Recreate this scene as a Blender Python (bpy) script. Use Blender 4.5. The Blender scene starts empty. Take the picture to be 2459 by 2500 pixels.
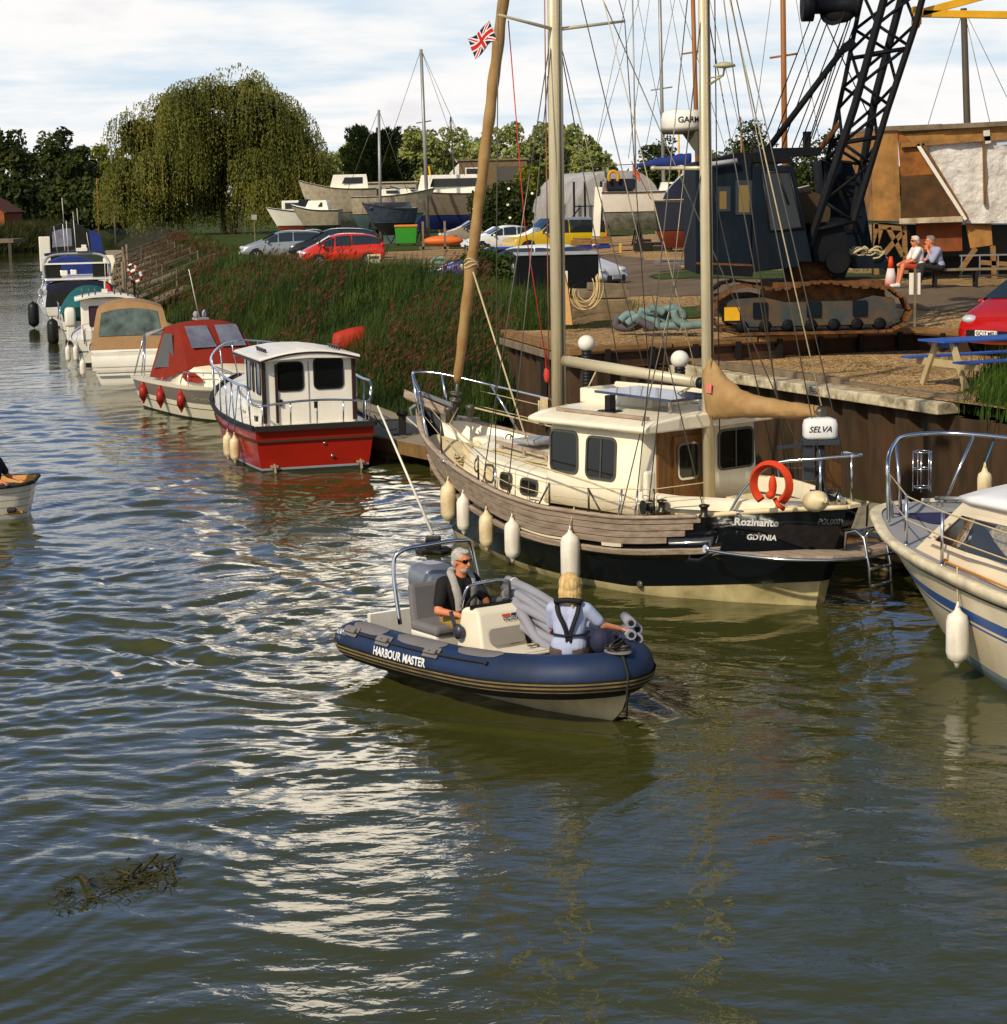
import bpy, math, random, numpy as np
from mathutils import Vector, Matrix, Euler, noise as mnoise
R = math.radians
random.seed(7); rng = np.random.default_rng(7)
col = bpy.context.scene.collection
scn = bpy.context.scene
# ------------------------------------------------------------------ camera
FPX, CX, CY, CAMH = 5000.0, 1229.5, 1250.0, 5.0
PITCH = math.atan(770/5000); ROLL = R(-1.2)
cd = bpy.data.cameras.new('camera'); cam = bpy.data.objects.new('camera', cd); col.objects.link(cam)
CAMROT = Matrix.Rotation(math.pi/2-PITCH, 3, 'X') @ Matrix.Rotation(ROLL, 3, 'Z')
cam.matrix_world = Matrix.Translation((0,0,CAMH)) @ CAMROT.to_4x4()
cd.sensor_fit = 'HORIZONTAL'; cd.sensor_width = 36; cd.lens = 36*FPX/2459
cd.clip_start = 0.5; cd.clip_end = 4000
scn.camera = cam
def _ray(x, y): return CAMROT @ Vector(((x-CX)/FPX, -(y-CY)/FPX, -1))
def at(x, y, z=0.0):
    r = _ray(x, y); t = (z-CAMH)/r.z; return Vector((r.x*t, r.y*t, z))
def aty(x, y, Y):
    r = _ray(x, y); t = Y/r.y; return Vector((r.x*t, Y, CAMH+r.z*t))
# ------------------------------------------------------------------ world
SUN_EL, SUN_AZ = R(38), R(215)          # azimuth clockwise from +Y (view direction)
w = bpy.data.worlds.new('World'); scn.world = w; w.use_nodes = True
nt = w.node_tree; N = nt.nodes; L = nt.links; N.clear()
def nd(t, **k):
    n = N.new(t)
    for a, b in k.items(): setattr(n, a, b)
    return n
def mth(op, a, b=None, c=None, clamp=False):
    n = nd('ShaderNodeMath', operation=op); n.use_clamp = clamp
    for i, v in enumerate((a, b, c)):
        if v is None: continue
        if isinstance(v, (int, float)): n.inputs[i].default_value = v
        else: L.new(v, n.inputs[i])
    return n.outputs[0]
def mixc(f, a, b):
    n = nd('ShaderNodeMix', data_type='RGBA'); 
    for s, v in ((n.inputs[0], f), (n.inputs[6], a), (n.inputs[7], b)):
        if isinstance(v, (int, float)): s.default_value = v
        elif isinstance(v, tuple): s.default_value = (*v, 1)
        else: L.new(v, s)
    return n.outputs[2]
def sstep(v, lo, hi):
    n = nd('ShaderNodeMapRange', interpolation_type='SMOOTHSTEP')
    L.new(v, n.inputs[0]); n.inputs[1].default_value = lo; n.inputs[2].default_value = hi
    return n.outputs[0]
tc = nd('ShaderNodeTexCoord'); sp = nd('ShaderNodeSeparateXYZ'); L.new(tc.outputs['Generated'], sp.inputs[0])
X, Y, Z = sp.outputs
sky = nd('ShaderNodeTexSky', sky_type='NISHITA'); sky.sun_disc = False
sky.sun_elevation = SUN_EL; sky.sun_rotation = SUN_AZ; sky.air_density = 1.0; sky.dust_density = 1.5; sky.ozone_density = 2.0
base = nd('ShaderNodeVectorMath', operation='SCALE'); L.new(sky.outputs[0], base.inputs[0]); base.inputs[3].default_value = 0.10
# cloud layer seen in perspective
zz = mth('ADD', mth('MAXIMUM', Z, 0.0), 0.045)
cv = nd('ShaderNodeCombineXYZ'); L.new(mth('DIVIDE', X, zz), cv.inputs[0]); L.new(mth('DIVIDE', Y, zz), cv.inputs[1])
def noise(vec, scale, det=5, rough=.55, off=0):
    m = nd('ShaderNodeMapping'); m.inputs['Location'].default_value = (off, off*.7, off*.3); L.new(vec, m.inputs[0])
    n = nd('ShaderNodeTexNoise'); n.inputs['Scale'].default_value = scale; n.inputs['Detail'].default_value = det
    n.inputs['Roughness'].default_value = rough; L.new(m.outputs[0], n.inputs[0]); return n.outputs[0]
n1 = noise(cv.outputs[0], .55, 6, .6, 3.1); n2 = noise(cv.outputs[0], .22, 4, .5, 11)
av = nd('ShaderNodeCombineXYZ'); L.new(mth('MULTIPLY', X, 9), av.inputs[0]); L.new(mth('MULTIPLY', Z, 30), av.inputs[1])
n3 = noise(av.outputs[0], 1.0, 6, .55, 5)
# low, near white band of thin cloud over pale blue
lowc = mixc(sstep(mth('ADD', mth('MULTIPLY', n1, .55), mth('MULTIPLY', n3, .5)), .38, .58), (.66,.79,.90), (1.0,.985,.97))
lowc = mixc(mth('MULTIPLY', sstep(n3, .56, .70), .35), lowc, (.62,.60,.68))
# higher: deep blue with heaped bright cloud, one big bank ahead slightly left
azs = mth('DIVIDE', X, mth('MAXIMUM', Y, .05))
def bump(v, c, wd): return mth('POWER', 2.718, mth('MULTIPLY', mth('POWER', mth('ABSOLUTE', mth('DIVIDE', mth('SUBTRACT', v, c), wd)), 2.0), -1.0))
bank = mth('MULTIPLY', bump(azs, -.08, .06), bump(Z, .24, .068))
bank2 = mth('MULTIPLY', bump(azs, -.19, .07), bump(Z, .17, .035))
bk = mth('ADD', mth('ADD', bank, mth('MULTIPLY', bank2, .5)), mth('MULTIPLY', mth('SUBTRACT', n3, .5), 1.1))
hi = mixc(sstep(Z, .25, .45), (.17,.33,.72), (.07,.13,.24))
hi = mixc(sstep(n2, .56, .68), hi, (1.2,1.15,1.1))
front = sstep(Y, .3, .7)
hi = mixc(sstep(bk, .35, .62), hi, (3.5,3.1,2.5))
hib = nd('ShaderNodeVectorMath', operation='ADD'); L.new(base.outputs[0], hib.inputs[0])
gen = mixc(sstep(n2, .48, .62), base.outputs[0], (.72,.68,.62))
hi2 = mixc(front, gen, hi)
fin = mixc(sstep(Z, .13, .21), lowc, hi2)
fin = mixc(sstep(Z, .55, .8), fin, gen)
bg = nd('ShaderNodeBackground'); L.new(fin, bg.inputs[0]); bg.inputs[1].default_value = 1.0
ou = nd('ShaderNodeOutputWorld'); L.new(bg.outputs[0], ou.inputs[0])
# ------------------------------------------------------------------ sun
sd = bpy.data.lights.new('sun', 'SUN'); sd.energy = 3.9; sd.angle = R(1.0); sd.color = (1.0, .885, .68)
so = bpy.data.objects.new('sun', sd); col.objects.link(so)
sv = Vector((math.sin(SUN_AZ)*math.cos(SUN_EL), math.cos(SUN_AZ)*math.cos(SUN_EL), math.sin(SUN_EL)))
so.rotation_euler = sv.to_track_quat('Z', 'Y').to_euler(); so.location = sv*50
scn.view_settings.view_transform = 'Standard'; scn.view_settings.look = 'None'
scn.view_settings.exposure = 0.0; scn.view_settings.gamma = 1.0
scn.render.engine = 'CYCLES'; scn.cycles.max_bounces = 8; scn.cycles.transparent_max_bounces = 12
scn.cycles.sample_clamp_indirect = 6.0

# ------------------------------------------------------------------ materials
def lin(c):
    return tuple(((v/255)/12.92 if v/255 <= .04045 else ((v/255+.055)/1.055)**2.4) for v in c)
MT = {}
def mat(name, c, rough=.6, metal=0.0, var=.15, scale=3.0, bump=0.0, c2=None, spec=.32, trans=0, alpha=1, coat=0, stretch=(1,1,1), bscale=None, dirt=0):
    """c: sRGB 0..255 colour; noise-varied towards c2 (default a darker tone)"""
    if name in MT: return MT[name]
    m = bpy.data.materials.new(name); m.use_nodes = True; t = m.node_tree; n = t.nodes; l = t.links
    b = n['Principled BSDF']; c = lin(c); c2 = lin(c2) if c2 else tuple(v*.55 for v in c)
    b.inputs['Metallic'].default_value = metal; b.inputs['Specular IOR Level'].default_value = spec
    b.inputs['Transmission Weight'].default_value = trans; b.inputs['Alpha'].default_value = alpha
    b.inputs['Coat Weight'].default_value = coat
    tc = n.new('ShaderNodeTexCoord'); mp = n.new('ShaderNodeMapping'); mp.inputs['Scale'].default_value = stretch
    l.new(tc.outputs['Object'], mp.inputs[0])
    nz = n.new('ShaderNodeTexNoise'); nz.inputs['Scale'].default_value = scale; nz.inputs['Detail'].default_value = 6; nz.inputs['Roughness'].default_value = .62
    l.new(mp.outputs[0], nz.inputs[0])
    mr = n.new('ShaderNodeMapRange'); mr.inputs[1].default_value = .38; mr.inputs[2].default_value = .72
    mr.inputs[3].default_value = 0; mr.inputs[4].default_value = min(1, var*2.2); l.new(nz.outputs[0], mr.inputs[0])
    mx = n.new('ShaderNodeMix'); mx.data_type = 'RGBA'; mx.inputs[6].default_value = (*c,1); mx.inputs[7].default_value = (*c2,1)
    l.new(mr.outputs[0], mx.inputs[0]); outc = mx.outputs[2]
    if dirt:
        n2 = n.new('ShaderNodeTexNoise'); n2.inputs['Scale'].default_value = 1.3; n2.inputs['Detail'].default_value = 8; n2.inputs['Roughness'].default_value = .7
        m2 = n.new('ShaderNodeMapping'); m2.inputs['Scale'].default_value = (4,4,.7); l.new(tc.outputs['Object'], m2.inputs[0]); l.new(m2.outputs[0], n2.inputs[0])
        r2 = n.new('ShaderNodeMapRange'); r2.inputs[1].default_value = .5; r2.inputs[2].default_value = .75; r2.inputs[4].default_value = dirt; l.new(n2.outputs[0], r2.inputs[0])
        x2 = n.new('ShaderNodeMix'); x2.data_type = 'RGBA'; x2.inputs[7].default_value = (.09,.06,.025,1)
        l.new(r2.outputs[0], x2.inputs[0]); l.new(outc, x2.inputs[6]); outc = x2.outputs[2]
    l.new(outc, b.inputs['Base Color'])
    rr = n.new('ShaderNodeMapRange'); rr.inputs[3].default_value = max(.02, rough*.85); rr.inputs[4].default_value = min(1, rough*1.2); l.new(nz.outputs[0], rr.inputs[0]); l.new(rr.outputs[0], b.inputs['Roughness'])
    if bump:
        bz = n.new('ShaderNodeTexNoise'); bz.inputs['Scale'].default_value = bscale or scale*4; bz.inputs['Detail'].default_value = 4; l.new(mp.outputs[0], bz.inputs[0])
        bp = n.new('ShaderNodeBump'); bp.inputs['Strength'].default_value = 1; bp.inputs['Distance'].default_value = bump; l.new(bz.outputs[0], bp.inputs['Height']); l.new(bp.outputs[0], b.inputs['Normal'])
    m.diffuse_color = (*c,1); MT[name] = m; return m
def glass(name='dark_glass', c=(17,19,17), rough=.09):
    return mat(name, c, rough, 0, .2, 1.5, spec=.5, coat=.15)
def clearglass(name='clear_glass', tint=(.75,.8,.8)):
    if name in MT: return MT[name]
    m = bpy.data.materials.new(name); m.use_nodes = True; t = m.node_tree; n = t.nodes; l = t.links; n.clear()
    o = n.new('ShaderNodeOutputMaterial'); g = n.new('ShaderNodeBsdfGlossy'); g.inputs['Roughness'].default_value = .03
    tr = n.new('ShaderNodeBsdfTransparent'); tr.inputs[0].default_value = (*tint,1); f = n.new('ShaderNodeFresnel'); f.inputs[0].default_value = 1.6
    x = n.new('ShaderNodeMixShader'); l.new(f.outputs[0], x.inputs[0]); l.new(tr.outputs[0], x.inputs[1]); l.new(g.outputs[0], x.inputs[2]); l.new(x.outputs[0], o.inputs[0])
    MT[name] = m; return m
def leafmat(name, c, c2, c3=None, scale=.6):
    """foliage: colour varied clump to clump, a little light through the leaf"""
    if name in MT: return MT[name]
    m = bpy.data.materials.new(name); m.use_nodes = True; t = m.node_tree; n = t.nodes; l = t.links
    b = n['Principled BSDF']; b.inputs['Roughness'].default_value = .6; b.inputs['Specular IOR Level'].default_value = .25
    tc = n.new('ShaderNodeTexCoord'); nz = n.new('ShaderNodeTexNoise'); nz.inputs['Scale'].default_value = scale; nz.inputs['Detail'].default_value = 5
    l.new(tc.outputs['Object'], nz.inputs[0]); cr = n.new('ShaderNodeValToRGB'); e = cr.color_ramp.elements
    e[0].position = .36; e[0].color = (*lin(c),1); e[1].position = .64; e[1].color = (*lin(c2),1)
    if c3: q = e.new(.74); q.color = (*lin(c3),1)
    l.new(nz.outputs[0], cr.inputs[0]); l.new(cr.outputs[0], b.inputs['Base Color'])
    tr = n.new('ShaderNodeBsdfTranslucent'); l.new(cr.outputs[0], tr.inputs[0]); ms = n.new('ShaderNodeMixShader'); ms.inputs[0].default_value = .3
    l.new(b.outputs[0], ms.inputs[1]); l.new(tr.outputs[0], ms.inputs[2]); l.new(ms.outputs[0], n['Material Output'].inputs[0])
    MT[name] = m; return m

# ------------------------------------------------------------------ mesh helpers
class MB:
    def __init__(s): s.v = []; s.f = []; s.m = []; s.s = []
    def add(s, v, f, mi=0, sm=False):
        o = len(s.v); s.v += [tuple(p) for p in v]
        for q in f: s.f.append(tuple(i+o for i in q)); s.m.append(mi); s.s.append(sm)
        return s
    def box(s, c, d, rot=None, mi=0, taper=1.0):
        hx, hy, hz = d[0]/2, d[1]/2, d[2]/2
        v = [Vector((x*hx*(taper if z>0 else 1), y*hy*(taper if z>0 else 1), z*hz)) for z in (-1,1) for x, y in ((-1,-1),(1,-1),(1,1),(-1,1))]
        if rot is not None:
            m = rot if isinstance(rot, Matrix) else Euler(rot).to_matrix(); v = [m@p for p in v]
        c = Vector(c); v = [p+c for p in v]
        return s.add(v, [(3,2,1,0),(4,5,6,7),(0,1,5,4),(1,2,6,5),(2,3,7,6),(3,0,4,7)], mi)
    def bar(s, a, b, w, h, mi=0, up=(0,0,1)):
        """rectangular bar from a to b; w across, h along up"""
        a, b = Vector(a), Vector(b); d = (b-a); ln = d.length; d.normalize(); u = Vector(up); x = d.cross(u)
        if x.length < 1e-4: x = d.cross(Vector((0,1,0)))
        x.normalize(); u = x.cross(d).normalized(); m = Matrix((d, -x, u)).transposed()
        return s.box((a+b)/2, (ln, w, h), m, mi)
    def tube(s, pts, r, n=8, mi=0, closed=False, caps=True, sm=True, flat=1.0):
        P = [Vector(p) for p in pts]; k = len(P); rs = r if isinstance(r, (list, tuple)) else [r]*k
        T = []
        for i in range(k):
            a = P[(i-1) % k] if closed or i else P[0]; b = P[(i+1) % k] if closed or i < k-1 else P[-1]
            t = (b-a); T.append(t.normalized() if t.length > 1e-9 else Vector((0,0,1)))
        u = T[0].cross(Vector((0,0,1)))
        if u.length < .05: u = T[0].cross(Vector((0,1,0)))
        u.normalize(); rings = []
        for i in range(k):
            u = (u - T[i]*u.dot(T[i])); u = u.normalized() if u.length > 1e-6 else T[i].orthogonal().normalized()
            q = T[i].cross(u)
            rings.append([P[i] + (u*math.cos(2*math.pi*j/n) + q*math.sin(2*math.pi*j/n)*flat)*rs[i] for j in range(n)])
        return s.loft(rings, True, closed, mi, sm, caps and not closed)
    def loft(s, rings, cu=True, cv=False, mi=0, sm=True, caps=False, mfn=None):
        n = len(rings[0]); k = len(rings); o = len(s.v)
        for r_ in rings: s.v += [tuple(p) for p in r_]
        for i in range(k if cv else k-1):
            for j in range(n if cu else n-1):
                a = i*n+j; b = i*n+(j+1) % n; c = ((i+1) % k)*n+(j+1) % n; d = ((i+1) % k)*n+j
                s.f.append((o+a,o+b,o+c,o+d)); s.m.append(mfn(i, j) if mfn else mi); s.s.append(sm)
        if caps:
            s.f.append(tuple(o+j for j in range(n))[::-1]); s.m.append(mi); s.s.append(False)
            s.f.append(tuple(o+(k-1)*n+j for j in range(n))); s.m.append(mi); s.s.append(False)
        return s
    def lathe(s, prof, c=(0,0,0), n=16, mi=0, axis=(0,0,1), sm=True):
        a = Vector(axis).normalized(); u = a.orthogonal().normalized(); q = a.cross(u); c = Vector(c)
        rings = [[c + a*z + (u*math.cos(2*math.pi*j/n)+q*math.sin(2*math.pi*j/n))*max(r,1e-4) for j in range(n)] for r, z in prof]
        return s.loft(rings, True, False, mi, sm, True)
    def ell(s, c, r, rot=None, n=12, k=8, mi=0):
        c = Vector(c); m = (rot if isinstance(rot, Matrix) else Euler(rot).to_matrix()) if rot is not None else None; rings = []
        for i in range(k+1):
            ph = -math.pi/2 + math.pi*i/k; ring = []
            for j in range(n):
                th = 2*math.pi*j/n; p = Vector((r[0]*math.cos(ph)*math.cos(th), r[1]*math.cos(ph)*math.sin(th), r[2]*math.sin(ph)))
                if abs(math.cos(ph)) < 1e-6: p = Vector((r[0]*1e-4*math.cos(th), r[1]*1e-4*math.sin(th), r[2]*math.sin(ph)))
                ring.append(c + (m@p if m else p))
            rings.append(ring)
        return s.loft(rings, True, False, mi, True, True)
    def prism(s, pts, d, mi=0, sm=False):
        """pts: 3d outline, d: thickness vector"""
        n = len(pts); P = [Vector(p) for p in pts]; d = Vector(d)
        v = P + [p+d for p in P]
        return s.add(v, [tuple(range(n))[::-1], tuple(range(n, 2*n))] + [(i,(i+1)%n,(i+1)%n+n,i+n) for i in range(n)], mi, sm)
    def xf(s, M, start=0):
        for i in range(start, len(s.v)): s.v[i] = tuple(M @ Vector(s.v[i]))
        return s
    def build(s, name, mats, parent=None, loc=None, rz=0, bevel=0, seg=2, smooth_all=False):
        me = bpy.data.meshes.new(name); me.from_pydata(s.v, [], s.f)
        if not isinstance(mats, (list, tuple)): mats = [mats]
        for m in mats: me.materials.append(m)
        me.polygons.foreach_set('material_index', s.m); me.polygons.foreach_set('use_smooth', [True]*len(s.f) if smooth_all else s.s)
        me.update(); me.validate()
        o = bpy.data.objects.new(name, me); col.objects.link(o)
        if parent is not None: o.parent = parent
        if loc is not None: o.location = loc
        if rz: o.rotation_euler.z = rz
        if bevel:
            b = o.modifiers.new('bevel', 'BEVEL'); b.width = bevel; b.segments = seg; b.limit_method = 'ANGLE'; b.angle_limit = R(35); b.use_clamp_overlap = True
        return o
def tag(o, label=None, cat=None, group=None, kind=None):
    if label: o['label'] = label
    if cat: o['category'] = cat
    if group: o['group'] = group
    if kind: o['kind'] = kind
    return o
def empty(name, loc=(0,0,0), rz=0, rot=None):
    o = bpy.data.objects.new(name, None); col.objects.link(o); o.location = loc; o.empty_display_size = .2
    o.rotation_euler = rot if rot else (0,0,rz); return o
def copy_tree(o, parent=None):
    c = o.copy(); col.objects.link(c); c.parent = parent
    for ch in list(o.children): copy_tree(ch, c)
    return c
def tmesh(txt, size=1.0, bold=0.0, shear=0.0, align='LEFT'):
    """lettering as flat vertex/face lists in xy"""
    cu = bpy.data.curves.new('t', 'FONT'); cu.body = txt; cu.size = size; cu.offset = bold; cu.shear = shear; cu.align_x = align; cu.resolution_u = 3
    o = bpy.data.objects.new('t', cu); col.objects.link(o); dg = bpy.context.evaluated_depsgraph_get()
    me = bpy.data.meshes.new_from_object(o.evaluated_get(dg)); v = [tuple(p.co) for p in me.vertices]; f = [tuple(p.vertices) for p in me.polygons]
    bpy.data.objects.remove(o); bpy.data.curves.remove(cu); bpy.data.meshes.remove(me); return v, f
def text_on(name, txt, size, fn, m, parent, bold=0, shear=0, align='LEFT'):
    """fn maps flat (x, y) to a 3d point on the surface"""
    v, f = tmesh(txt, size, bold, shear, align); b = MB(); b.add([fn(p[0], p[1]) for p in v], f, 0); return b.build(name, m, parent)
def cr(xs, ys, x):
    """smooth (monotone cubic) interpolation"""
    xs = list(xs); ys = list(ys); n = len(xs)
    if x <= xs[0]: return ys[0]
    if x >= xs[-1]: return ys[-1]
    d = [(ys[i+1]-ys[i])/(xs[i+1]-xs[i]) for i in range(n-1)]
    m = [d[0]] + [0 if d[i-1]*d[i] <= 0 else 2*d[i-1]*d[i]/(d[i-1]+d[i]) for i in range(1, n-1)] + [d[-1]]
    i = max(j for j in range(n-1) if xs[j] <= x); h = xs[i+1]-xs[i]; t = (x-xs[i])/h
    return ((1+2*t)*(1-t)**2)*ys[i] + t*(1-t)**2*h*m[i] + t*t*(3-2*t)*ys[i+1] + t*t*(t-1)*h*m[i+1]
def bez(pts, n=12):
    """smooth curve through points (Catmull-Rom)"""
    P = [Vector(p) for p in pts]; out = []
    for i in range(len(P)-1):
        a = P[max(i-1,0)]; b = P[i]; c = P[i+1]; d = P[min(i+2,len(P)-1)]
        for k in range(n):
            t = k/n; out.append(.5*((2*b)+(c-a)*t+(2*a-5*b+4*c-d)*t*t+(3*b-a-3*c+d)*t**3))
    out.append(P[-1]); return out
def sag(a, b, s, n=8):
    a, b = Vector(a), Vector(b); return [a.lerp(b, i/n) - Vector((0,0,4*s*(i/n)*(1-i/n))) for i in range(n+1)]
def npobj(name, verts, faces4, mats, kind=None, midx=None, smooth=False, parent=None):
    """fast quad mesh from numpy arrays"""
    me = bpy.data.meshes.new(name); nv = len(verts); nf = len(faces4)
    me.vertices.add(nv); me.vertices.foreach_set('co', np.asarray(verts, dtype=np.float32).ravel())
    k = faces4.shape[1]; me.loops.add(nf*k); me.loops.foreach_set('vertex_index', faces4.astype(np.int32).ravel())
    me.polygons.add(nf); me.polygons.foreach_set('loop_start', np.arange(nf, dtype=np.int32)*k); me.polygons.foreach_set('loop_total', np.full(nf, k, dtype=np.int32))
    for m in (mats if isinstance(mats, (list, tuple)) else [mats]): me.materials.append(m)
    if midx is not None: me.polygons.foreach_set('material_index', midx.astype(np.int32))
    me.polygons.foreach_set('use_smooth', np.full(nf, smooth)); me.update(calc_edges=True)
    o = bpy.data.objects.new(name, me); col.objects.link(o)
    if parent is not None: o.parent = parent
    if kind: o['kind'] = kind
    return o
# ================================================================== setting
def chan(m, kind):
    return m
# ---- water -------------------------------------------------------
def water_mat():
    m = bpy.data.materials.new('river_water'); m.use_nodes = True; t = m.node_tree; n = t.nodes; l = t.links
    b = n['Principled BSDF']; b.inputs['Roughness'].default_value = .045; b.inputs['IOR'].default_value = 1.36
    b.inputs['Base Color'].default_value = (.044,.046,.010,1)
    tc = n.new('ShaderNodeTexCoord'); mp = n.new('ShaderNodeMapping'); mp.inputs['Scale'].default_value = (1.0,1.6,1); l.new(tc.outputs['Object'], mp.inputs[0])
    z1 = n.new('ShaderNodeTexNoise'); z1.inputs['Scale'].default_value = 5.5; z1.inputs['Detail'].default_value = 3; z1.inputs['Distortion'].default_value = .6; l.new(mp.outputs[0], z1.inputs[0])
    z2 = n.new('ShaderNodeTexNoise'); z2.inputs['Scale'].default_value = 1.4; z2.inputs['Detail'].default_value = 3; l.new(mp.outputs[0], z2.inputs[0])
    z3 = n.new('ShaderNodeTexNoise'); z3.inputs['Scale'].default_value = .16; z3.inputs['Detail'].default_value = 2; l.new(tc.outputs['Object'], z3.inputs[0])
    r3 = n.new('ShaderNodeMapRange'); r3.inputs[1].default_value = .4; r3.inputs[2].default_value = .62; r3.inputs[3].default_value = .3; r3.inputs[4].default_value = 1.0; l.new(z3.outputs[0], r3.inputs[0])
    b1 = n.new('ShaderNodeBump'); b1.inputs['Distance'].default_value = .009; l.new(z1.outputs[0], b1.inputs['Height']); l.new(r3.outputs[0], b1.inputs['Strength'])
    b2 = n.new('ShaderNodeBump'); b2.inputs['Distance'].default_value = .016; l.new(z2.outputs[0], b2.inputs['Height']); l.new(b1.outputs[0], b2.inputs['Normal'])
    l.new(b2.outputs[0], b.inputs['Normal'])
    return m
rows = [-30., -10., 0., 6., 9.]; y = 10.5
while y < 420: rows.append(y); y += max(.012, .78*y*y/10235)
rows = np.array(rows); sc = np.linspace(-1, 1, 760); sc = np.concatenate([[-9,-4,-2,-1.3], sc, [1.3,2,4,9]])
YY, SS = np.meshgrid(rows, sc, indexing='ij'); XX = SS*(0.285*np.maximum(YY,3)+1.2)
H = np.zeros_like(XX); stepy = np.gradient(rows)[:,None]
wx = XX + .35*np.sin(.9*YY+.4*XX) + .2*np.sin(1.7*XX-.6*YY+1); wy = YY + .3*np.sin(1.1*XX+.5*YY) + .15*np.sin(2.3*XX+1.1*YY+2)
nw = 64; lam = np.exp(rng.uniform(np.log(.20), np.log(1.7), nw)); th = rng.normal(0, .75, nw) + np.where(rng.random(nw) < .4, .55, -.25)
left = 1/(1+np.exp((XX+.3+.0*YY)*.9)); far = np.clip((YY-15)/10, 0, 1)
lf = .5+.5*np.sin(.35*XX+.22*YY+1.3)*np.sin(.21*XX-.31*YY+.4)
amp = (.38 + .75*left*np.clip((YY-12)/5,.25,1) + .28*far)*(.55+.75*lf)
for i in range(nw):
    k = 2*np.pi/lam[i]; a = .055*math.sqrt(2/nw)*lam[i]/(2*np.pi)*2.1
    if lam[i] > 1.2: a *= .75
    fade = np.clip((lam[i]/stepy-2.2)/3, 0, 1)
    H += a*fade*np.sin(k*(np.sin(th[i])*wx+np.cos(th[i])*wy)+rng.uniform(0,6.28))*(.6+.4*np.sin(.5*XX*np.cos(i)+.4*YY*np.sin(i)+i))
H *= amp
# wake of the inflatable: diverging crests astern (towards upper left) and a bow wave
RS = np.array([-1.55, 22.2]); RD = np.array([.645,-.764]); RNn = np.array([.764,.645])
q = (XX-RS[0])*RD[0]+(YY-RS[1])*RD[1]; p = (XX-RS[0])*RNn[0]+(YY-RS[1])*RNn[1]; back = np.maximum(-q, 0)
for sgn in (1,-1):
    dd = sgn*p-(.9+.33*(back))+.13*np.sin(back*1.15+sgn)+.07*np.sin(back*2.9+XX); H += .030*np.exp(-(dd/.75)**2)*np.cos(dd*8.5+back*.6)*(.6+.4*np.sin(back*1.7+p*.8))*np.clip(back/1.5,0,1)*np.exp(-back/14)
dd = np.abs(p)-(.55+.42*np.maximum(4.4-q,0)); H += .03*np.exp(-(dd/.35)**2)*np.cos(dd*9)*np.where((q>-1)&(q<4.6),1,0)*np.exp(-np.maximum(4.4-q,0)/3.5)
H += .010*np.exp(-(p/.7)**2)*np.sin(q*8+3*np.sin(p*5))*np.where(q<0,1,0)*np.exp(-back/9)
H *= np.where(np.abs(SS) > 1.01, 0, 1)*np.where(YY < 9.5, 0, 1)
nr, nc = XX.shape; idx = np.arange(nr*nc).reshape(nr, nc)
F4 = np.stack([idx[:-1,:-1], idx[:-1,1:], idx[1:,1:], idx[1:,:-1]], -1).reshape(-1,4)
npobj('water', np.stack([XX,YY,H],-1).reshape(-1,3), F4, water_mat(), 'structure', smooth=True)

# ---- ground ------------------------------------------------------
PONT_R = [(8.3,24.6),(4.93,30.7),(1.5,36.7),(-1.9,42.6),(-3.1,46.16),(-10.1,70),(-17.2,94.5),(-24.1,128.6),(-38,210),(-50,262)]
def pxr(y): return float(np.interp(y, [p[1] for p in PONT_R], [p[0] for p in PONT_R]))
def g(x, y):
    """height of the yard"""
    a = min(1, max(0, (y-41)/11)); b = min(1, max(0, (x-1)/5)); a = a*a*(3-2*a)
    return 2.12 + .46*a*b + .02*math.sin(x*.7+y*.3)
A_, B_, C_, D_ = (.26,44.2), (1.53,38.5), (8.49,41.95), (11.5,36.6)
def ymin_up(x): return float(np.interp(x, [A_[0],B_[0],C_[0],D_[0]], [A_[1],B_[1],C_[1],D_[1]]))
def ground_mat(name, stops, sc1, dist, sc2=.35):
    m = bpy.data.materials.new(name); m.use_nodes = True; t = m.node_tree; n = t.nodes; l = t.links
    b = n['Principled BSDF']; b.inputs['Roughness'].default_value = .9; b.inputs['Specular IOR Level'].default_value = .2
    tc = n.new('ShaderNodeTexCoord')
    vo = n.new('ShaderNodeTexVoronoi'); vo.inputs['Scale'].default_value = sc1; l.new(tc.outputs['Object'], vo.inputs[0])
    hs = n.new('ShaderNodeSeparateColor'); l.new(vo.outputs['Color'], hs.inputs[0])
    cr_ = n.new('ShaderNodeValToRGB'); e = cr_.color_ramp.elements; e[0].color = (*lin(stops[0]),1); e[1].color = (*lin(stops[-1]),1)
    for i, s in enumerate(stops[1:-1]): q = e.new((i+1)/(len(stops)-1)); q.color = (*lin(s),1)
    l.new(hs.outputs[0], cr_.inputs[0])
    nz = n.new('ShaderNodeTexNoise'); nz.inputs['Scale'].default_value = sc2; nz.inputs['Detail'].default_value = 7; l.new(tc.outputs['Object'], nz.inputs[0])
    mr = n.new('ShaderNodeMapRange'); mr.inputs[1].default_value = .3; mr.inputs[2].default_value = .7; mr.inputs[3].default_value = .58; mr.inputs[4].default_value = 1.2; l.new(nz.outputs[0], mr.inputs[0])
    vm = n.new('ShaderNodeVectorMath'); vm.operation = 'SCALE'; l.new(cr_.outputs[0], vm.inputs[0]); l.new(mr.outputs[0], vm.inputs[3]); l.new(vm.outputs[0], b.inputs['Base Color'])
    bp = n.new('ShaderNodeBump'); bp.inputs['Distance'].default_value = dist; l.new(vo.outputs['Distance'], bp.inputs['Height']); bp.invert = True; l.new(bp.outputs[0], b.inputs['Normal'])
    return m
M_gravel = ground_mat('shingle', [(88,62,34),(150,112,66),(178,140,88),(205,176,128),(120,88,52)], 22, .02)
M_grass = ground_mat('short_grass', [(34,48,12),(62,78,20),(84,96,30)], 30, .03, .9)
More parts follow.
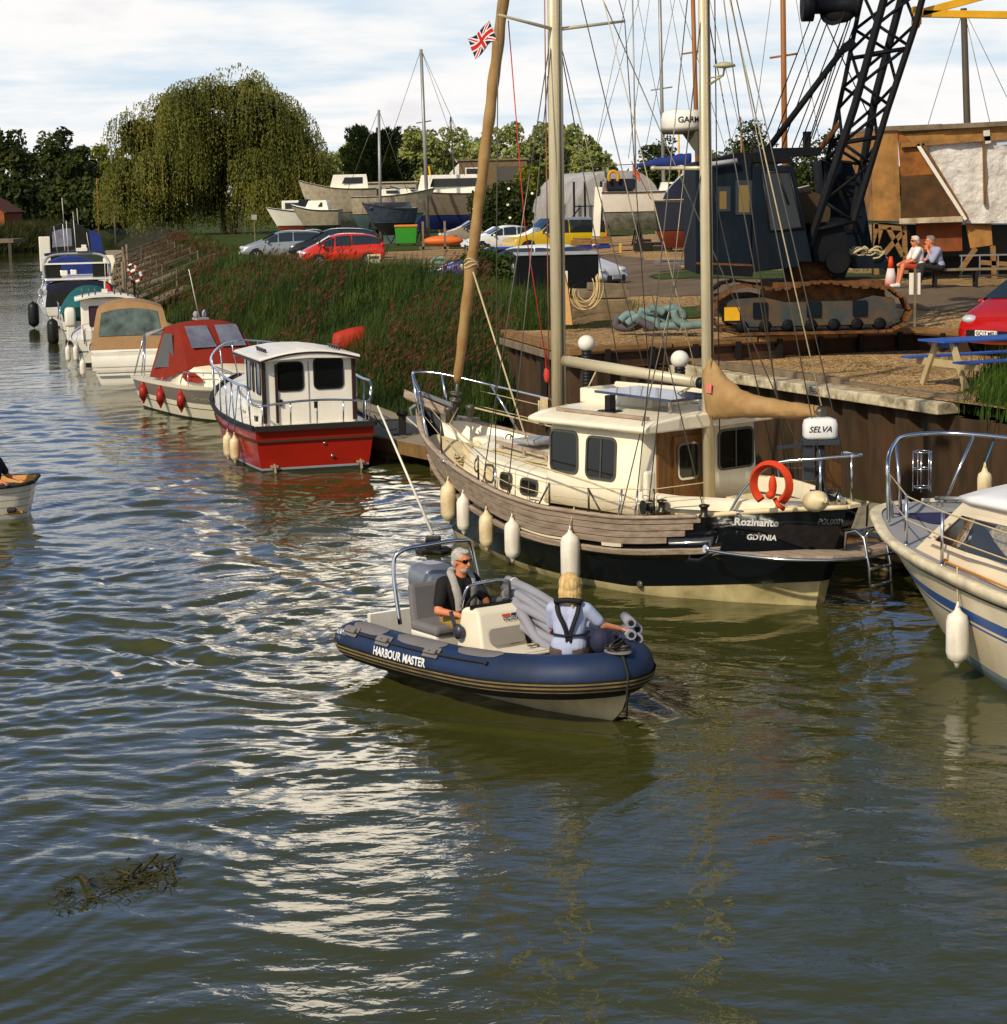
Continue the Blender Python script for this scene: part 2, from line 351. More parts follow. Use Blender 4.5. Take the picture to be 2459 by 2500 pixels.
M_tarmac = ground_mat('old_tarmac', [(92,76,58),(112,94,74),(124,106,84)], 60, .004, .5)
M_track = ground_mat('gravel_track', [(120,90,60),(158,124,84),(172,140,98)], 26, .012, .4)
M_mud = ground_mat('bank_earth', [(30,32,12),(46,46,20),(60,52,26)], 9, .05)
v = []; f = []; mi = []
def grid(xs_of_row, rows_, zfn, mfn):
    o = len(v); n = None
    for y_ in rows_:
        xs = xs_of_row(y_); n = len(xs)
        for x_ in xs: v.append((x_, y_, zfn(x_, y_)))
    for i in range(len(rows_)-1):
        for j in range(n-1):
            a = o+i*n+j; q = (a, a+1, a+n+1, a+n); f.append(q)
            c = [sum(v[k][t] for k in q)/4 for t in range(3)]; mi.append(mfn(*c))
def bankz(x, y):
    d = x-pxr(y)-.15; t = min(1, max(0, d/5.2)); t = t*t*(3-2*t)
    return -.5+(g(x,y)+.5)*t
ups = [0,.5,1,1.6,2.3,3,3.7,4.4,5.2,6,7]
def xs_main(y):
    x0 = pxr(y)+.15; s = np.linspace(0,1,42)**2.0
    return [x0+u for u in ups] + [x0+7.6+ (230)*t for t in s]
rr = list(np.arange(44.2, 110, .8)) + list(np.arange(110, 300, 4)) + list(np.arange(300, 1600, 60))
def mat_of(x, y, z):
    if z < g(x,y)-.06 or x-pxr(y) < 6.0: return 1
    if y > 140 or x < -13: return 2
    return 0
grid(xs_main, rr, bankz, mat_of)
# tongue of upper yard behind the quay walls
xs_ = np.linspace(A_[0], 60, 150)
o = len(v)
for x_ in xs_:
    y0 = ymin_up(x_) if x_ < D_[0] else D_[1]
    for k in range(14): y_ = y0+(44.2-y0)*k/13; v.append((x_, y_, g(x_, y_)))
for i in range(len(xs_)-1):
    for k in range(13): a = o+i*14+k; f.append((a, a+14, a+15, a+1)); mi.append(0)
me = bpy.data.meshes.new('ground'); me.from_pydata(v, [], f); 
for m_ in (M_gravel, M_mud, M_grass): me.materials.append(m_)
me.polygons.foreach_set('material_index', mi); me.polygons.foreach_set('use_smooth', [True]*len(f)); me.update()
go = bpy.data.objects.new('ground', me); col.objects.link(go); go['kind'] = 'structure'
# lower terrace
E_, F_ = (3.5,39.5), (6.85,31.25)
LZ = 1.75
v2 = []; f2 = []
xs_ = np.linspace(3.5, 60, 120)
for x_ in xs_:
    ylo = float(np.interp(x_, [3.5,6.85,9,60],[39.4,31.2,26.5,26.5])); yhi = (ymin_up(x_) if x_ < D_[0] else D_[1])+.02
    yhi = max(yhi, ylo+.02)
    for k in range(8): v2.append((x_, ylo+(yhi-ylo)*k/7, LZ+.015*math.sin(x_*2+k)))
for i in range(len(xs_)-1):
    for k in range(7): a = i*8+k; f2.append((a, a+8, a+9, a+1))
b = MB(); b.add(v2, f2, 0, True); tag(b.build('lower_ground', [M_gravel]), kind='structure')
def ribbon(name, pts, wids, m, lift=.012, kind='structure', step=1.0, zf=None):
    """sheet following the ground along a polyline; wids = half widths"""
    P = bez([(*p,0) for p in pts], 14); W = [float(np.interp(i/(len(P)-1), np.linspace(0,1,len(wids)), wids)) for i in range(len(P))]
    vv = []; ff = []; K = 9
    for i, p in enumerate(P):
        t = (P[min(i+1,len(P)-1)]-P[max(i-1,0)]).normalized(); nn = Vector((-t.y,t.x,0))
        jit = .12*math.sin(i*1.7)+.08*math.sin(i*3.1+1)
        for k in range(K):
            q = p+nn*((2*k/(K-1)-1)*(W[i]+jit*(1 if k in (0,K-1) else 0))); vv.append((q.x,q.y,(zf or g)(q.x,q.y)+lift))
    for i in range(len(P)-1):
        for k in range(K-1): a = i*K+k; ff.append((a,a+1,a+K+1,a+K))
    b = MB(); b.add(vv, ff, 0, True); return tag(b.build(name, m), kind=kind)
ribbon('road', [(28,44.5),(14,46.5),(8.6,50.5),(5.2,57.5),(3.6,68),(1.0,90),(-5.5,104),(-12,112)], [1.6,2.6,3.0,2.6,2.4,3.4,6.0,3], M_tarmac, .012)
ribbon('path', [(20,90),(6,96),(-2,104),(-11,111)], [2,5,6,3], M_track, .022)
ribbon('grass_verge', [(5.0,64.8),(6.6,62.0),(8.6,58.6),(12,57)], [.1,2.2,2.2,.6], M_grass, .03, 'stuff')
ribbon('grass_strip', [(2.4,47.2),(4.0,46.9),(5.6,46.4)], [.3,1.5,.2], M_grass, .03, 'stuff')
ribbon('lawn', [(-14,112),(-6,124),(6,134),(14,150)], [2,9,9,8], M_grass, .03, 'stuff')
ribbon('bank_grass', [(-11,97),(-6.6,84),(-3.0,70),(-.8,58),(.3,50)], [2.0,2.6,3.0,2.2,1.4], M_grass, .03, 'stuff', zf=bankz)
for nme, lbl in (('grass_verge','short grass verge beside the tarmac road behind the crane'),('grass_strip','small grass patch by the concrete block'),('lawn','mown grass under the boats in the yard'),('bank_grass','rough grass strip along the top of the reed bank')):
    tag(bpy.data.objects[nme], lbl, 'grass')

# far bank across the river (left)
fv = []; ff = []
fb = [(-190,150),(-120,180),(-80,205),(-56,222),(-49,232),(-54,262),(-60,300),(-66,420),(-66,560)]
for i, (x_, y_) in enumerate(fb):
    nx = -1.0 if i > 4 else -.6; ny = .0 if i > 4 else .8
    for d_, z_ in ((0,-.3),(2,.9),(4,1.5),(8,1.9),(16,2.1),(60,2.1),(400,2.6)): fv.append((x_+nx*d_, y_+ny*d_, z_))
for i in range(len(fb)-1):
    for k in range(6): a = i*7+k; ff.append((a,a+7,a+8,a+1))
b = MB(); b.add(fv, ff, 0, True); tag(b.build('far_bank', [M_grass]), kind='structure')
b = MB(); b.box((0,1200,1.0),(2400,1500,2.0)); tag(b.build('far_ground', [M_grass]), kind='structure')
# ================================================================== shared boat kit
M_white = mat('white_gelcoat', (230,224,210), .3, var=.12, scale=1.2, dirt=.12, coat=.2)
M_cream = mat('cream_gelcoat', (238,228,202), .35, var=.14, scale=1.0, dirt=.14, coat=.2)
M_creamdeck = mat('cream_deck', (222,204,162), .7, var=.2, scale=2, dirt=.2, bump=.002)
M_navy = mat('navy_topside', (13,17,24), .12, var=.2, scale=.8, coat=.5)
M_teak = mat('weathered_teak', (168,150,132), .75, var=.4, scale=2.2, stretch=(1.2,8,8), bump=.003, c2=(116,96,76))
M_wood = mat('varnished_wood', (128,88,40), .45, var=.4, scale=3, stretch=(6,6,1), bump=.002, c2=(82,50,20))
M_steel = mat('stainless_steel', (205,208,212), .16, 1.0, .05)
M_alu = mat('anodised_spar', (204,192,160), .36, .2, .15, 1.5, dirt=.18)
M_blacky = mat('black_plastic', (22,22,22), .45, var=.2)
M_rope = mat('pale_rope', (196,178,140), .9, var=.3, scale=30, bump=.002)
M_rope_dark = mat('dark_rope', (44,40,34), .9)
M_wire = mat('rigging_wire', (110,104,92), .35, .6)
M_canvas = mat('tan_canvas', (164,132,86), .85, var=.35, scale=3, bump=.012, bscale=5, c2=(128,90,46))
M_fender = mat('white_fender', (230,222,206), .45, var=.22, scale=4, dirt=.25)
M_fender_o = mat('yellowed_fender', (222,206,168), .5, var=.35, scale=4, c2=(160,124,70))
M_rub = mat('dark_rubber', (38,34,32), .6)
M_glass = glass()
M_redp = mat('red_paint', (158,30,12), .3, var=.2, scale=1.2, c2=(112,20,8), coat=.25)
M_grey = mat('grey_gelcoat', (150,152,156), .5, var=.15)
M_frame = mat('window_frame', (90,86,76), .4, .4)
M_bluerope = mat('blue_rope', (40,110,150), .8)
class Hull:
    def __init__(s, stern, stem, u, B, sheer, keel=-.35, e=.35, ebow=.8):
        s.stern, s.stem, s.u, s.B, s.sh, s.keel, s.e, s.eb = stern, stem, u, B, sheer, keel, e, ebow
    def xs(s, z, tab): return cr([p[0] for p in tab], [p[1] for p in tab], z)
    def sheer(s, u): return cr(s.u, s.sh, u)
    def beam(s, u): return cr(s.u, s.B, u)
    def pt(s, u, z, side=1, off=0.0):
        zs = s.sheer(u); t = max(0., min(1.02, (z-s.keel)/(zs-s.keel))); e = s.e+(s.eb-s.e)*max(0,(u-.45)/.55)**1.6
        y = s.beam(u)*t**e; x0 = s.xs(z, s.stern); x1 = s.xs(z, s.stem); x = x0+(x1-x0)*u
        if off:
            du = .01; y2 = s.beam(min(1,u+du))*t**e; y1 = s.beam(max(0,u-du))*t**e; dx = (x1-x0)*(min(1,u+du)-max(0,u-du))
            tx, ty = dx, y2-y1; l_ = math.hypot(tx,ty); x += -ty/l_*off; y += tx/l_*off
        return Vector((x, side*y, z))
    def u_at(s, x, z):
        x0 = s.xs(z, s.stern); x1 = s.xs(z, s.stem); return (x-x0)/(x1-x0)
    def shell(s, mb, levels, nu=40, mfn=None, cap=True):
        """levels: list of functions u -> z from keel to sheer"""
        us = [ (i/nu) for i in range(nu+1)]; us = sorted(set([0,.01,.03,.06]+us+[.985]))
        for side in (1,-1):
            rings = [[s.pt(u, lv(u), side) for lv in levels] for u in us]
            if side < 0: rings = [r_ for r_ in rings]
            st = len(mb.f); mb.loft(rings, False, False, 0, True, False, (lambda i, j: mfn(j)) if mfn else None)
            if side > 0:
                for k in range(st, len(mb.f)): mb.f[k] = mb.f[k][::-1]
        if cap:
            st = len(mb.f); a = [s.pt(0, lv(0), 1) for lv in levels]; b_ = [s.pt(0, lv(0), -1) for lv in levels]
            mb.loft([a, b_], False, False, 0, False, False, (lambda i, j: mfn(j)) if mfn else None)
        return mb
    def strip(s, mb, u0, u1, za, zb, off=.02, side=1, mi=0, n=30, thick=None):
        """plank or rail lying on the topsides between heights za(u) and zb(u)"""
        rings = []
        for i in range(n+1):
            u = u0+(u1-u0)*i/n; a, b_ = za(u), zb(u)
            rings.append([s.pt(u, a, side, 0), s.pt(u, a, side, off), s.pt(u, b_, side, off), s.pt(u, b_, side, 0)])
        mb.loft(rings, True, False, mi, False, True)
    def deck(s, mb, drop, inset=.04, u0=0.0, u1=.985, n=30, mi=0, camber=.03, hole=None):
        L_ = []; 
        for i in range(n+1):
            u = u0+(u1-u0)*i/n; z = s.sheer(u)-(drop(u) if callable(drop) else drop); p = s.pt(u, z, 1); y = max(.005, p.y-inset)
            L_.append([Vector((p.x, y*k, z+camber*(1-k*k))) for k in (1,.6,.2,-.2,-.6,-1)])
        mb.loft(L_, False, False, mi, True)
    def railpath(s, u0, u1, dz, off=0, side=1, n=24):
        return [s.pt(u0+(u1-u0)*i/n, s.sheer(u0+(u1-u0)*i/n), side, off)+Vector((0,0,dz)) for i in range(n+1)]
def rrect(cx, cy, w_, h_, r, n=5, skew=0):
    o = []
    for sx, sy, a0 in ((1,1,0),(-1,1,90),(-1,-1,180),(1,-1,270)):
        for k in range(n+1):
            a = R(a0+90*k/n); x = cx+sx*(w_/2-r)+math.cos(a)*r; y = cy+sy*(h_/2-r)+math.sin(a)*r; o.append((x+skew*(y-cy), y))
    return o
def window(parent, cx, cy, w_, h_, fn, r=.06, skew=0, fm=None, gm=None, fr=.03, div=False, name='window', pane='pane'):
    """framed window on a surface; fn(a, b, d) gives the point at flat position (a, b) and distance d out of the wall"""
    fo = rrect(cx, cy, w_+2*fr, h_+2*fr, r+fr, 4, skew); fi = rrect(cx, cy, w_, h_, r, 4, skew)
    b = MB(); n = len(fo)
    rings = [[fn(*p, 0) for p in fo], [fn(*p, .018) for p in fo], [fn(*p, .018) for p in fi], [fn(*p, .004) for p in fi]]
    b.loft(rings, True, False, 0, False)
    if div: b.add([fn(cx+dx, cy+dy, .014) for dx, dy in ((-.012,-h_/2),(.012,-h_/2),(.012,h_/2),(-.012,h_/2))], [(0,1,2,3)], 0)
    f_ = b.build(name, fm or M_frame, parent)
    p_ = MB(); p_.add([fn(*p, .006) for p in fi], [tuple(range(len(fi)))], 0); p_.build(pane, gm or M_glass, f_)
    return f_
def fender(name, loc, L_=.62, r=.12, m=None, label=None, group=None, rot=None, rope_to=None, ribs=False, rope_m=None, cone=.35, rootname='fender'):
    """a hanging boat fender with its eye and rope, a thing of its own; loc = centre"""
    t = empty(rootname, loc, rot=rot); tag(t, label, 'fender', group)
    h = L_/2; k = cone; prof = [(.018,-h-.06),(.03,-h-.02),(r*.45,-h+r*.05),(r*.85,-h+r*k),(r,-h+r*.9),(r,0),(r,h-r*.9),(r*.85,h-r*k),(r*.45,h-r*.05),(.03,h+.02),(.018,h+.06)]
    b = MB()
    if ribs:
        n = 28; rings = []
        for rr_, z in prof: rings.append([Vector((math.cos(2*math.pi*j/n)*rr_*(1-.09*(j%2)*(rr_>r*.8)), math.sin(2*math.pi*j/n)*rr_*(1-.09*(j%2)*(rr_>r*.8)), z)) for j in range(n)])
        b.loft(rings, True, False, 0, True, True)
    else: b.lathe(prof, (0,0,0), 16)
    b.build('body', m or M_fender, t)
    e = MB(); e.tube([(0,.028*math.cos(a),h+.07+.028*math.sin(a)) for a in np.linspace(0,2*math.pi,9)[:-1]], .01, 6, closed=True); e.build('eye', m or M_fender, t)
    if rope_to is not None:
        # rope end is given in world coordinates
        q = Vector(rope_to)-Vector(loc)
        if rot: q = Euler(rot).to_matrix().inverted() @ q
        e = MB(); e.tube([(0,0,h+.08), tuple(q)], .010, 5); e.build('rope', rope_m or M_rope, t)
    return t

KO = Vector((3.65,24.69,0)); KD = Vector((-.63174,.77518,0)); KN = Vector((-.77518,-.63174,0)); KRZ = math.atan2(KD.y, KD.x)
def KW(x, y, z): return KO+KD*x+KN*y+Vector((0,0,z))
# ================================================================== quay walls, pontoon, piles
M_pile = mat('rusty_sheet_pile', (72,50,30), .85, var=.6, scale=1.4, c2=(34,32,18), bump=.01, stretch=(2,2,.5))
M_beam = mat('rusty_beam', (74,48,28), .8, var=.45, scale=2, c2=(40,30,20), bump=.004)
M_timber = mat('quay_timber', (140,104,62), .85, var=.4, scale=2.5, stretch=(1,1,6), c2=(92,66,38), bump=.004)
M_timber_g = mat('grey_timber', (128,112,90), .85, var=.4, scale=3, c2=(84,72,54), bump=.004)
M_cap = mat('painted_coping', (206,192,160), .8, var=.7, scale=5, c2=(92,80,54), bump=.004)
M_concrete = mat('old_concrete', (140,118,88), .9, var=.4, scale=3, c2=(92,76,52), bump=.006)
M_iron = mat('black_iron', (34,30,28), .6, .3)
def sheetpile(name, a, b_, z0, z1, pitch=.78, depth=.16, label=None, out=None):
    a, b_ = Vector((*a,0)), Vector((*b_,0)); d = b_-a; L_ = d.length; d.normalize(); n_ = Vector((d.y,-d.x,0)) if out is None else Vector(out).normalized()
    pts = []; s = 0; k = 0
    while s < L_:
        for ds, o in ((.0,0),(.32,0),(.42,1),(.9,1),(1.0,0)):
            pass
        seq = ((0,0),(.30,0),(.42,1),(.88,1))
        for f_, o in seq:
            t = s+f_*pitch
            if t <= L_: pts.append(a+d*t+n_*depth*o)
        s += pitch
    pts.append(b_)
    b = MB(); b.loft([[Vector((p.x,p.y,z)) for p in pts] for z in (z0,(z0+z1)/2,z1)], False, False, 0, False)
    return b, d, n_
quay = tag(empty('quay_wall'), 'rusty sheet piled quay wall with a white painted coping behind the pontoon', 'quay wall')
b, d_, n_ = sheetpile('w', (3.3,40.0), (6.95,31.2), -.6, 1.62, out=(-.91,-.41,0)); b.build('sheet_piling', M_pile, quay)
b, d_, n_ = sheetpile('w', (6.95,31.2), (10.5,23.5), -.6, 1.55, out=(-.91,-.41,0)); b.build('sheet_piling', M_pile, quay)
A3, B3 = Vector((3.35,39.75,1.66)), Vector((6.92,31.15,1.66)); nn_ = Vector((-.91,-.41,0))
b = MB(); b.bar(A3+nn_*.10, B3+nn_*.10, .42, .17, up=(0,0,1)); b.build('coping', M_cap, quay, bevel=.015)
b = MB(); q0 = A3.lerp(B3,.0)-nn_*.28+Vector((0,0,.13)); q1 = A3.lerp(B3,.62)-nn_*.28+Vector((0,0,.13)); b.bar(q0,q1,.20,.11); b.build('timber_kerb', M_timber_g, quay, bevel=.01)
b = MB(); b.bar(A3.lerp(B3,.63)-nn_*.30+Vector((0,0,.10)),A3.lerp(B3,.82)-nn_*.30+Vector((0,0,.10)),.18,.08); b.build('timber_kerb', M_timber_g, quay, bevel=.01)
b = MB(); b.bar(A3.lerp(B3,.83)-nn_*.30+Vector((0,0,.10)),A3.lerp(B3,.99)-nn_*.30+Vector((0,0,.10)),.18,.09); b.build('timber_kerb', M_timber_g, quay, bevel=.01)
text_on('lettering', '7468', .16, lambda x, y: A3.lerp(B3,.60+x/9.3)+nn_*.325+Vector((0,0,y-.05)), mat('faded_black', (60,52,40), .8), quay)
uq = tag(empty('upper_quay_wall'), 'upper retaining wall of timber topped steel beam holding the shingle under the crane', 'quay wall')
b, d_, n_ = sheetpile('w', A_, B_, -.6, 1.92, .62, .14, out=(-1,-.3,0)); b.build('sheet_piling', M_pile, uq)
b, d_, n_ = sheetpile('w', B_, (4.0,39.72), -.6, 1.72, .62, .12, out=(.44,-.9,0)); b.build('sheet_piling', M_pile, uq)
def V3(p, z): return Vector((p[0],p[1],z))
oA = Vector((-.97,-.25,0)); oB = Vector((.44,-.9,0))
b = MB(); b.bar(V3(A_,2.10)+oA*.12, V3(B_,2.10)+oA*.12+Vector((0,-.1,0)), .26, .15); b.build('top_timber', M_timber, uq, bevel=.015)
b = MB(); b.bar(V3(A_,1.93)+oA*.17, V3(B_,1.93)+oA*.17+Vector((0,-.1,0)), .22, .15); b.build('lower_timber', M_timber_g, uq, bevel=.015)
for a, c_, k in ((B_,C_,4),(C_,D_,2)):
    o_ = oB if k == 4 else Vector((-.86,-.5,0)); a3, c3 = V3(a,0), V3(c_,0)
    for i in range(k):
        p, q = a3.lerp(c3, i/k+.003), a3.lerp(c3, (i+1)/k-.003); b = MB(); b.bar(p+Vector((0,0,2.13)), q+Vector((0,0,2.13)), .24, .11); b.build('top_timber', M_timber, uq, bevel=.012)
    b = MB(); b.bar(a3+o_*.02+Vector((0,0,1.93)), c3+o_*.02+Vector((0,0,1.93)), .03, .30); b.bar(a3+o_*.06+Vector((0,0,2.06)), c3+o_*.06+Vector((0,0,2.06)), .14, .03); b.bar(a3+o_*.06+Vector((0,0,1.77)), c3+o_*.06+Vector((0,0,1.77)), .14, .03); b.build('steel_beam', M_beam, uq)
    nst = 8 if k == 4 else 3
    for i in range(nst): p = a3.lerp(c3, (i+.5)/nst)+o_*.12; b = MB(); b.box(p+Vector((0,0,1.93)), (.12,.10,.38), (0,0,math.atan2(o_.y,o_.x))); b.build('soldier_post', M_iron, uq)
p = V3(A_,0).lerp(V3(B_,0),.62)+oA*.2; b = MB(); b.box(p+Vector((0,0,1.3)),(.12,.12,1.7)); b.build('fender_post', M_iron, uq)
p = V3(C_,0)+oB*.16; b = MB(); [b.tube([p+Vector((.03*math.cos(a),0,2.02-.075*k+.04*math.sin(a))) for a in np.linspace(0,6.28,9)[:-1]],.01,5,closed=True) for k in range(5)]; b.build('hanging_chain', M_iron, uq)
# pontoon sections
M_pdeck = mat('pontoon_deck', (150,138,112), .85, var=.3, scale=1.2, c2=(112,100,76), bump=.004, bscale=30)
M_pfas = mat('pontoon_fascia', (132,98,58), .8, var=.4, scale=2, c2=(78,60,36), dirt=.3)
def offl(p, q, w_):
    d = Vector((q[0]-p[0], q[1]-p[1], 0)).normalized(); return Vector((-d.y, d.x, 0))*w_
pr_ = [Vector((*p,0)) for p in PONT_R][:-1]
secs = []; 
segs = [(pr_[0],pr_[2],1.95),(pr_[2],pr_[3],1.95),(pr_[3],pr_[4].lerp(pr_[5],.2),1.5),(pr_[4].lerp(pr_[5],.2),pr_[4].lerp(pr_[5],.6),1.35),(pr_[4].lerp(pr_[5],.6),pr_[5],1.35),(pr_[5],pr_[5].lerp(pr_[6],.5),1.35),(pr_[5].lerp(pr_[6],.5),pr_[6],1.35),(pr_[6],pr_[6].lerp(pr_[7],.5),1.4),(pr_[6].lerp(pr_[7],.5),pr_[7],1.5),(pr_[7],pr_[7].lerp(pr_[8],.5),1.6),(pr_[7].lerp(pr_[8],.5),pr_[8],1.8)]
plabs = ['grey decked pontoon section between the ketch stern and the quay wall','pontoon section beyond the ketch bow with a black mooring post','pontoon section beside the red hulled boat','pontoon section beside the boat with the red canopy','pontoon section beside the boat with the tan canopy','pontoon section beside the small white cabin boat','pontoon section beside the boat under the teal cover','pontoon section beside the boat with the navy canopy, nearest the lifebuoy ring','pontoon section beyond the lifebuoy ring where the railings start','far pontoon section beneath the willow','farthest pontoon section at the bend of the river']
for i, ((a, c_, w_), lb) in enumerate(zip(segs, plabs)):
    t = empty('pontoon', (a+c_)/2+Vector((0,0,0))); tag(t, lb, 'pontoon', 'pontoon sections'); m_ = (a+c_)/2; d = (c_-a).normalized(); nl = Vector((-d.y,d.x,0)); gap = d*.06
    P0, P1 = a+gap-m_, c_-gap-m_; e = MB(); e.prism([P0+Vector((0,0,.40)), P1+Vector((0,0,.40)), P1+nl*w_+Vector((0,0,.40)), P0+nl*w_+Vector((0,0,.40))], (0,0,.05)); e.build('deck', M_pdeck, t)
    e = MB(); e.bar(P0+nl*(w_+.03)+Vector((0,0,.32)), P1+nl*(w_+.03)+Vector((0,0,.32)), .05, .24); e.bar(P0-nl*.03+Vector((0,0,.32)), P1-nl*.03+Vector((0,0,.32)), .05, .24); e.bar(P0-d*.03+Vector((0,0,.32)), P0-d*.03+nl*w_+Vector((0,0,.32)), .05, .24); e.build('fascia', M_pfas, t)
    k = max(2, int((c_-a).length/2.6))
    if i < 7:
        for j in range(k): q = P0.lerp(P1,(j+.5)/k)+nl*w_/2; e = MB(); e.box(q+Vector((0,0,.08)), (1.6,w_-.2,.42), (0,0,math.atan2(d.y,d.x))); e.build('float', M_concrete, t, bevel=.02)
# black mooring post on the pontoon
def mpost(loc, lb):
    t = tag(empty('mooring_post', loc), lb, 'mooring post', 'mooring posts on the pontoon'); b = MB(); b.box((0,0,.12),(.14,.14,.5)); b.build('post', M_iron, t, bevel=.01); b = MB(); b.lathe([(.09,0),(.11,.03),(.11,.06),(.06,.09)],(0,0,.33),12); b.build('cap', M_iron, t); b = MB(); b.box((0,0,-.05),(.34,.16,.05)); b.build('roller', M_iron, t, bevel=.01); return t
mpost(at(983,1062,.45)+Vector((0,0,.05)), 'black iron mooring post on the pontoon corner between the red boat and the ketch')
b = MB(); b.tube(sag(at(915,1045,.45)+Vector((0,0,.25)), at(970,1072,.45)+Vector((0,0,.2)), .12), .014, 5); tag(b.build('mooring_line', M_rope_dark), 'dark slack mooring line from the red boat to the black post', 'mooring line')
tag(MB().tube(sag(KW(-.6,-.5,1.25), Vector((4.9,27.3,.5)), .05), .016, 5).build('mooring_line', M_rope), 'pale stern line of the ketch running down to the pontoon', 'mooring line')
tag(MB().tube(sag(KW(-.9,.9,.9), KW(-1.15,-1.3,-.0), .0)[:1]+[KW(-1.12,-.2,.66), KW(-1.2,-.25,.3), KW(-1.22,-.3,-.05)], .011, 5).build('trailing_line', M_rope), 'frayed line trailing into the water from the boarding ladder', 'rope') if False else None
# guide piles with white caps
M_ribbed = mat('ribbed_pipe', (26,26,28), .5)
for (px_, py_, Y_), lb in (((1432,838,37.2),'black ribbed guide pile with a white ball cap near the main mast of the ketch'),((1660,877,34.3),'black ribbed guide pile with a white ball cap left of the mizzen mast')):
    c = aty(px_, py_, Y_); t = tag(empty('guide_pile', (c.x,c.y,0)), lb, 'guide pile', 'guide piles with white caps'); b = MB(); pf = []
    z = -.4
    while z < c.z-.10: pf += [(.085,z),(.095,z+.02),(.095,z+.035),(.085,z+.05)]; z += .06
    b.lathe(pf, (0,0,0), 14); b.build('pile', M_ribbed, t); b = MB(); b.ell((0,0,c.z),(.155,.155,.15),n=20,k=12); b.build('cap', M_white, t)
# shore power pipes, blocks and rope on the upper quay
cb = tag(empty('concrete_block', (at(1465,790,2.12).x, at(1465,790,2.12).y+.6, 2.1), R(8)), 'weathered concrete block on the shingle carrying old timbers and hose', 'concrete block')
b = MB(); b.box((0,0,.27),(1.35,.9,.56)); b.build('block', M_concrete, cb, bevel=.03)
for k, (x_, y_, z_, l_, r_) in enumerate(((.1,-.2,.66,1.2,.06),(.05,.15,.68,1.3,-.05),(.2,-.05,.82,.9,.12))):
    b = MB(); b.box((x_,y_,z_),(l_,.22,.17),(0,.03*k,r_)); tag(b.build('old_timber', M_timber_g, None, (cb.location.x,cb.location.y,cb.location.z), bevel=.015), ('rotten grey timber baulk on the near edge of the concrete block','rotten grey timber baulk at the back of the concrete block','short split timber lying on top of the two baulks')[k], 'timber', 'old timbers on the concrete block')
def hosecoil():
    b = MB(); o = aty(1428,745,44.4)
    for k in range(7):
        r_ = .20+.03*k+.02*math.sin(k*2.3); pts = []
        for a in np.linspace(-.3,math.pi+.5,16): pts.append(o+Vector((.02-.85*r_*math.cos(a)+.03*math.sin(k*5+a), -.35-.02*k, .28-r_*1.5*math.sin(a)*(.8+.1*math.sin(k*3))+.16*(a/3))))
        b.tube(pts, .011, 5)
    return b
tag(hosecoil().build('hose', mat('cream_hose', (206,180,124), .5)), 'looped cream hose hanging in front of the concrete block', 'hose')
b = MB(); b.prism([aty(1378,665,43.2), aty(1382,793,43.2), aty(1398,793,43.2), aty(1386,700,43.2)], (.02,.05,0)); b.add([aty(1374,650,43.2), aty(1376,793,43.2), aty(1397,790,43.25)], [(0,1,2)])
tag(b.build('plywood_offcut', mat('plywood', (206,160,100), .7, var=.3, scale=3)), 'leaning triangular plywood offcut behind the main mast', 'plywood board')
# lampless ball, sea-green boom bags
# ================================================================== vegetation
M_reed = leafmat('reed_leaf', (40,58,20), (74,92,34), (124,114,56), .6)
M_plume = leafmat('reed_plume', (74,46,26), (96,64,36), (116,88,54), 2)
def blades(n, xy, zf, h, w_, lean=.5, seg=3, wind=(.5,-.25)):
    """n grass blades as tapering curved strips"""
    x, y = xy; z = zf; az = rng.uniform(0, 2*np.pi, n); ln = rng.gamma(2., lean/2, n)*h; hh = h*rng.uniform(.65,1.15,n)
    dx = np.cos(az)*ln*.6+wind[0]*ln; dy = np.sin(az)*ln*.6+wind[1]*ln; wa = rng.uniform(0, np.pi, n); wx_ = np.cos(wa)*w_; wy_ = np.sin(wa)*w_*.6
    V = []
    for k in range(seg+1):
        t = k/seg; ww = (1-t)**.7*.5+.04; cx = x+dx*t**2; cy = y+dy*t**2; cz = z+hh*(t-.22*t**3*np.minimum(1.6,ln/h*1.6))
        V.append(np.stack([cx-wx_*ww, cy-wy_*ww, cz],-1)); V.append(np.stack([cx+wx_*ww, cy+wy_*ww, cz],-1))
    V = np.stack(V,1).reshape(-1,3); base = np.arange(n)[:,None]*(2*(seg+1)); F = np.concatenate([base+np.array([[2*k,2*k+1,2*k+3,2*k+2]]) for k in range(seg)],0); return V, F
pry = np.array([p[1] for p in PONT_R]); prx = np.array([p[0] for p in PONT_R])
def pxr_np(y): return np.interp(y, pry, prx)
def bankz_np(x, y):
    d = x-pxr_np(y)-.15; t = np.clip(d/5.2,0,1); t = t*t*(3-2*t); return -.5+2.62*t
V_, F_l, off = [], [], 0
def addb(n, ylo, yhi, dlo, dhi, h, w_, lean, pw_=1.0):
    global off
    y = ylo+(yhi-ylo)*rng.random(n)**pw_; d = dlo+(dhi-dlo)*rng.random(n); x = pxr_np(y)+d
    dens = .5+.5*np.sin(x*1.3+y*.7)*np.sin(y*.9-x*.8+1); keep = (rng.random(n) < .55+.6*dens) & (x < 1.15-.10*np.maximum(0,y-52)); x, y = x[keep], y[keep]; n = len(x)
    v, f = blades(n, (x,y), bankz_np(x,y)-.05, h*(.85+.3*np.sin(x*.9+y*.55))*(1-np.where(h<.8,0,1)*np.where(y>72,.45,.12)*np.clip((x-pxr_np(y)-2.4)/2.6,0,1)), w_, lean); V_.append(v); F_l.append(f+off); off += len(v); return x, y
addb(52000, 43.6, 78, .25, 6.0, 1.3, .030, .85, 1.2)
addb(26000, 78, 112, .3, 6.3, 1.35, .05, .5)
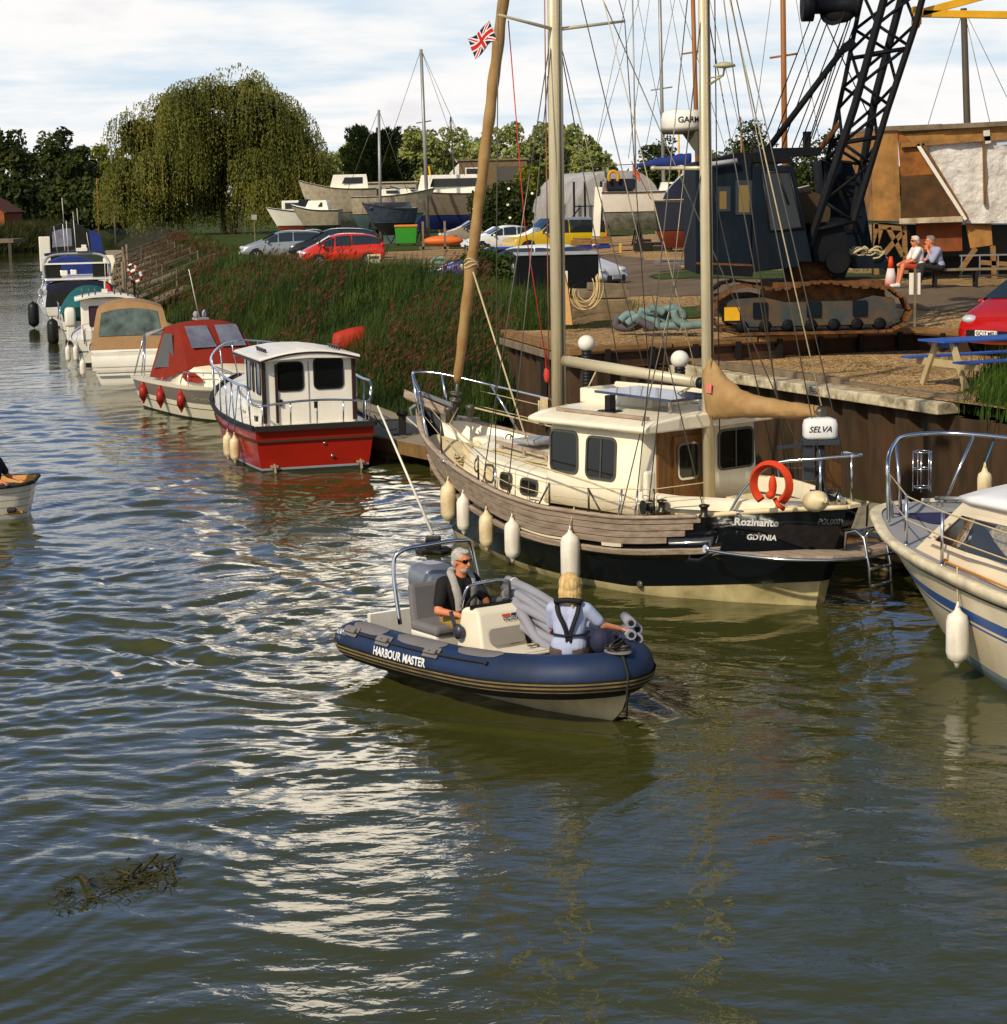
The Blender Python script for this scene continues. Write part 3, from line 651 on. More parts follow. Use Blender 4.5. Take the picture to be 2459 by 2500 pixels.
addb(20000, 46, 92, 4.6, 9.6, .62, .032, .9); addb(12000, 112, 175, .3, 7, 1.1, .08, .5)
addb(9000, 43.2, 52, .2, 3.0, 1.4, .028, .8)
# on the corner above the lower wall, by the timber end
y = rng.uniform(43.4,46.5,3500); x = rng.uniform(-1.9,.3,3500); v, f = blades(3500,(x,y),bankz_np(x,np.maximum(y,43.6))-.1,1.0,.028,.7); V_.append(v); F_l.append(f+off); off += len(v)
o = npobj('reed_bed', np.concatenate(V_), np.concatenate(F_l), M_reed, 'stuff'); tag(o, 'tall green reeds growing thickly down the river bank', 'reeds')
# plumes
n = 2600; y = 43.8+(105)*rng.random(n)**1.5; d = .6+4.2*rng.random(n); x = pxr_np(y)+d; mk = (x < .2-.10*np.maximum(0,y-52)) & ((np.sin(x*.55+y*.33)+np.sin(y*.21-x*.9+2)) > -.4); x, y = x[mk], y[mk]; n = len(x)
z = bankz_np(x,y)+rng.uniform(.95,1.6,n)*(1-np.where(y>72,.45,.12)*np.clip((x-pxr_np(y)-2.4)/2.6,0,1)); V = []; K = 7
cs = np.stack([x,y,z],-1)
for k in range(K):
    a = rng.uniform(0,2*np.pi,n); t = rng.uniform(0,.34,n); c = cs+np.stack([t*.45+rng.normal(0,.018,n), -t*.2+rng.normal(0,.018,n), t],-1); sz = .005+.00009*y; 
    u = np.stack([np.cos(a)*sz, np.sin(a)*sz*.6, rng.normal(0,.02,n)],-1); w2 = np.stack([.03+rng.normal(0,.02,n), rng.normal(0,.02,n), sz*4.0],-1)
    V.append(np.stack([c-u-w2, c+u-w2, c+u*.3+w2, c-u*.3+w2],1))
V = np.concatenate(V).reshape(-1,3); F = np.arange(len(V)).reshape(-1,4); o = npobj('reed_plumes', V, F, M_plume, 'stuff'); tag(o, 'brown feathery seed heads standing above the reeds', 'reed heads')
# grass tufts along the shingle edges and the right hand corner
V_, F_l, off = [], [], 0
def tuft(cx, cy, r_, n, h, w_, zf=None, lean=.6):
    global off
    x = cx+rng.normal(0,r_,n); y = cy+rng.normal(0,r_,n); z = np.array([zf if zf is not None else g(a,b_) for a, b_ in zip(x,y)])-.03; v, f = blades(n,(x,y),z,h,w_,lean); V_.append(v); F_l.append(f+off); off += len(v)
for c_, r_, n_, h_ in (((8.95,34.6),.38,1300,.75),((8.15,32.2),.32,1400,.7),((8.5,31.2),.4,1600,.75),((9.1,33.0),.4,1500,.8),((7.75,30.9),.28,900,.5),((8.2,30.0),.4,1300,.6)): tuft(*c_, r_, n_, h_, .022, 1.62)
o = npobj('tall_grass', np.concatenate(V_), np.concatenate(F_l), leafmat('lush_grass', (40,62,14), (76,100,28), (110,120,50), 1.2), 'stuff'); tag(o, 'lush tall grass overhanging the quay beside the blue topped picnic table', 'grass')
V_, F_l, off = [], [], 0
for k in range(150):
    if rng.random() < .45: x_ = rng.uniform(4,9.3); y_ = rng.uniform(32.5,41.5); 
    else: x_ = rng.uniform(1,11); y_ = rng.uniform(39,52)
    up = y_ > ymin_up(x_) if x_ < D_[0] else True
    if not up and (y_ < np.interp(x_, [3.5,6.85,9],[39.4,31.2,26.5])+.4): continue
    tuft(x_, y_, rng.uniform(.05,.16), 26, rng.uniform(.04,.09), .012, None if up else 1.76)
for y_ in np.arange(48,76,.5): tuft(pxr(y_)+6.4+rng.normal(0,.3), y_, .35, 150, .35, .018)
for x_ in np.arange(5.5,11.5,.35): tuft(x_, 62.6+(8.6-x_)*.5+rng.normal(0,.5), .5, 60, .10, .02)
o = npobj('weeds', np.concatenate(V_), np.concatenate(F_l), leafmat('weed_green', (48,62,20), (86,96,40)), 'stuff'); tag(o, 'small weeds and grass tufts scattered over the shingle', 'weeds')
# ---- crowns
def leafcloud(blobs, n, size, flat=.6, shell=.55, droop=0):
    """leaf clumps through the volume of overlapping blobs -> quads"""
    bl = np.array([[*c, *r_] for c, r_ in blobs]); vol = bl[:,3]*bl[:,4]*bl[:,5]; pick = rng.choice(len(bl), n, p=(vol**.8)/(vol**.8).sum()); B_n = bl[pick]
    d = rng.normal(0,1,(n,3)); d /= np.linalg.norm(d,axis=1)[:,None]; rr_ = (shell+(1.03-shell)*rng.random(n)**.6)[:,None]
    ph = rng.uniform(0,6.28,(len(bl),3))[pick]; lump = 1+.13*np.sin(d[:,:1]*7+ph[:,:1])*np.sin(d[:,1:2]*6+ph[:,1:2])+.08*np.sin(d[:,2:]*13+ph[:,2:])
    c = B_n[:,:3]+d*B_n[:,3:]*rr_*lump; nrm = d*.55+rng.normal(0,.6,(n,3)); nrm[:,2] += .35; nrm /= np.linalg.norm(nrm,axis=1)[:,None]
    t1 = np.cross(nrm, rng.normal(0,1,(n,3))); t1 /= np.linalg.norm(t1,axis=1)[:,None]; t2 = np.cross(nrm,t1); s = (size*rng.uniform(.55,1.35,n))[:,None]
    c[:,2] -= droop*rng.random(n); V = np.stack([c-t1*s, c-t2*s*flat, c+t1*s, c+t2*s*flat],1).reshape(-1,3); return V, np.arange(4*n).reshape(-1,4)
M_bark = mat('bark', (62,50,36), .9, var=.4, scale=4, bump=.02)
def trunk(parent, h, r_, limbs, lean=(0,0), name='trunk'):
    b = MB(); pts = bez([(0,0,-.3),(lean[0]*.2,lean[1]*.2,h*.35),(lean[0]*.6,lean[1]*.6,h*.7),(lean[0],lean[1],h)],4); b.tube(pts,[r_*(1.25-.95*i/(len(pts)-1)) for i in range(len(pts))],8)
    for e in limbs:
        s_ = Vector((lean[0]*.3,lean[1]*.3,h*.42)); e = Vector(e); b.tube(bez([s_, s_.lerp(e,.5)+Vector((0,0,.08*h)), e],4),[r_*(.55-.045*i) for i in range(9)],6)
    return b.build(name, M_bark, parent)
def tree(name, label, loc, blobs, n, size, m, th, tr, group=None, flat=.6, shell=.55, cat='tree'):
    t = tag(empty(name, loc), label, cat, group); V, F = leafcloud(blobs, n, size, flat, shell); npobj('crown', V, F, m, None, parent=t)
    trunk(t, th, tr, [Vector(c)*.8 for c, r_ in blobs[:6]]); return t
def ptree(name, label, x0, x1, ytop, ybase, Y_, n, m, group, seed, zb=2.0, kind='round', size=None, cat='tree'):
    """a tree filling the given outline in the picture, standing at distance Y_"""
    rs = random.Random(seed); c = aty((x0+x1)/2, ybase, Y_); W_ = (x1-x0)/FPX*Y_; Ht = (ybase-ytop)/FPX*Y_; bl = []
    for k in range(16 if kind != 'small' else 9):
        a = rs.uniform(0,6.28); f_ = rs.random(); rad = W_*.40*math.sqrt(rs.random())*(1.1-.5*abs(f_-.4)); s_ = W_*rs.uniform(.14,.22)*(1.15-.45*f_)
        z_ = Ht*(.16+.76*f_); bl.append(((math.cos(a)*rad, math.sin(a)*rad, min(z_,Ht-s_*.7)), (s_*1.15,s_*1.1,s_*rs.uniform(.7,1.0))))
    bl.append(((0,0,Ht*.45),(W_*.42,W_*.42,Ht*.42)))
    for k in range(5): a = k*1.3; bl.append(((math.cos(a)*W_*.28, math.sin(a)*W_*.28, Ht*.20),(W_*.22,W_*.22,Ht*.22)))
    return tree(name, label, (c.x, c.y, c.z), bl, n, size or (.011*Y_**.55*W_**.3), m, Ht*.6, W_*.025, group, cat=cat)
M_dk = leafmat('dark_leaf', (42,54,20), (70,78,28), (104,96,42), .35); M_mid = leafmat('mid_leaf', (44,58,18), (72,82,28), None, .35); M_pale = leafmat('pale_leaf', (112,122,60), (158,162,92), (178,178,112), .35); M_yel = leafmat('yellow_leaf', (96,104,30), (140,138,44), None, .5)
gl = 'trees on the far bank'
for i, (x0,x1,yt,Y_,m_,lb) in enumerate(((-70,95,312,300,M_dk,'dark tree at the far left above the brick building'),(55,215,305,335,M_dk,'tall dark rounded tree over the parked white cars'),(150,262,352,345,M_dk,'dark tree left of the bare mast across the river'),(215,330,352,400,M_yel,'sunlit yellow green tree just left of the willow'),(120,250,372,300,M_dk,'lower dark tree in front of the tall one on the far bank'),(-30,90,420,280,M_dk,'low dark tree behind the gable of the brick building'),(235,330,400,330,M_mid,'mid green tree hanging behind the willow at its left'),(-80,20,300,360,M_dk,'dark tree cut by the left edge of the picture'),(170,330,440,280,M_dk,'dark shrubby tree behind the moored boats'))):
    ptree('broadleaf_tree', lb, x0, x1, yt, 552, Y_, 9000, m_, gl, 20+i, size=.42)
gp = 'pale trees behind the boatyard'
for i, (x0,x1,yt) in enumerate(((765,905,350),(965,1120,318),(1060,1215,303),(1150,1320,300),(1235,1390,298),(1310,1460,300),(1380,1505,328),(880,1020,345),(600,820,318))):
    ptree('willow_tree', ('pale bushy tree beside the dark cypress','pale green tree right of the dark cypress','pale green billowing tree left of the furled sail','pale billowing tree behind the furled sail and red line','tall pale tree left of the main mast','pale tree whose crown shows through behind the main mast','last pale tree on the right of the row','pale tree behind the tall bare mast','pale tree peeping between the weeping willow and the cypress')[i], x0, x1, yt, 530, 300+8*(i%3), 9500, M_pale, gp, 50+i, size=.36)
for i, (x0,x1,yt,yb,Y_,m_,lb) in enumerate(((1765,1905,288,470,150,M_mid,'feathery green shrub behind the crane cab'),(1925,2145,312,480,150,M_dk,'dark green shrubs behind the crane boom'),(1550,1665,335,450,170,M_mid,'small dark tree above the blue sail cover'),(1700,1800,370,460,190,M_yel,'low yellow green bush left of the crane cab'),(1255,1320,400,480,150,M_yel,'yellow flowering bush beside the plastic tunnel'))):
    ptree('bush', lb, x0, x1, yt, yb, Y_, 5000, m_, 'bushes in the boatyard', 80+i, kind='small', size=.14, cat='bush')
# hedge with white flowers, flowering climber by the furled sail
def bush(name, label, c, r_, n, size, m, fl=0, cat='bush', group=None):
    rs = random.Random(int(c[0]*100)); bl = [((rs.uniform(-.6,.6)*r_[0], rs.uniform(-.5,.5)*r_[1], r_[2]*rs.uniform(.3,1.2)), (r_[0]*.5,r_[1]*.5,r_[2]*.5)) for _ in range(9)]+[((0,0,r_[2]*.7),(r_[0]*.8,r_[1]*.8,r_[2]*.75))]
    t = tag(empty(name, c), label, cat, group); V, F = leafcloud(bl, n, size, .75, .6); npobj('foliage', V, F, m, None, parent=t)
    b = MB(); [b.tube([(0,0,-.2),(rs.uniform(-.5,.5)*r_[0],rs.uniform(-.5,.5)*r_[1],r_[2])],[.04,.015],5) for _ in range(5)]; b.build('stems', M_bark, t)
    for k in range(fl):
        cc, rr_ = bl[k % 10]; a = rs.uniform(3.4,6.0); e = rs.uniform(-.5,.9); p = Vector(cc)+Vector((rr_[0]*math.cos(a)*math.cos(e), rr_[1]*math.sin(a)*math.cos(e), rr_[2]*math.sin(e)))*1.06; s_ = .0014*c[1]*.55
        b = MB(); b.lathe([(s_*.2,-s_*.3),(s_,0),(s_*.8,s_*.25),(s_*.2,s_*.1)], p, 7, axis=(rs.uniform(-.3,.3),-1,.4)); b.build('flower', mat('white_petal', (232,228,214), .7), t)
    return t
c = aty(1222,548,122); bush('flowering_hedge', 'tall green hedge dotted with white flowers left of the plastic tunnel', (c.x,c.y,2.0), (1.9,1.4,2.3), 9000, .12, leafmat('hedge_leaf', (34,46,12), (60,70,20)), 16, 'hedge')
c = at(1200,700,2.0); bush('bindweed_bush', 'leafy bush with a white bindweed flower behind the furled sail', (c.x,62,1.95), (.95,.8,.95), 5200, .065, leafmat('bush_leaf', (40,58,14), (76,92,26)), 4)
c = at(1120,705,2.0); bush('bramble_bush', 'low bramble bush above the upturned blue dinghy', (c.x-.1,64,1.7), (1.4,.8,.6), 4200, .065, leafmat('bush_leaf', (40,58,14), (76,92,26)), 0)
# ---- the weeping willow
WL = aty(572,572,188); wl = tag(empty('weeping_willow', (WL.x,WL.y,1.9)), 'huge weeping willow with trailing green curtains between the river and the boatyard', 'tree')
ppm = FPX/188; cen = 560; bl = []; rs = random.Random(5)
prof_x = [275,300,330,380,430,480,530,600,660,720,780,815,835]; prof_y = [470,380,260,245,222,205,190,168,195,265,330,400,480]
for k in range(75):
    px_ = rs.uniform(300,818); yt = np.interp(px_, prof_x, prof_y); r_ = rs.uniform(1.3,2.3); f_ = rs.random()**1.25; zt = (572-yt)/ppm; z_ = zt-r_*.8-(zt-2.6)*f_*.80; yy = rs.uniform(-1,1)*min(5.2,(1-abs(px_-560)/300)*8+1)
    bl.append((((px_-572)/ppm, yy, z_), r_))
NS = 13000; V = []; 
for k in range(NS):
    (cx,cy,cz), r_ = bl[rs.randrange(len(bl))]; a = rs.uniform(0,6.28); el = rs.uniform(.0,1.45); d = Vector((math.cos(a)*math.cos(el), math.sin(a)*math.cos(el), math.sin(el))); p = Vector((cx,cy,cz))+Vector((d.x*r_,d.y*r_,d.z*r_*.8))
    L_ = min(rs.uniform(2.2,5.2), max(.8,p.z-rs.uniform(.0,1.5))); out = Vector((d.x,d.y,0))*.55; nseg = int(L_/.30)
    for j in range(nseg):
        t = (j+rs.random())/nseg; q = p+out*(1-math.exp(-3*t))+Vector((math.sin(t*7+k)*.06, math.cos(t*6+k)*.06, -L_*t)); w_ = rs.uniform(.05,.085); h_ = rs.uniform(.15,.30); an = rs.uniform(0,3.14); u = Vector((math.cos(an)*w_, math.sin(an)*w_, rs.uniform(-.03,.03))); dn = Vector((rs.uniform(-.08,.08),rs.uniform(-.08,.08),-h_))
        V += [q-u, q+dn*.5-u*.2, q+dn, q+u]
# side curtain on the left hanging towards the pontoon and upright sprigs at the top
for k in range(500):
    px_ = rs.uniform(285,800); yt = np.interp(px_, prof_x, prof_y); q = Vector(((px_-572)/ppm, rs.uniform(-2,2), (572-yt)/ppm+rs.uniform(-.6,.35))); h_ = rs.uniform(.2,.5); u = Vector((rs.uniform(-.09,.09),.02,.04)); dn = Vector((rs.uniform(-.2,.2),0,-h_)); V += [q-u, q+dn*.5-u*.4, q+dn, q+u]
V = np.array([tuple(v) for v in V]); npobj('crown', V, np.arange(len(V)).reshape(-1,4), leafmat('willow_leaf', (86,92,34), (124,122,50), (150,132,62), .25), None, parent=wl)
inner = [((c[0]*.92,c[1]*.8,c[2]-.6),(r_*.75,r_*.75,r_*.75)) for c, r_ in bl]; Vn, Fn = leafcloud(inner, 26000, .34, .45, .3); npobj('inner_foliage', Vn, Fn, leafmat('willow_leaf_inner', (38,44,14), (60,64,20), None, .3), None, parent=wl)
b = MB(); b.tube(bez([(0,0,-.5),(.05,0,2),(.3,0,4.5),(1.2,0,8)],5),[.42-.018*i for i in range(16)],10); b.tube(bez([(-.8,.3,-.5),(-1.0,.3,2),(-1.6,0,4),(-3.5,0,7)],5),[.30-.013*i for i in range(16)],8)
for e in ((4.5,0,8),(-5,-1,7),(2,-2,10),(6,1,6),(-7,0,5)): b.tube(bez([(.1,0,3.2),Vector(e)*.55+Vector((0,0,1.2)),e],5),[.22-.017*i for i in range(11)],6)
b.build('trunk', M_bark, wl)
# ---- dark spreading cypress
CY_ = aty(925,572,176); cyp = tag(empty('cypress_tree', (CY_.x,CY_.y,2.0)), 'dark spreading cypress with upswept branches behind the laid up boats', 'tree'); V = []; ppc = FPX/176; bb = MB()
for k in range(120):
    a = rs.uniform(0,6.28); f_ = rs.random(); z0 = 1.2+6.6*f_; ln = 4.1*(1-.50*f_)*rs.uniform(.75,1.08); ex = math.cos(a)*ln; ey = math.sin(a)*ln*.8; up_ = ln*rs.uniform(.42,.80)*(1 if f_>.25 else .6)
    p0_ = Vector((0,0,z0)); p1_ = Vector((ex,ey,z0+up_)); md = p0_.lerp(p1_,.55)-Vector((0,0,.35)); pth = bez([p0_,md,p1_],8)
    if k % 3 == 0: bb.tube(pth,[.07-.003*i for i in range(len(pth))],5)
    for j, q in enumerate(pth[3:]):
        t = j/(len(pth)-4); tan = (pth[min(j+4,len(pth)-1)]-pth[j+2]).normalized()
        for _ in range(15):
            o_ = Vector((rs.gauss(0,1),rs.gauss(0,1),rs.gauss(0,.6)))*(.36*(1.05-t*.75)); c_ = q+o_; dr_ = (tan+Vector((rs.gauss(0,.35),rs.gauss(0,.35),rs.gauss(.15,.3)))).normalized(); w_ = dr_.orthogonal().normalized()*rs.uniform(.05,.10); l_ = rs.uniform(.15,.36)
            V += [c_-w_, c_+dr_*l_*.5-w_*.6, c_+dr_*l_, c_+w_]
V = np.array([tuple(v) for v in V]); npobj('crown', V, np.arange(len(V)).reshape(-1,4), leafmat('cypress_leaf', (24,38,10), (44,58,18), (62,70,26), .5), None, parent=cyp)
bb.tube([(0,0,-.3),(0,0,4),(.1,0,9)],[.35,.25,.08],8); bb.build('trunk', M_bark, cyp)
# far bank reeds
n = 16000; ii = rng.random(n); fbx = np.array([p[0] for p in fb[1:7]]); fby = np.array([p[1] for p in fb[1:7]]); tt = ii*(len(fbx)-1); x = np.interp(tt, np.arange(len(fbx)), fbx); y = np.interp(tt, np.arange(len(fby)), fby); dd = rng.uniform(0,9,n); x = x-dd*.7; y = y+dd*.5; z = np.interp(dd,[0,2,4,8],[-.2,.9,1.5,1.9])
v, f = blades(n,(x,y),z,1.6,.16,.5,2); o = npobj('far_reed_bed', v, f, leafmat('far_reed', (42,50,18), (66,68,26), (82,66,34), .12), 'stuff'); tag(o, 'reeds along the far river bank', 'reeds')

hb_ = [((x,430+8*math.sin(x*.05),2.0+2.2*abs(math.sin(x*.11+1))),(7,4,4.5+2.0*math.sin(x*.23))) for x in np.arange(-20,150,5.0)]
V, F = leafcloud(hb_, 30000, .75, .7, .6); o = npobj('far_hedge', V, F, M_mid, 'stuff'); tag(o, 'distant line of hedge and trees behind the boatyard', 'trees')
# ================================================================== the ketch
ketch = empty('sailing_ketch', KO, KRZ)
tag(ketch, 'black and cream two masted motor sailer with teak bulwark planks moored beside the pontoon', 'sailing boat')
KH = Hull([(-.4,-.15),(0,-.28),(.3,-.36),(.8,-.62),(1.3,-.82)], [(-.4,6.3),(0,6.9),(1.0,7.35),(1.9,7.72)],
    [0,.065,.13,.19,.33,.46,.56,.70,.84,.93,1], [.10,.52,.84,1.12,1.5,1.55,1.51,1.33,.92,.5,.03],
    [1.27,1.23,1.17,1.10,1.03,1.03,1.09,1.27,1.50,1.68,1.88], keel=-.55, e=.30, ebow=.85)
sh = KH.sheer
def rubz(u): return sh(u)-np.interp(u, [0,.2,.5,1], [.48,.44,.46,.64])
b = MB(); KH.shell(b, [lambda u:-.5, lambda u:-.2, lambda u:.03, lambda u:.07+.22*max(0,1-u/.3)+.05*max(0,u-.7), lambda u:.10+.22*max(0,1-u/.3)+.05*max(0,u-.7), lambda u:.48, lambda u:.62+.1*u, lambda u:rubz(u)-.05+.1*0, lambda u:sh(u)-.18, sh],
    mfn=lambda j: 1 if j < 3 else (2 if j==3 else 0))
M_anti = mat('cream_boot_top', (196,180,132), .7, var=.4, scale=2, c2=(110,100,50), dirt=.3)
b.build('hull', [M_navy, M_anti, M_anti], ketch)
# teak bulwark planks, four strakes a side, cut away towards the quarter
pw = lambda u: np.interp(u, [0,.2,.5,1], [.34,.34,.38,.46])
for side in (1,-1):
    for k in range(4):
        pb = MB(); ga = lambda u, k=k: sh(u)-pw(u)*(k+1)/4+.010; gb = lambda u, k=k: sh(u)-pw(u)*k/4
        KH.strip(pb, .175+.010*(k==1)+.022*(k==2)+.05*(k==3), .992, ga, gb, .032, side, n=44); pb.build('bulwark_plank', M_teak, ketch)
    rb = MB(); KH.strip(rb, .145, .985, lambda u: rubz(u)-.045, lambda u: rubz(u)+.035, .07, side, n=44); rb.build('rubbing_strake', M_teak, ketch, bevel=.012)
    # cream strips painted as glints of light in the gaps under the planks
    rc = MB(); KH.strip(rc, .40, .57, lambda u: sh(u)-pw(u)-.035, lambda u: sh(u)-pw(u)-.004, .018, side); KH.strip(rc, .30, .34, lambda u: sh(u)-pw(u)-.035, lambda u: sh(u)-pw(u)+.01, .036, side); rc.build('glint_strip', M_cream, ketch)
# capping rail
cpb = MB()
for side in (1,-1):
    cpb.loft([[KH.pt(u, sh(u), side, .045)+Vector((0,0,-.01)), KH.pt(u, sh(u), side, .045)+Vector((0,0,.03)), KH.pt(u, sh(u), side, -.05)+Vector((0,0,.03)), KH.pt(u, sh(u), side, -.05)+Vector((0,0,-.01))] for u in np.linspace(.18,.995,44)], True, False, 0, True, True)
cpb.build('capping_rail', M_teak, ketch)
cpb = MB()
for side in (1,-1):
    cpb.loft([[KH.pt(u, sh(u), side, .02)+Vector((0,0,-.02)), KH.pt(u, sh(u), side, .02)+Vector((0,0,.03)), KH.pt(u, sh(u), side, -.06)+Vector((0,0,.03)), KH.pt(u, sh(u), side, -.06)+Vector((0,0,-.02))] for u in np.linspace(0,.185,12)], True, False, 0, True, True)
cpb.bar(KH.pt(0,1.28,1), KH.pt(0,1.28,-1), .06, .04); cpb.build('stern_capping', M_creamdeck, ketch)
# bulwark lining and side decks
def drop(u): return np.interp(u, [0,.2,.6,.75,1], [.10,.12,.22,.30,.30])
b = MB(); KH.deck(b, lambda u: drop(u)+.02, .07, .24, .975, 40, 0, .03)
# aft deck ring round the cockpit well
zc = 1.13
KH.deck(b, .06, .05, .012, .06, 6, 0, .0)
b.build('deck', M_creamdeck, ketch)
b = MB()
for side in (1,-1):
    rings = [[KH.pt(u, sh(u)-.005, side, -.045), KH.pt(u, sh(u)-drop(u)-.03, side, -.05)] for u in np.linspace(.2,.975,40)]
    b.loft(rings, False, False, 0, True)
b.build('bulwark_lining', M_cream, ketch)
# cockpit: coamings (inner and outer face) and sole
b = MB()
for side in (1,-1):
    P_ = []
    for x, y in ((1.75,1.13),(1.1,1.10),(.4,.80),(-.15,.50),(-.42,.28)): P_.append((x, y*side))
    rings = [[(x, y, 1.17), (x, y, 1.30), (x, y-.09*side, 1.32), (x, y-.10*side, 1.10)] for x, y in P_]
    b.loft([[Vector(p) for p in r_] for r_ in rings], False, False, 0, False)
    b.loft([[KH.pt(u,sh(u)-.03,side,-.05), Vector((KH.pt(u,1,side).x, side*np.interp(KH.pt(u,1,side).x,[-.42,-.15,.4,1.1,1.75],[.28,.50,.80,1.10,1.13]), sh(u)-.03))] for u in np.linspace(.02,.33,10)], False, False, 0, False)
b.box((-.40,0,1.20), (.10,.56,.22)); b.build('cockpit_coaming', M_cream, ketch)
b = MB(); b.box((.95,0,1.0), (1.5,1.2,.04)); b.box((.75,-.50,1.10),(1.6,.5,.05)); b.build('cockpit_sole', M_creamdeck, ketch)
# coachroof
def coach(x): return np.interp(x, [3.5,4.2,5.0,5.6,5.9], [1.02,1.0,.88,.70,.50]), np.interp(x, [3.5,4.2,5.0,5.6,5.9], [1.36,1.38,1.44,1.50,1.50])
b = MB(); rings = []
for x in list(np.linspace(3.5,5.75,14)):
    y, z = coach(x); zb = sh(KH.u_at(x,1.1))-drop(KH.u_at(x,1.1))-.05
    rings.append([Vector((x,y+.05,zb)), Vector((x,y+.01,z-.07)), Vector((x,y-.03,z-.015)), Vector((x,y-.09,z)), Vector((x,y*.5,z+.05)), Vector((x,0,z+.07)), Vector((x,-y*.5,z+.05)), Vector((x,-y+.09,z)), Vector((x,-y+.03,z-.015)), Vector((x,-y-.01,z-.07)), Vector((x,-y-.05,zb))])
e_ = [Vector((p.x+.22,p.y*.9,min(p.z,1.28))) for p in rings[-1]]; rings.append(e_)
b.loft(rings, False, False, 0, True); b.add(e_, [tuple(range(len(e_)))], 0); b.build('coachroof', M_cream, ketch, smooth_all=True)
b = MB()
for x0,x1,y0,y1 in ((3.7,4.5,.12,.72),(4.6,5.3,.12,.6),(3.7,4.5,-.72,-.12),(4.6,5.3,-.6,-.12)):
    vv = [Vector((x,y,coach(x)[1]+.055-.03*abs(y)+.012)) for x,y in ((x0,y0),(x1,y0),(x1,y1),(x0,y1))]; b.add(vv, [(0,1,2,3)])
b.build('nonslip_panel', M_creamdeck, ketch)
b = MB(); b.box((5.05,-.05,1.60), (.52,.52,.07)); b.build('fore_hatch', M_grey, ketch, bevel=.03)
b = MB(); b.bar((5.35,.45,1.60),(3.95,.62,1.54),.04,.045)
for t in (.1,.5,.9): p = Vector((5.35,.45,1.56)).lerp(Vector((3.95,.62,1.50)), t); b.box(p, (.05,.03,.08))
b.bar((5.3,-.55,1.58),(4.0,-.66,1.52),.04,.045); b.build('grab_rail', M_teak, ketch)
def csf(a, bz, d):    # coachroof port side
    y, z = coach(a); return Vector((a, y+.012+.05*(1.3-bz)/.3*.6+d, bz))
window(ketch, 5.38, 1.30, .10, .14, csf, .05, name='porthole'); window(ketch, 4.95, 1.24, .22, .20, csf, .05, gm=M_creamdeck)
window(ketch, 4.5, 1.185, .26, .17, csf, .04); window(ketch, 3.95, 1.16, .32, .17, csf, .04, div=True)
# wheelhouse
WX0, WX1, WY = 1.78, 3.62, 1.06
b = MB()
def wh_ring(z, ins, xf, xa): 
    y = WY-ins; r_ = .10; o = []
    for cx, cy, a0 in ((xf-r_,y-r_,0),(xa+.02,y-.02,90),(xa+.02,-y+.02,180),(xf-r_,-y+r_,270)):
        rr_ = r_ if cx > 3 else .02
        for k in range(4): a = R(a0+30*k); o.append(Vector((cx+math.cos(a)*rr_, cy+math.sin(a)*rr_, z)))
    return o
b.loft([wh_ring(1.0,-.02,3.66,WX0), wh_ring(1.3,0,3.64,WX0), wh_ring(2.06,.05,3.56,WX0)], True, False, 0, True, True); b.build('wheelhouse', M_cream, ketch)
rf_ = MB(); rings = []
for x in np.linspace(1.55,3.86,12):
    e = (x-1.55)/2.31; y = WY+.10-.05*(e>.95); zt = 2.15+.0*e; rings.append([Vector((x,y-.02,2.05)), Vector((x,y+.02,2.09)), Vector((x,y,zt-.02)), Vector((x,y*.8,zt+.04)), Vector((x,y*.4,zt+.075)), Vector((x,0,zt+.085)), Vector((x,-y*.4,zt+.075)), Vector((x,-y*.8,zt+.04)), Vector((x,-y,zt-.02)), Vector((x,-y-.02,2.09)), Vector((x,-y+.02,2.05))])
rf_.loft(rings, True, False, 0, True, True); rf_.build('wheelhouse_roof', M_cream, ketch, bevel=.03)
def wsf(a, bz, d): return Vector((a, WY+.004-.05*(bz-1.3)/.76+d, bz))
window(ketch, 3.22, 1.70, .50, .50, wsf, .07, .06); window(ketch, 2.50, 1.67, .52, .50, wsf, .07, .0, div=True)
def wff(a, bz, d): return Vector((3.65-.08*(bz-1.3)/.76+d, a, bz))
for yc in (-.62,0,.62): window(ketch, yc, 1.72, .5, .46, wff, .07)
def waf(a, bz, d): return Vector((WX0-.004-d, -a, bz))
b = MB(); b.box((WX0-.02,.36,1.50), (.04,.80,1.06)); b.build('door_surround', M_wood, ketch)
dr = MB(); dr.box((WX0-.05,.26,1.46), (.03,.50,.98)); dr = dr.build('door', M_wood, ketch)
window(dr, -.26, 1.63, .34, .42, lambda a, z, d: Vector((WX0-.066-d, -a, z)), .06, fm=M_steel)
def waf2(a, bz, d): return Vector((WX0-.004-d, -a, bz))
window(ketch, .66, 1.70, .60, .48, waf2, .06, fm=M_frame, div=True)
# roof gear: sliding hatch garage, solar panel, rails, black box
b = MB(); b.box((3.25,-.28,2.29), (1.35,.70,.12)); b.box((3.25,.08,2.32),(1.4,.05,.20)); b.box((3.95,-.28,2.32),(.05,.75,.20)); b.box((3.0,-.55,2.36),(1.9,.06,.20)); b.build('hatch_garage', M_cream, ketch, bevel=.02)
b = MB(); b.box((2.45,.14,2.43), (1.45,.80,.035),(0,R(-1.5),0)); o = b.build('solar_panel', mat('solar_panel', (66,74,98), .15, .2, .1, coat=.6), ketch)
for x, y in ((1.9,-.15),(1.9,.4),(2.85,-.15),(2.85,.4)): b = MB(); b.box((x,y,2.31),(.03,.03,.22)); b.build('panel_leg', M_steel, o)
b = MB(); b.bar((3.55,.86,2.22),(1.75,.92,2.22),.05,.04); [b.box((x,.88,2.19),(.06,.04,.06)) for x in (3.4,2.9,2.4,1.9)]; b.build('roof_rail', M_teak, ketch)
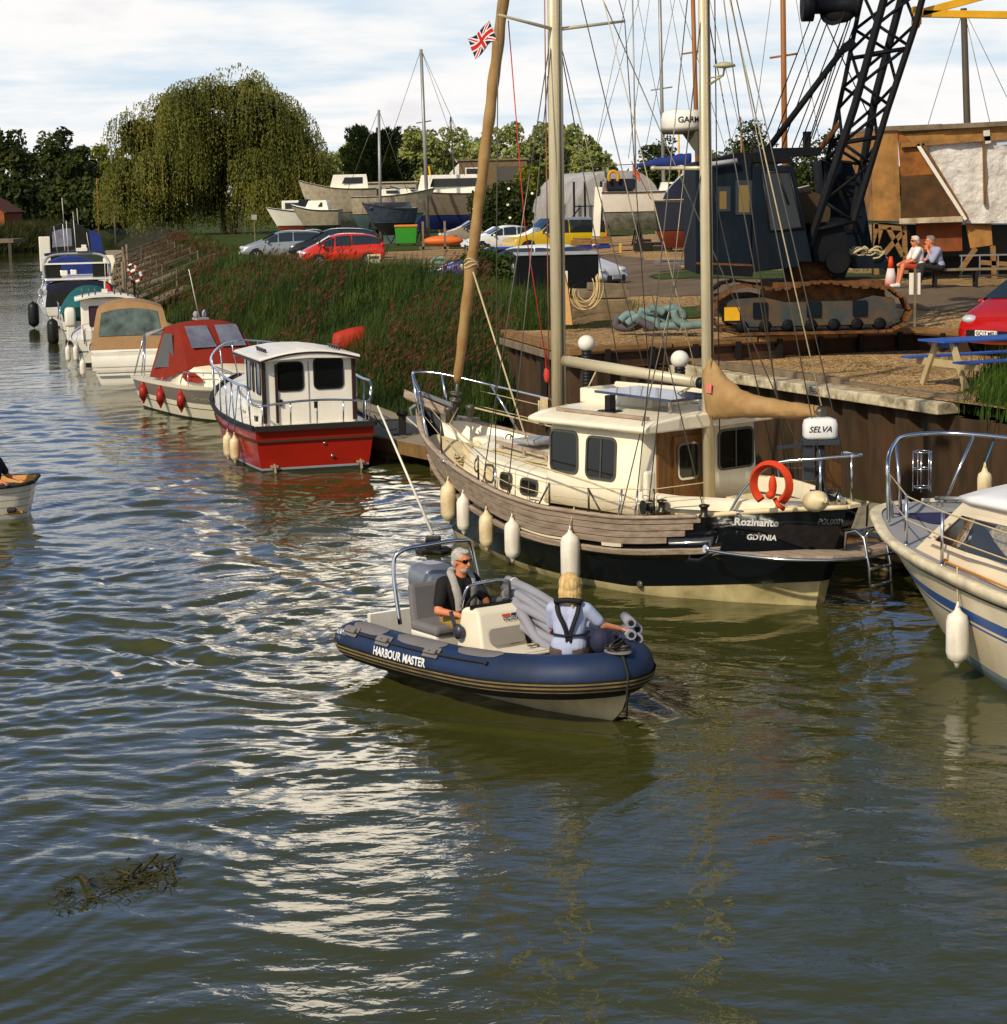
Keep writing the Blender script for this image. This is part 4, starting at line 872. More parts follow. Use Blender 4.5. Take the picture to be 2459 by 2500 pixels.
b = MB(); b.box((2.78,.62,2.33), (.10,.12,.20)); b.box((2.78,.62,2.22),(.3,.2,.03)); b.build('navigation_light_box', M_blacky, ketch, bevel=.02)
b = MB(); b.lathe([(.10,0),(.09,.08),(.085,.15),(.10,.20),(.09,.24),(.04,.26)], (3.78,.5,1.42), 14); b.build('cowl_vent', M_cream, ketch)
# bow: anchor roller, plank, windlass, bollard, wheel
b = MB(); b.bar((7.0,0,1.86),(7.98,0,2.05),.16,.07); b.bar((7.0,.09,1.9),(7.98,.09,2.10),.02,.12); b.bar((7.0,-.09,1.9),(7.98,-.09,2.10),.02,.12); b.build('bow_plank', M_teak, ketch, bevel=.01)
b = MB(); b.bar((6.9,0,1.98),(7.85,0,2.14),.05,.05); b.tube([(7.7,.0,1.98),(7.95,0,1.86),(7.85,0,1.62)],.03); b.prism([(7.85,-.14,1.72),(7.85,.14,1.72),(7.62,0,1.50)],(.02,0,.04)); b.build('anchor', mat('galvanised', (150,150,150), .5, .6), ketch)
b = MB(); b.box((6.15,-.05,1.42),(.34,.36,.30)); b.build('windlass', M_cream, ketch, bevel=.04)
b = MB(); b.lathe([(.10,-.10),(.10,-.07),(.055,-.05),(.055,.05),(.10,.07),(.10,.10)], (6.15,.25,1.42), 14, axis=(0,1,0)); b.build('warping_drum', M_creamdeck, ketch)
b = MB(); b.tube([(6.0,-.38+.0*a,1.48)+np.array([.09*math.cos(a),0,.09*math.sin(a)]) if False else (6.0+.09*math.cos(a),-.32,1.50+.09*math.sin(a)) for a in np.linspace(0,2*math.pi,17)[:-1]],.01,6,closed=True); [b.bar((6.0,-.32,1.5),(6.0+.09*math.cos(a),-.32,1.5+.09*math.sin(a)),.012,.012) for a in (0,2.1,4.2)]; b.build('hand_wheel', M_blacky, ketch)
b = MB(); b.box((6.62,0,1.80),(.5,.16,.05)); b.lathe([(.05,0),(.05,.16),(.07,.18),(.07,.22),(.03,.23)],(6.75,.2,1.75),10); b.lathe([(.05,0),(.05,.16),(.07,.18),(.07,.22),(.03,.23)],(6.75,-.2,1.75),10); b.build('mooring_bitt', M_frame, ketch)
b = MB()
for k in range(5):
    a0 = k*1.3; b.tube([(5.95+.22*math.cos(a0+a)+.04*k,.42+.12*math.sin(a0+a)+.02*math.sin(3*a),1.25+.02*k+.02*math.sin(5*a)) for a in np.linspace(0,6.0,18)], .016, 5)
b.tube([(5.9,.45,1.28),(6.1,.2,1.42)], .016, 5); b.build('coiled_line', M_rope, ketch)
# pulpit and stanchions
r1 = .020
top = bez([KH.pt(.80,sh(.80),-1)+Vector((0,.02,.62)), KH.pt(.90,sh(.9),-1)+Vector((.05,.0,.62)), KH.pt(.97,sh(.97),-1)+Vector((.08,-.03,.60)), (7.78,0,2.42), KH.pt(.97,sh(.97),1)+Vector((.08,.03,.60)), KH.pt(.92,sh(.92),1)+Vector((.02,.0,.55))], 6)
b = MB(); b.tube(top, r1, 8)
b.tube([top[-1], KH.pt(.875,sh(.875),1)], r1, 8)
for u, s_ in ((.965,1),(.985,1),(.965,-1)): 
    p = KH.pt(u,sh(u),s_); b.tube([p, min(top, key=lambda q: (q-(p+Vector((.1,0,.6)))).length)], r1, 8)
b.tube([KH.pt(.86,sh(.86),-1), top[6]+Vector((0,0,0))], r1, 8); b.tube([KH.pt(.80,sh(.80)+.0,-1), top[0]], r1, 8); b.tube([KH.pt(.72,sh(.72),-1), top[0]], r1, 8)
b.tube([top[0], KH.pt(.62,sh(.62),-1)+Vector((0,0,.48))], .012, 6)
b.build('pulpit', M_steel, ketch)
stx = [(.80,.50),(.655,.36),(.56,.33),(.455,.33),(.365,.33),(.245,.36)]
for u, h_ in stx:
    for s_ in (1,-1):
        b = MB(); p = KH.pt(u,sh(u),s_,-.02); b.tube([p, p+Vector((0,0,h_))], .014, 6); b.lathe([(.035,0),(.03,.03),(.015,.04)], p, 8)
        if u in (.455,.365): b.tube([p+Vector((.0 if u>.4 else -.0,0,h_*.95)), KH.pt(u+(.03 if u>.4 else -.03),sh(u),s_,-.02)], .012, 6)
        b.build('stanchion', mat('stanchion_metal', (90,84,70), .35, .8), ketch)
b = MB()
for s_ in (1,-1):
    for fr_ in (.98,.52):
        pts = [KH.pt(.92,sh(.92),s_)+Vector((0,0,.5*fr_))]+[KH.pt(u,sh(u),s_,-.02)+Vector((0,0,h_*fr_)) for u, h_ in stx]+[KH.pt(.17,sh(.17),s_)+Vector((0,0,.42*fr_))]
        b.tube(pts, .006, 5)
b.build('guard_wire', M_rope, ketch)
# stern rail (pushpit)
b = MB()
for s_ in (1,-1):
    pts = bez([KH.pt(.14,sh(.14),s_,-.02), KH.pt(.12,sh(.12),s_,-.02)+Vector((.0,0,.30)), KH.pt(.085,sh(.085),s_,-.03)+Vector((0,0,.56)), KH.pt(.03,sh(.03),s_,-.03)+Vector((-.02,0,.60)), KH.pt(0,sh(0),s_)+Vector((-.05,-.18*s_,.62))], 6)
    b.tube(pts, .020, 8); b.tube([KH.pt(.03,sh(.03),s_,-.03), KH.pt(.03,sh(.03),s_,-.03)+Vector((0,0,.6))], .016, 6)
b.tube([KH.pt(0,sh(0),1)+Vector((-.05,-.18,.62)), KH.pt(0,sh(0),-1)+Vector((-.05,.18,.62))], .02, 8); b.build('pushpit', M_steel, ketch)
# winches, cleats
for x, y in ((1.2,1.22),(.55,1.14),(1.45,-1.18)):
    b = MB(); b.lathe([(.075,0),(.07,.03),(.045,.05),(.045,.12),(.065,.14),(.065,.16),(.02,.17)],(x,y,1.12),14); b.build('winch', mat('winch_metal', (70,66,58), .35, .8), ketch)
b = MB(); b.lathe([(.09,-.06),(.09,-.045),(.05,-.04),(.05,.04),(.09,.045),(.09,.06)], (1.35,1.33,1.19), 12, axis=(.3,1,0)); b.build('line_reel', M_blacky, ketch)
b = MB(); b.box((1.52,1.14,1.42),(.10,.16,.36)); b.build('sheet_locker', M_cream, ketch, bevel=.03)
for x, y, z in ((.05,1.07,1.25),(3.3,1.50,1.10),(5.6,1.2,1.4)):
    b = MB(); b.box((x,y,z),(.16,.03,.015)); b.tube([(x,y,z-.05),(x,y,z)],.02); b.build('cleat', M_steel, ketch)
# masts, booms, spreaders
def spar(name, p0, p1, r0, r1=None, m=M_alu, flat=1.35, parent=ketch, n=14):
    b = MB(); b.tube([p0, Vector(p0).lerp(Vector(p1),.5), p1], [r0, r0, r1 or r0], n, flat=flat); return b.build(name, m, parent)
MM0, MM1 = (4.52,0,1.45), (4.44,0,10.8)
mm = spar('main_mast', MM0, MM1, .085, .075)
b = MB(); b.tube([(4.43,0,1.6),(4.36,0,10.7)], .016, 6); b.build('sail_track', M_frame, mm)
mz = spar('mizzen_mast', (1.60,.0,.55), (1.66,0,9.2), .066, .058)
b = MB(); b.tube([(1.53,.0,2.9),(1.59,0,9.1)], .013, 6); b.build('sail_track', M_frame, mz)
b = MB(); b.tube([(4.40,.0,2.76),(1.72,0,2.60)], .062, 12, flat=1.2); b.build('main_boom', M_alu, ketch)
b = MB(); b.lathe([(.075,-.05),(.075,.05)], (1.72,0,2.60), 12, axis=(1,0,.06)); b.build('boom_end_cap', M_blacky, ketch)
for s_ in (1,-1): b = MB(); b.tube([(4.46,0,7.20),(4.30,s_*1.12,7.34)], [.026,.018], 8); b.build('spreader', M_alu, ketch)
b = MB(); b.tube([(1.62,0,5.30),(2.58,0,5.32)], [.028,.022], 8); b.lathe([(.03,-.03),(.03,.03)],(2.58,0,5.32),8,axis=(1,0,0)); b.build('jumper_strut', M_alu, ketch)
# mizzen sail stowed under its cover
b = MB(); rings = []
for i in range(30):
    t = i/29; x = 1.60-1.86*t; zt = np.interp(t, [0,.06,.14,.28,.45,.7,1], [2.96,2.90,2.73,2.56,2.50,2.46,2.44]); zb = np.interp(t, [0,.1,.3,.6,.85,1], [2.14,2.15,2.20,2.24,2.25,2.30]); wy = np.interp(t, [0,.1,.4,.9,1], [.10,.13,.15,.12,.06])
    ring = []
    for k in range(14):
        a = 2*math.pi*k/14; fold = 1+.10*math.sin(7*t*6+2.5*a)+.06*math.sin(23*t+a*5)
        ring.append(Vector((x+.02*math.sin(a*3+t*20), math.cos(a)*wy*fold, (zt+zb)/2+math.sin(a)*(zt-zb)/2*(1+.03*math.sin(9*t*6+a)))))
    rings.append(ring)
b.loft(rings, True, False, 0, True, True); cov = b.build('mizzen_sail_cover', M_canvas, ketch)
b = MB(); b.prism([(1.52,.13,2.62),(1.40,.145,2.62),(1.40,.155,2.50),(1.52,.13,2.50)],(0,.006,0)); b.build('maker_patch', mat('patch', (210,120,110), .8), cov)
b = MB(); b.tube([(-.18,0,2.36),(-.34,0,2.37)], .055, 12); b.tube([(-.3,0,2.37),(-.3,.05,2.3),(-.28,.03,2.05),(-.3,0,1.85)],.014,5); b.build('mizzen_boom', M_frame, ketch)
# furled headsail with its tan sacrificial strip
p0, p1 = Vector((6.86,0,2.02)), Vector((4.96,0,10.2)); b = MB(); pts = []; rad = []
for i in range(90):
    t = i/89; p = p0.lerp(p1, .035+t*.965); pts.append(p+Vector((.004*math.sin(t*60),.004*math.cos(t*60),0))); rad.append((.030 if t < .01 else np.interp(t, [0,.02,.22,.25,.6,1], [.045,.068,.088,.078,.082,.06]))*(1+.07*math.sin(t*95)))
b.tube(pts, rad, 12); fs = b.build('furled_headsail', M_canvas, ketch)
b = MB(); b.lathe([(.03,-.06),(.09,-.05),(.09,-.03),(.045,-.02),(.045,.04),(.09,.05),(.09,.07),(.03,.08)], (6.84,0,2.10), 14, axis=(p1-p0)); b.tube([p0-Vector((0,0,.2)), p0.lerp(p1,.05)], .028, 6); b.build('furling_drum', M_frame, fs)
q = p0.lerp(p1,.245); b = MB()
for k in range(3): b.tube([q+Vector((.10*math.cos(a),.10*math.sin(a),.04*k+.03*math.cos(a*2+k))) for a in np.linspace(0,6.28,13)[:-1]], .012, 5, closed=True)
b.tube([q+Vector((.1,0,0)), q+Vector((.14,.06,-.06)), q+Vector((.1,.1,.02))], .018, 6); b.build('sheet_lashing', M_rope, fs)
b = MB(); b.tube([(6.9,.02,2.0),(6.87,0,1.75)], .02); b.build('forestay_fitting', M_frame, ketch)
# standing and running rigging
def rope(name, pts, r=.008, m=M_wire, parent=ketch): b = MB(); b.tube(pts, r, 5); return b.build(name, m, parent)
for s_ in (1,-1):
    ch = KH.pt(.60,sh(.60),s_,-.01)
    rope('shroud', [ch, (4.30,s_*1.12,7.34), (4.44,0,10.7)]); rope('shroud', [KH.pt(.565,sh(.565),s_,-.01), (4.46,s_*.06,7.1)])
    rope('shroud', [KH.pt(.64,sh(.64),s_,-.01), (4.48,s_*.06,7.15)]); b = MB(); b.tube([ch, ch+Vector((0,-.01*s_,.3))], .016, 6); b.build('rigging_screw', M_steel, ketch)
    rope('mizzen_shroud', [KH.pt(.275,sh(.275),s_,-.01), (1.64,s_*.05,8.9)]); rope('mizzen_shroud', [KH.pt(.30,sh(.30),s_,-.01), (1.63,s_*.05,5.3)]); rope('mizzen_shroud', [KH.pt(.255,sh(.255),s_,-.01), (1.64,s_*.05,7.2)])
    rope('backstay', [KH.pt(.02,sh(.02),s_,-.01), (1.66,0,9.1)]); rope('running_backstay', [KH.pt(.17,sh(.17),s_), (4.42,0,9.0)])
    for dx in (0,.028): b = MB(); p = KH.pt(.275+dx,sh(.275),s_,-.01); b.tube([p, p+(Vector((1.64,0,8.9))-p).normalized()*.34], .014, 6); b.build('rigging_screw', M_steel, ketch)
rope('triatic_stay', [(1.66,0,9.1),(4.42,0,9.9)]); rope('halyard', [(4.64,.07,1.9),(4.56,.08,9.8)], .009, mat('red_flecked_rope', (168,110,84), .9)); rope('halyard', [(4.38,.09,2.2),(4.32,.09,9.8)], .008, M_rope)
rope('halyard', [(4.66,-.02,1.8),(4.6,0,9.8)], .008, M_rope_dark); rope('halyard', [(1.48,.07,1.5),(1.56,.07,8.6)], .008, M_rope); rope('halyard', [(1.46,-.05,2.0),(1.52,-.05,8.6)], .008, M_rope_dark)
rope('flag_halyard', [(4.36,.9,7.28),(5.35,.72,7.18) if False else (4.52,.55,4.6),(4.58,.12,2.5)], .008, mat('red_line', (186,60,44), .8))
rope('topping_lift', [(1.8,0,2.66),(4.3,0,9.8)], .007, M_rope); rope('topping_lift', [(-.3,0,2.44),(1.6,0,8.6)], .009, M_rope)
rope('mainsheet', [(1.9,0,2.55),(2.25,.1,2.3),(1.9,.02,2.55),(2.6,-.1,2.3)], .009, M_rope); rope('kicker', [(3.7,0,2.7),(4.4,.02,1.7)], .01, M_rope)
rope('staysail_sheet', [q+Vector((0,0,0)), (4.6,.5,1.62)], .014, M_rope); rope('headsail_sheet', [q, (6.2,.35,2.0), (5.9,.55,1.45)] if False else [(6.78,0,1.95),(6.2,.62,1.8),(4.9,1.2,1.65),(2.3,1.42,1.42),(1.35,1.32,1.22)], .012, M_rope)
rope('shore_line', [(6.72,-.2,1.95),(6.3,-.9,1.72),(5.0,-1.28,1.5)], .013, M_rope)
b = MB()
for k in range(6): b.tube([(4.60+.015*k,.14+.01*k,z+.0) for z in (2.25,2.05,1.9)]+[(4.64+.02*k,.17,1.86),(4.66+.02*k,.16,2.2)], .010, 5)
b.build('coiled_halyard', M_rope, ketch)
b = MB(); b.ell((4.60,.14,2.56),(.05,.04,.11)); b.tube([(4.6,.14,2.66),(4.6,.15,2.9)],.018); b.build('coiled_red_line', mat('red_line', (186,60,44), .8), ketch)
b = MB(); b.lathe([(.07,-.02),(.07,.02)], (4.72,.1,2.0), 10, axis=(0,1,0)); b.build('sheave', M_blacky, ketch)
# mast top fittings: radar with bracket, gps mushroom
rd = MB(); rd.lathe([(.02,-.13),(.24,-.12),(.262,-.08),(.262,.02),(.245,.10),(.20,.128),(.02,.135)], (2.05,.0,5.90), 28); rd = rd.build('radar_dome', mat('radar_white', (232,226,216), .35), ketch)
b = MB(); b.lathe([(.24,-.165),(.262,-.13),(.262,-.12)], (2.05,0,5.90), 28); b.prism([(1.70,-.02,5.76),(2.05,-.02,5.76),(1.70,-.02,5.40)],(0,.04,0)); b.build('bracket', mat('bracket_grey', (78,72,58), .5), rd)
text_on('lettering', 'GARMIN', .105, lambda x, y: Vector((2.05+.266*math.sin(-2.37+(x-.045)/.262), -.266*math.cos(-2.37+(x-.045)/.262), 5.87+y)), mat('black_letter', (26,26,28), .5), rd, bold=.002)
b = MB(); b.lathe([(.02,-.02),(.14,0),(.13,.03),(.06,.055),(.01,.06)], (1.30,0,6.52), 18); b.tube([(1.30,0,6.5),(1.32,0,6.42),(1.56,0,6.32)], .014, 6); b.tube([(1.32,0,6.42),(1.56,0,6.4)],.01,6); b.build('gps_antenna', mat('olive_white', (170,164,128), .5), ketch)
b = MB(); b.tube([(4.6,.0,5.2),(4.62,0,6.6)],.02,6); b.build('mast_fitting', M_frame, ketch)
# flag: a red, white and blue ensign flown from the spreader
fl = MB(); FW, FH = .30, .20
def flagpt(x, y): # x along fly, y up
    t = x/FW; p = Vector((5.42,.70,7.02)) if False else Vector((4.95,.62,7.08)); dr_ = Vector((.66,.38,-.52)); up = Vector((.30,.20,.88))
    return p+dr_*x+up*y+Vector((0,.02*math.sin(t*6),.02*math.sin(t*5+y*8)))
def fquad(x0,y0,x1,y1,mi,o):
    n_ = 8; vv = []; 
    for i in range(n_+1):
        for yy in (y0,y1): p = flagpt(x0+(x1-x0)*i/n_, yy); vv += [p+Vector((0,o,0)), p-Vector((0,o,0))]
    fl.add(vv, [(4*i,4*i+4,4*i+6,4*i+2) for i in range(n_)]+[(4*i+1,4*i+5,4*i+7,4*i+3) for i in range(n_)], mi)
FW, FH = .42, .27
fquad(0,0,FW,FH,0,.001)
def fband(a, b_, w_, mi, o):
    a, b_ = Vector(a), Vector(b_); d_ = (b_-a).normalized(); nn = Vector((-d_.y,d_.x))*w_/2; n_ = 8; vv = []
    for i in range(n_+1):
        p = a.lerp(b_, i/n_)
        for s_ in (1,-1): 
            q_ = p+nn*s_; q_ = Vector((min(FW,max(0,q_.x)), min(FH,max(0,q_.y)))); z_ = flagpt(q_.x,q_.y); vv += [z_+Vector((0,o,0)), z_-Vector((0,o,0))]
    fl.add(vv, [(4*i,4*i+4,4*i+6,4*i+2) for i in range(n_)]+[(4*i+1,4*i+5,4*i+7,4*i+3) for i in range(n_)], mi)
for a, b_ in (((0,0),(FW,FH)),((0,FH),(FW,0))): fband(a,b_,.055,1,.003); fband(a,b_,.02,2,.005)
fband((FW/2,0),(FW/2,FH),.09,1,.007); fband((0,FH/2),(FW,FH/2),.09,1,.007); fband((FW/2,0),(FW/2,FH),.052,2,.009); fband((0,FH/2),(FW,FH/2),.052,2,.009)
fl = fl.build('union_flag', [mat('flag_blue', (22,28,74), .8), mat('flag_white', (226,222,214), .8), mat('flag_red', (196,30,30), .8)], ketch)
# stern: names, horseshoe buoy, outboard, fender, platform, ladder
_arc = [KH.pt(u, 1.0, 1, .008) for u in np.linspace(.22,0,60)]+[KH.pt(u, 1.0, -1, .008) for u in np.linspace(0,.08,20)]
_al = [0.0]
for i_ in range(1,len(_arc)): _al.append(_al[-1]+(_arc[i_]-_arc[i_-1]).length)
_a0 = _al[59]
def sternarc(s_, z_):
    x_ = float(np.interp(s_+_a0,_al,[p.x for p in _arc])); y_ = float(np.interp(s_+_a0,_al,[p.y for p in _arc])); u_ = max(0., KH.u_at(x_, 1.0)); q = KH.pt(u_, z_, 1 if y_ > 0 else -1, .010) if abs(y_) > .25 else Vector((x_-.30*(z_-1.0)-.004, y_, z_)); return q
M_let = mat('white_letter', (226,226,224), .4)
text_on('lettering', 'Rozinante', .135, lambda x, y: sternarc(x-1.30, 1.02+y), M_let, ketch, bold=.004)
text_on('lettering', 'GDYNIA', .098, lambda x, y: sternarc(x-1.12, .84+y), M_let, ketch, bold=.003)
text_on('lettering', 'POL000YFZ', .10, lambda x, y: sternarc(x*.8-.30, 1.06+y), mat('silver_letter', (140,144,150), .3, .4), ketch)
hb = empty('horseshoe_buoy', (0,0,0)); hb.parent = ketch; b = MB(); pts = []; c_ = Vector((-.47,1.02,1.62))
for a in np.linspace(-55,235,26): aa = R(a); pts.append(c_+Vector((-.235*math.cos(aa)*.93, -.235*math.cos(aa)*.30+.03, .235*math.sin(aa))))
b.tube(pts, [.070+.018*abs(math.cos(math.pi*i/25)) for i in range(26)], 4, flat=.62, sm=False)
M_or = mat('orange_cover', (206,62,22), .7, var=.2, scale=4, bump=.006)
bu = b.build('horseshoe_buoy', M_or, ketch); bpy.data.objects.remove(hb)
b = MB(); b.ell((-.50,1.06,1.60),(.05,.05,.13)); b.ell((-.50,1.1,1.50),(.06,.05,.05)); b.tube([(-.5,1.02,1.44),(-.58,1.05,1.38),(-.6,.98,1.33)],.03,6); b.build('rescue_light', M_or, ketch)
# (outboard, bracket)
ob = MB(); ob.loft([[Vector((-.78+dx*sx, -.10+dy*sy, z)) for dx, dy in rrect(0,0,.34,.22,.07,3)] for z, sx, sy in ((2.14,.90,.85),(2.17,1,1),(2.28,1.0,.95),(2.33,.92,.82),(2.35,.6,.5))], True, False, 0, True, True)
OBX = Vector((.43,.18,-.13)); OBM = Matrix.Translation(Vector((-.78,-.10,1.9))+OBX) @ Matrix.Rotation(R(50.8),4,'Z') @ Matrix.Scale(1.2,4) @ Matrix.Translation(-Vector((-.78,-.10,1.9))); ob.xf(OBM); ob = ob.build('outboard_cowl', mat('cowl_white', (224,224,222), .35), ketch)
b = MB(); b.tube([(-.78,-.10,2.12),(-.78,-.10,1.62)], [.05,.045], 10); b.box((-.78,-.1,2.11),(.36,.2,.05)); b.box((-.66,-.1,1.9),(.10,.12,.34)); b.box((-.80,-.1,1.60),(.22,.16,.03)); b.ell((-.80,-.1,1.53),(.14,.045,.05)); b.bar((-.6,-.1,2.08),(-.35,-.05,2.06),.03,.03); b.xf(OBM); b.build('outboard_leg', mat('outboard_grey', (58,62,70), .4, .3), ketch)
b = MB(); b.lathe([(.10,-.01),(.02,.03)], (-.96,-.1,1.53), 10, axis=(1,0,0)); b.xf(OBM); b.build('propeller', M_steel, ketch)
text_on('lettering', 'SELVA', .085, lambda x, y: OBM @ Vector((-.78+.13-x*1.0,-.10+.112,2.215+y)), mat('black_letter', (26,26,28), .5), ob, bold=.001, shear=.3)
b = MB(); b.box((-.36,-.12,1.72),(.05,.3,.55)); b.build('outboard_bracket', M_wood, ketch, bevel=.01)
b = MB(); b.prism([(-.45,.1,.70),(-.45,-.62,.70),(-.80,-.80,.70),(-1.0,-.62,.70),(-1.02,.0,.70),(-.86,.42,.70),(-.35,.85,.70),(.35,1.14,.70),(.0,.86,.70)],(0,0,.035)); b.build('bathing_platform', M_teak, ketch)
b = MB(); b.tube(bez([(.50,1.16,.74),(.1,1.08,.72),(-.45,.86,.70),(-.9,.42,.69),(-1.06,0,.69),(-1.04,-.62,.69),(-.80,-.84,.69)],6), .02, 8); b.lathe([(.07,0),(.05,.03)], (.52,1.13,.74), 10, axis=(.2,1,.2)); b.build('platform_rail', M_steel, ketch)
b = MB()
for y in (.05,-.33): b.tube([(-.72,y,.72),(-.74,y,.96),(-.90,y,1.0),(-1.02,y,.92),(-1.10,y,.60),(-1.14,y,.16)], .017, 7)
b.tube([(-.74,.05,.96),(-.74,-.33,.96)],.016,7)
for x, z in ((-1.11,.56),(-1.13,.36),(-1.145,.16)): b.tube([(x,.05,z),(x,-.33,z)],.02,7)
b.tube(bez([(-1.02,.05,.90),(-1.06,0,1.0),(-1.06,-.28,1.0),(-1.02,-.33,.90)],4),.014,6); b.build('boarding_ladder', M_steel, ketch)
b = MB(); b.lathe([(.05,-.01),(.05,.02),(.02,.03)], KH.pt(.28,.14,1,.0), 10, axis=(0,1,0)); b.build('exhaust_outlet', M_frame, ketch)
bf = fender('stern_fender', (0,0,0)); 
for c_ in list(bf.children): bpy.data.objects.remove(c_)
bpy.data.objects.remove(bf)
stf_ = KW(-.86,.72,1.42); fender('f', stf_, .34, .125, M_fender_o, 'fat yellowed fender lashed lengthwise on the stern of the black ketch', 'fenders on the ketch', rot=(R(80),0,R(20)), rootname='fender')
# the five fenders along the port side
for u, z, L_, r_, m_, rb_, lb_ in ((.800,.77,.52,.115,M_fender_o,False,'stained white fender hanging nearest the bow of the black ketch'),
      (.735,.68,.48,.095,M_fender,False,'slim white fender between the bow fender and the ribbed one'),
      (.645,.55,.46,.105,M_fender_o,True,'dirty ribbed fender with vertical grooves on the ketch side'),
      (.555,.52,.50,.105,M_fender,False,'clean white fender right of the ribbed fender on the ketch'),
      (.395,.44,.62,.125,M_fender,False,'big white fender hanging lowest, above the blonde woman in the inflatable')):
    p = KH.pt(u, max(z,.5), 1, r_+.07); p.z = z; top_ = KH.pt(u, sh(u), 1, .0)+Vector((0,0,.06)); wv = ketch.matrix_world
    fender('f', KW(*p), L_, r_, m_, lb_, 'fenders on the ketch', rope_to=KW(*top_), ribs=rb_)
# plastic drum and white ball lights of the quay stand elsewhere
# antenna pole leaning at the bow with its small float
fp = tag(empty('marker_pole', KW(6.18,.98,0)), 'thin white pole standing in a small black float by the ketch bow', 'marker pole')
b = MB(); b.tube([(0,0,.25),Vector(KW(7.55,.9,2.0))-KW(6.18,.98,0)], [.022,.014], 8); b.build('pole', M_white, fp)
b = MB(); b.box((0,0,.10),(.22,.22,.24)); b.build('float_box', M_blacky, fp, bevel=.02)
b = MB(); b.box((0,0,.02),(.5,.2,.06),(0,0,.5)); b.box((.0,.0,.02),(.5,.18,.05),(0,0,-.8)); b.build('float_base', M_rub, fp, bevel=.02)
# ================================================================== people
def capsule(mb, a, b, ra, rb, n=14, mi=0):
    a, b = Vector(a), Vector(b); d = b-a
    if d.length < 1e-5: d = Vector((0,0,1e-3))
    t = d.normalized(); pts = []; rad = []
    for k in range(5): an = math.pi/2*(1-k/4); pts.append(a-t*ra*math.sin(an)); rad.append(max(.001, ra*math.cos(an)))
    for k in range(5): an = math.pi/2*k/4; pts.append(b+t*rb*math.sin(an)); rad.append(max(.001, rb*math.cos(an)))
    mb.tube(pts, rad, n, mi)
def fuse(mb, name, m, parent, vox=.012, smooth=3):
    o = mb.build(name, m, parent); r_ = o.modifiers.new('r', 'REMESH'); r_.mode = 'VOXEL'; r_.voxel_size = vox; r_.use_smooth_shade = True
    if smooth: s_ = o.modifiers.new('s', 'SMOOTH'); s_.iterations = smooth; s_.factor = .5
    dg = bpy.context.evaluated_depsgraph_get(); me = bpy.data.meshes.new_from_object(o.evaluated_get(dg)); o.modifiers.clear(); old = o.data; o.data = me; bpy.data.meshes.remove(old); me.name = name
    return o
def hand(mb, w_, d, pn, curl=.6, side=1, s=1.0):
    """w_: wrist, d: direction of the palm, pn: normal pointing out of the palm side"""
    d = Vector(d).normalized(); pn = Vector(pn); pn = (pn-d*pn.dot(d)).normalized(); sd = d.cross(pn)*side; w_ = Vector(w_)
    c = w_+d*.05*s; m = Matrix((d, sd, pn)).transposed(); mb.ell(c, (.055*s,.042*s,.017*s), m, 12, 8)
    for k, (off, ln) in enumerate(((-.030,.058),(-.010,.072),(.010,.076),(.030,.068))):
        p = w_+d*.085*s+sd*off*s; q = p+(d*math.cos(curl*.6)+pn*math.sin(curl*.6))*ln*.5*s; e = q+(d*math.cos(curl*1.7)+pn*math.sin(curl*1.7))*ln*.5*s
        capsule(mb, p-d*.02*s, q, .0095*s, .009*s, 8); capsule(mb, q, e, .009*s, .0075*s, 8)
    p = w_+d*.025*s+sd*.032*s; q = p+(d*.55+sd*.75+pn*.25).normalized()*.035*s; e = q+(d*.85+sd*.15+pn*.5).normalized()*.030*s
    capsule(mb, p, q, .013*s, .011*s, 8); capsule(mb, q, e, .0105*s, .009*s, 8)
M_skin = mat('skin', (206,128,88), .5, var=.15, scale=12, c2=(178,92,62))
M_skin_w = mat('skin_light', (216,140,104), .5, var=.15, scale=12, c2=(190,106,76))
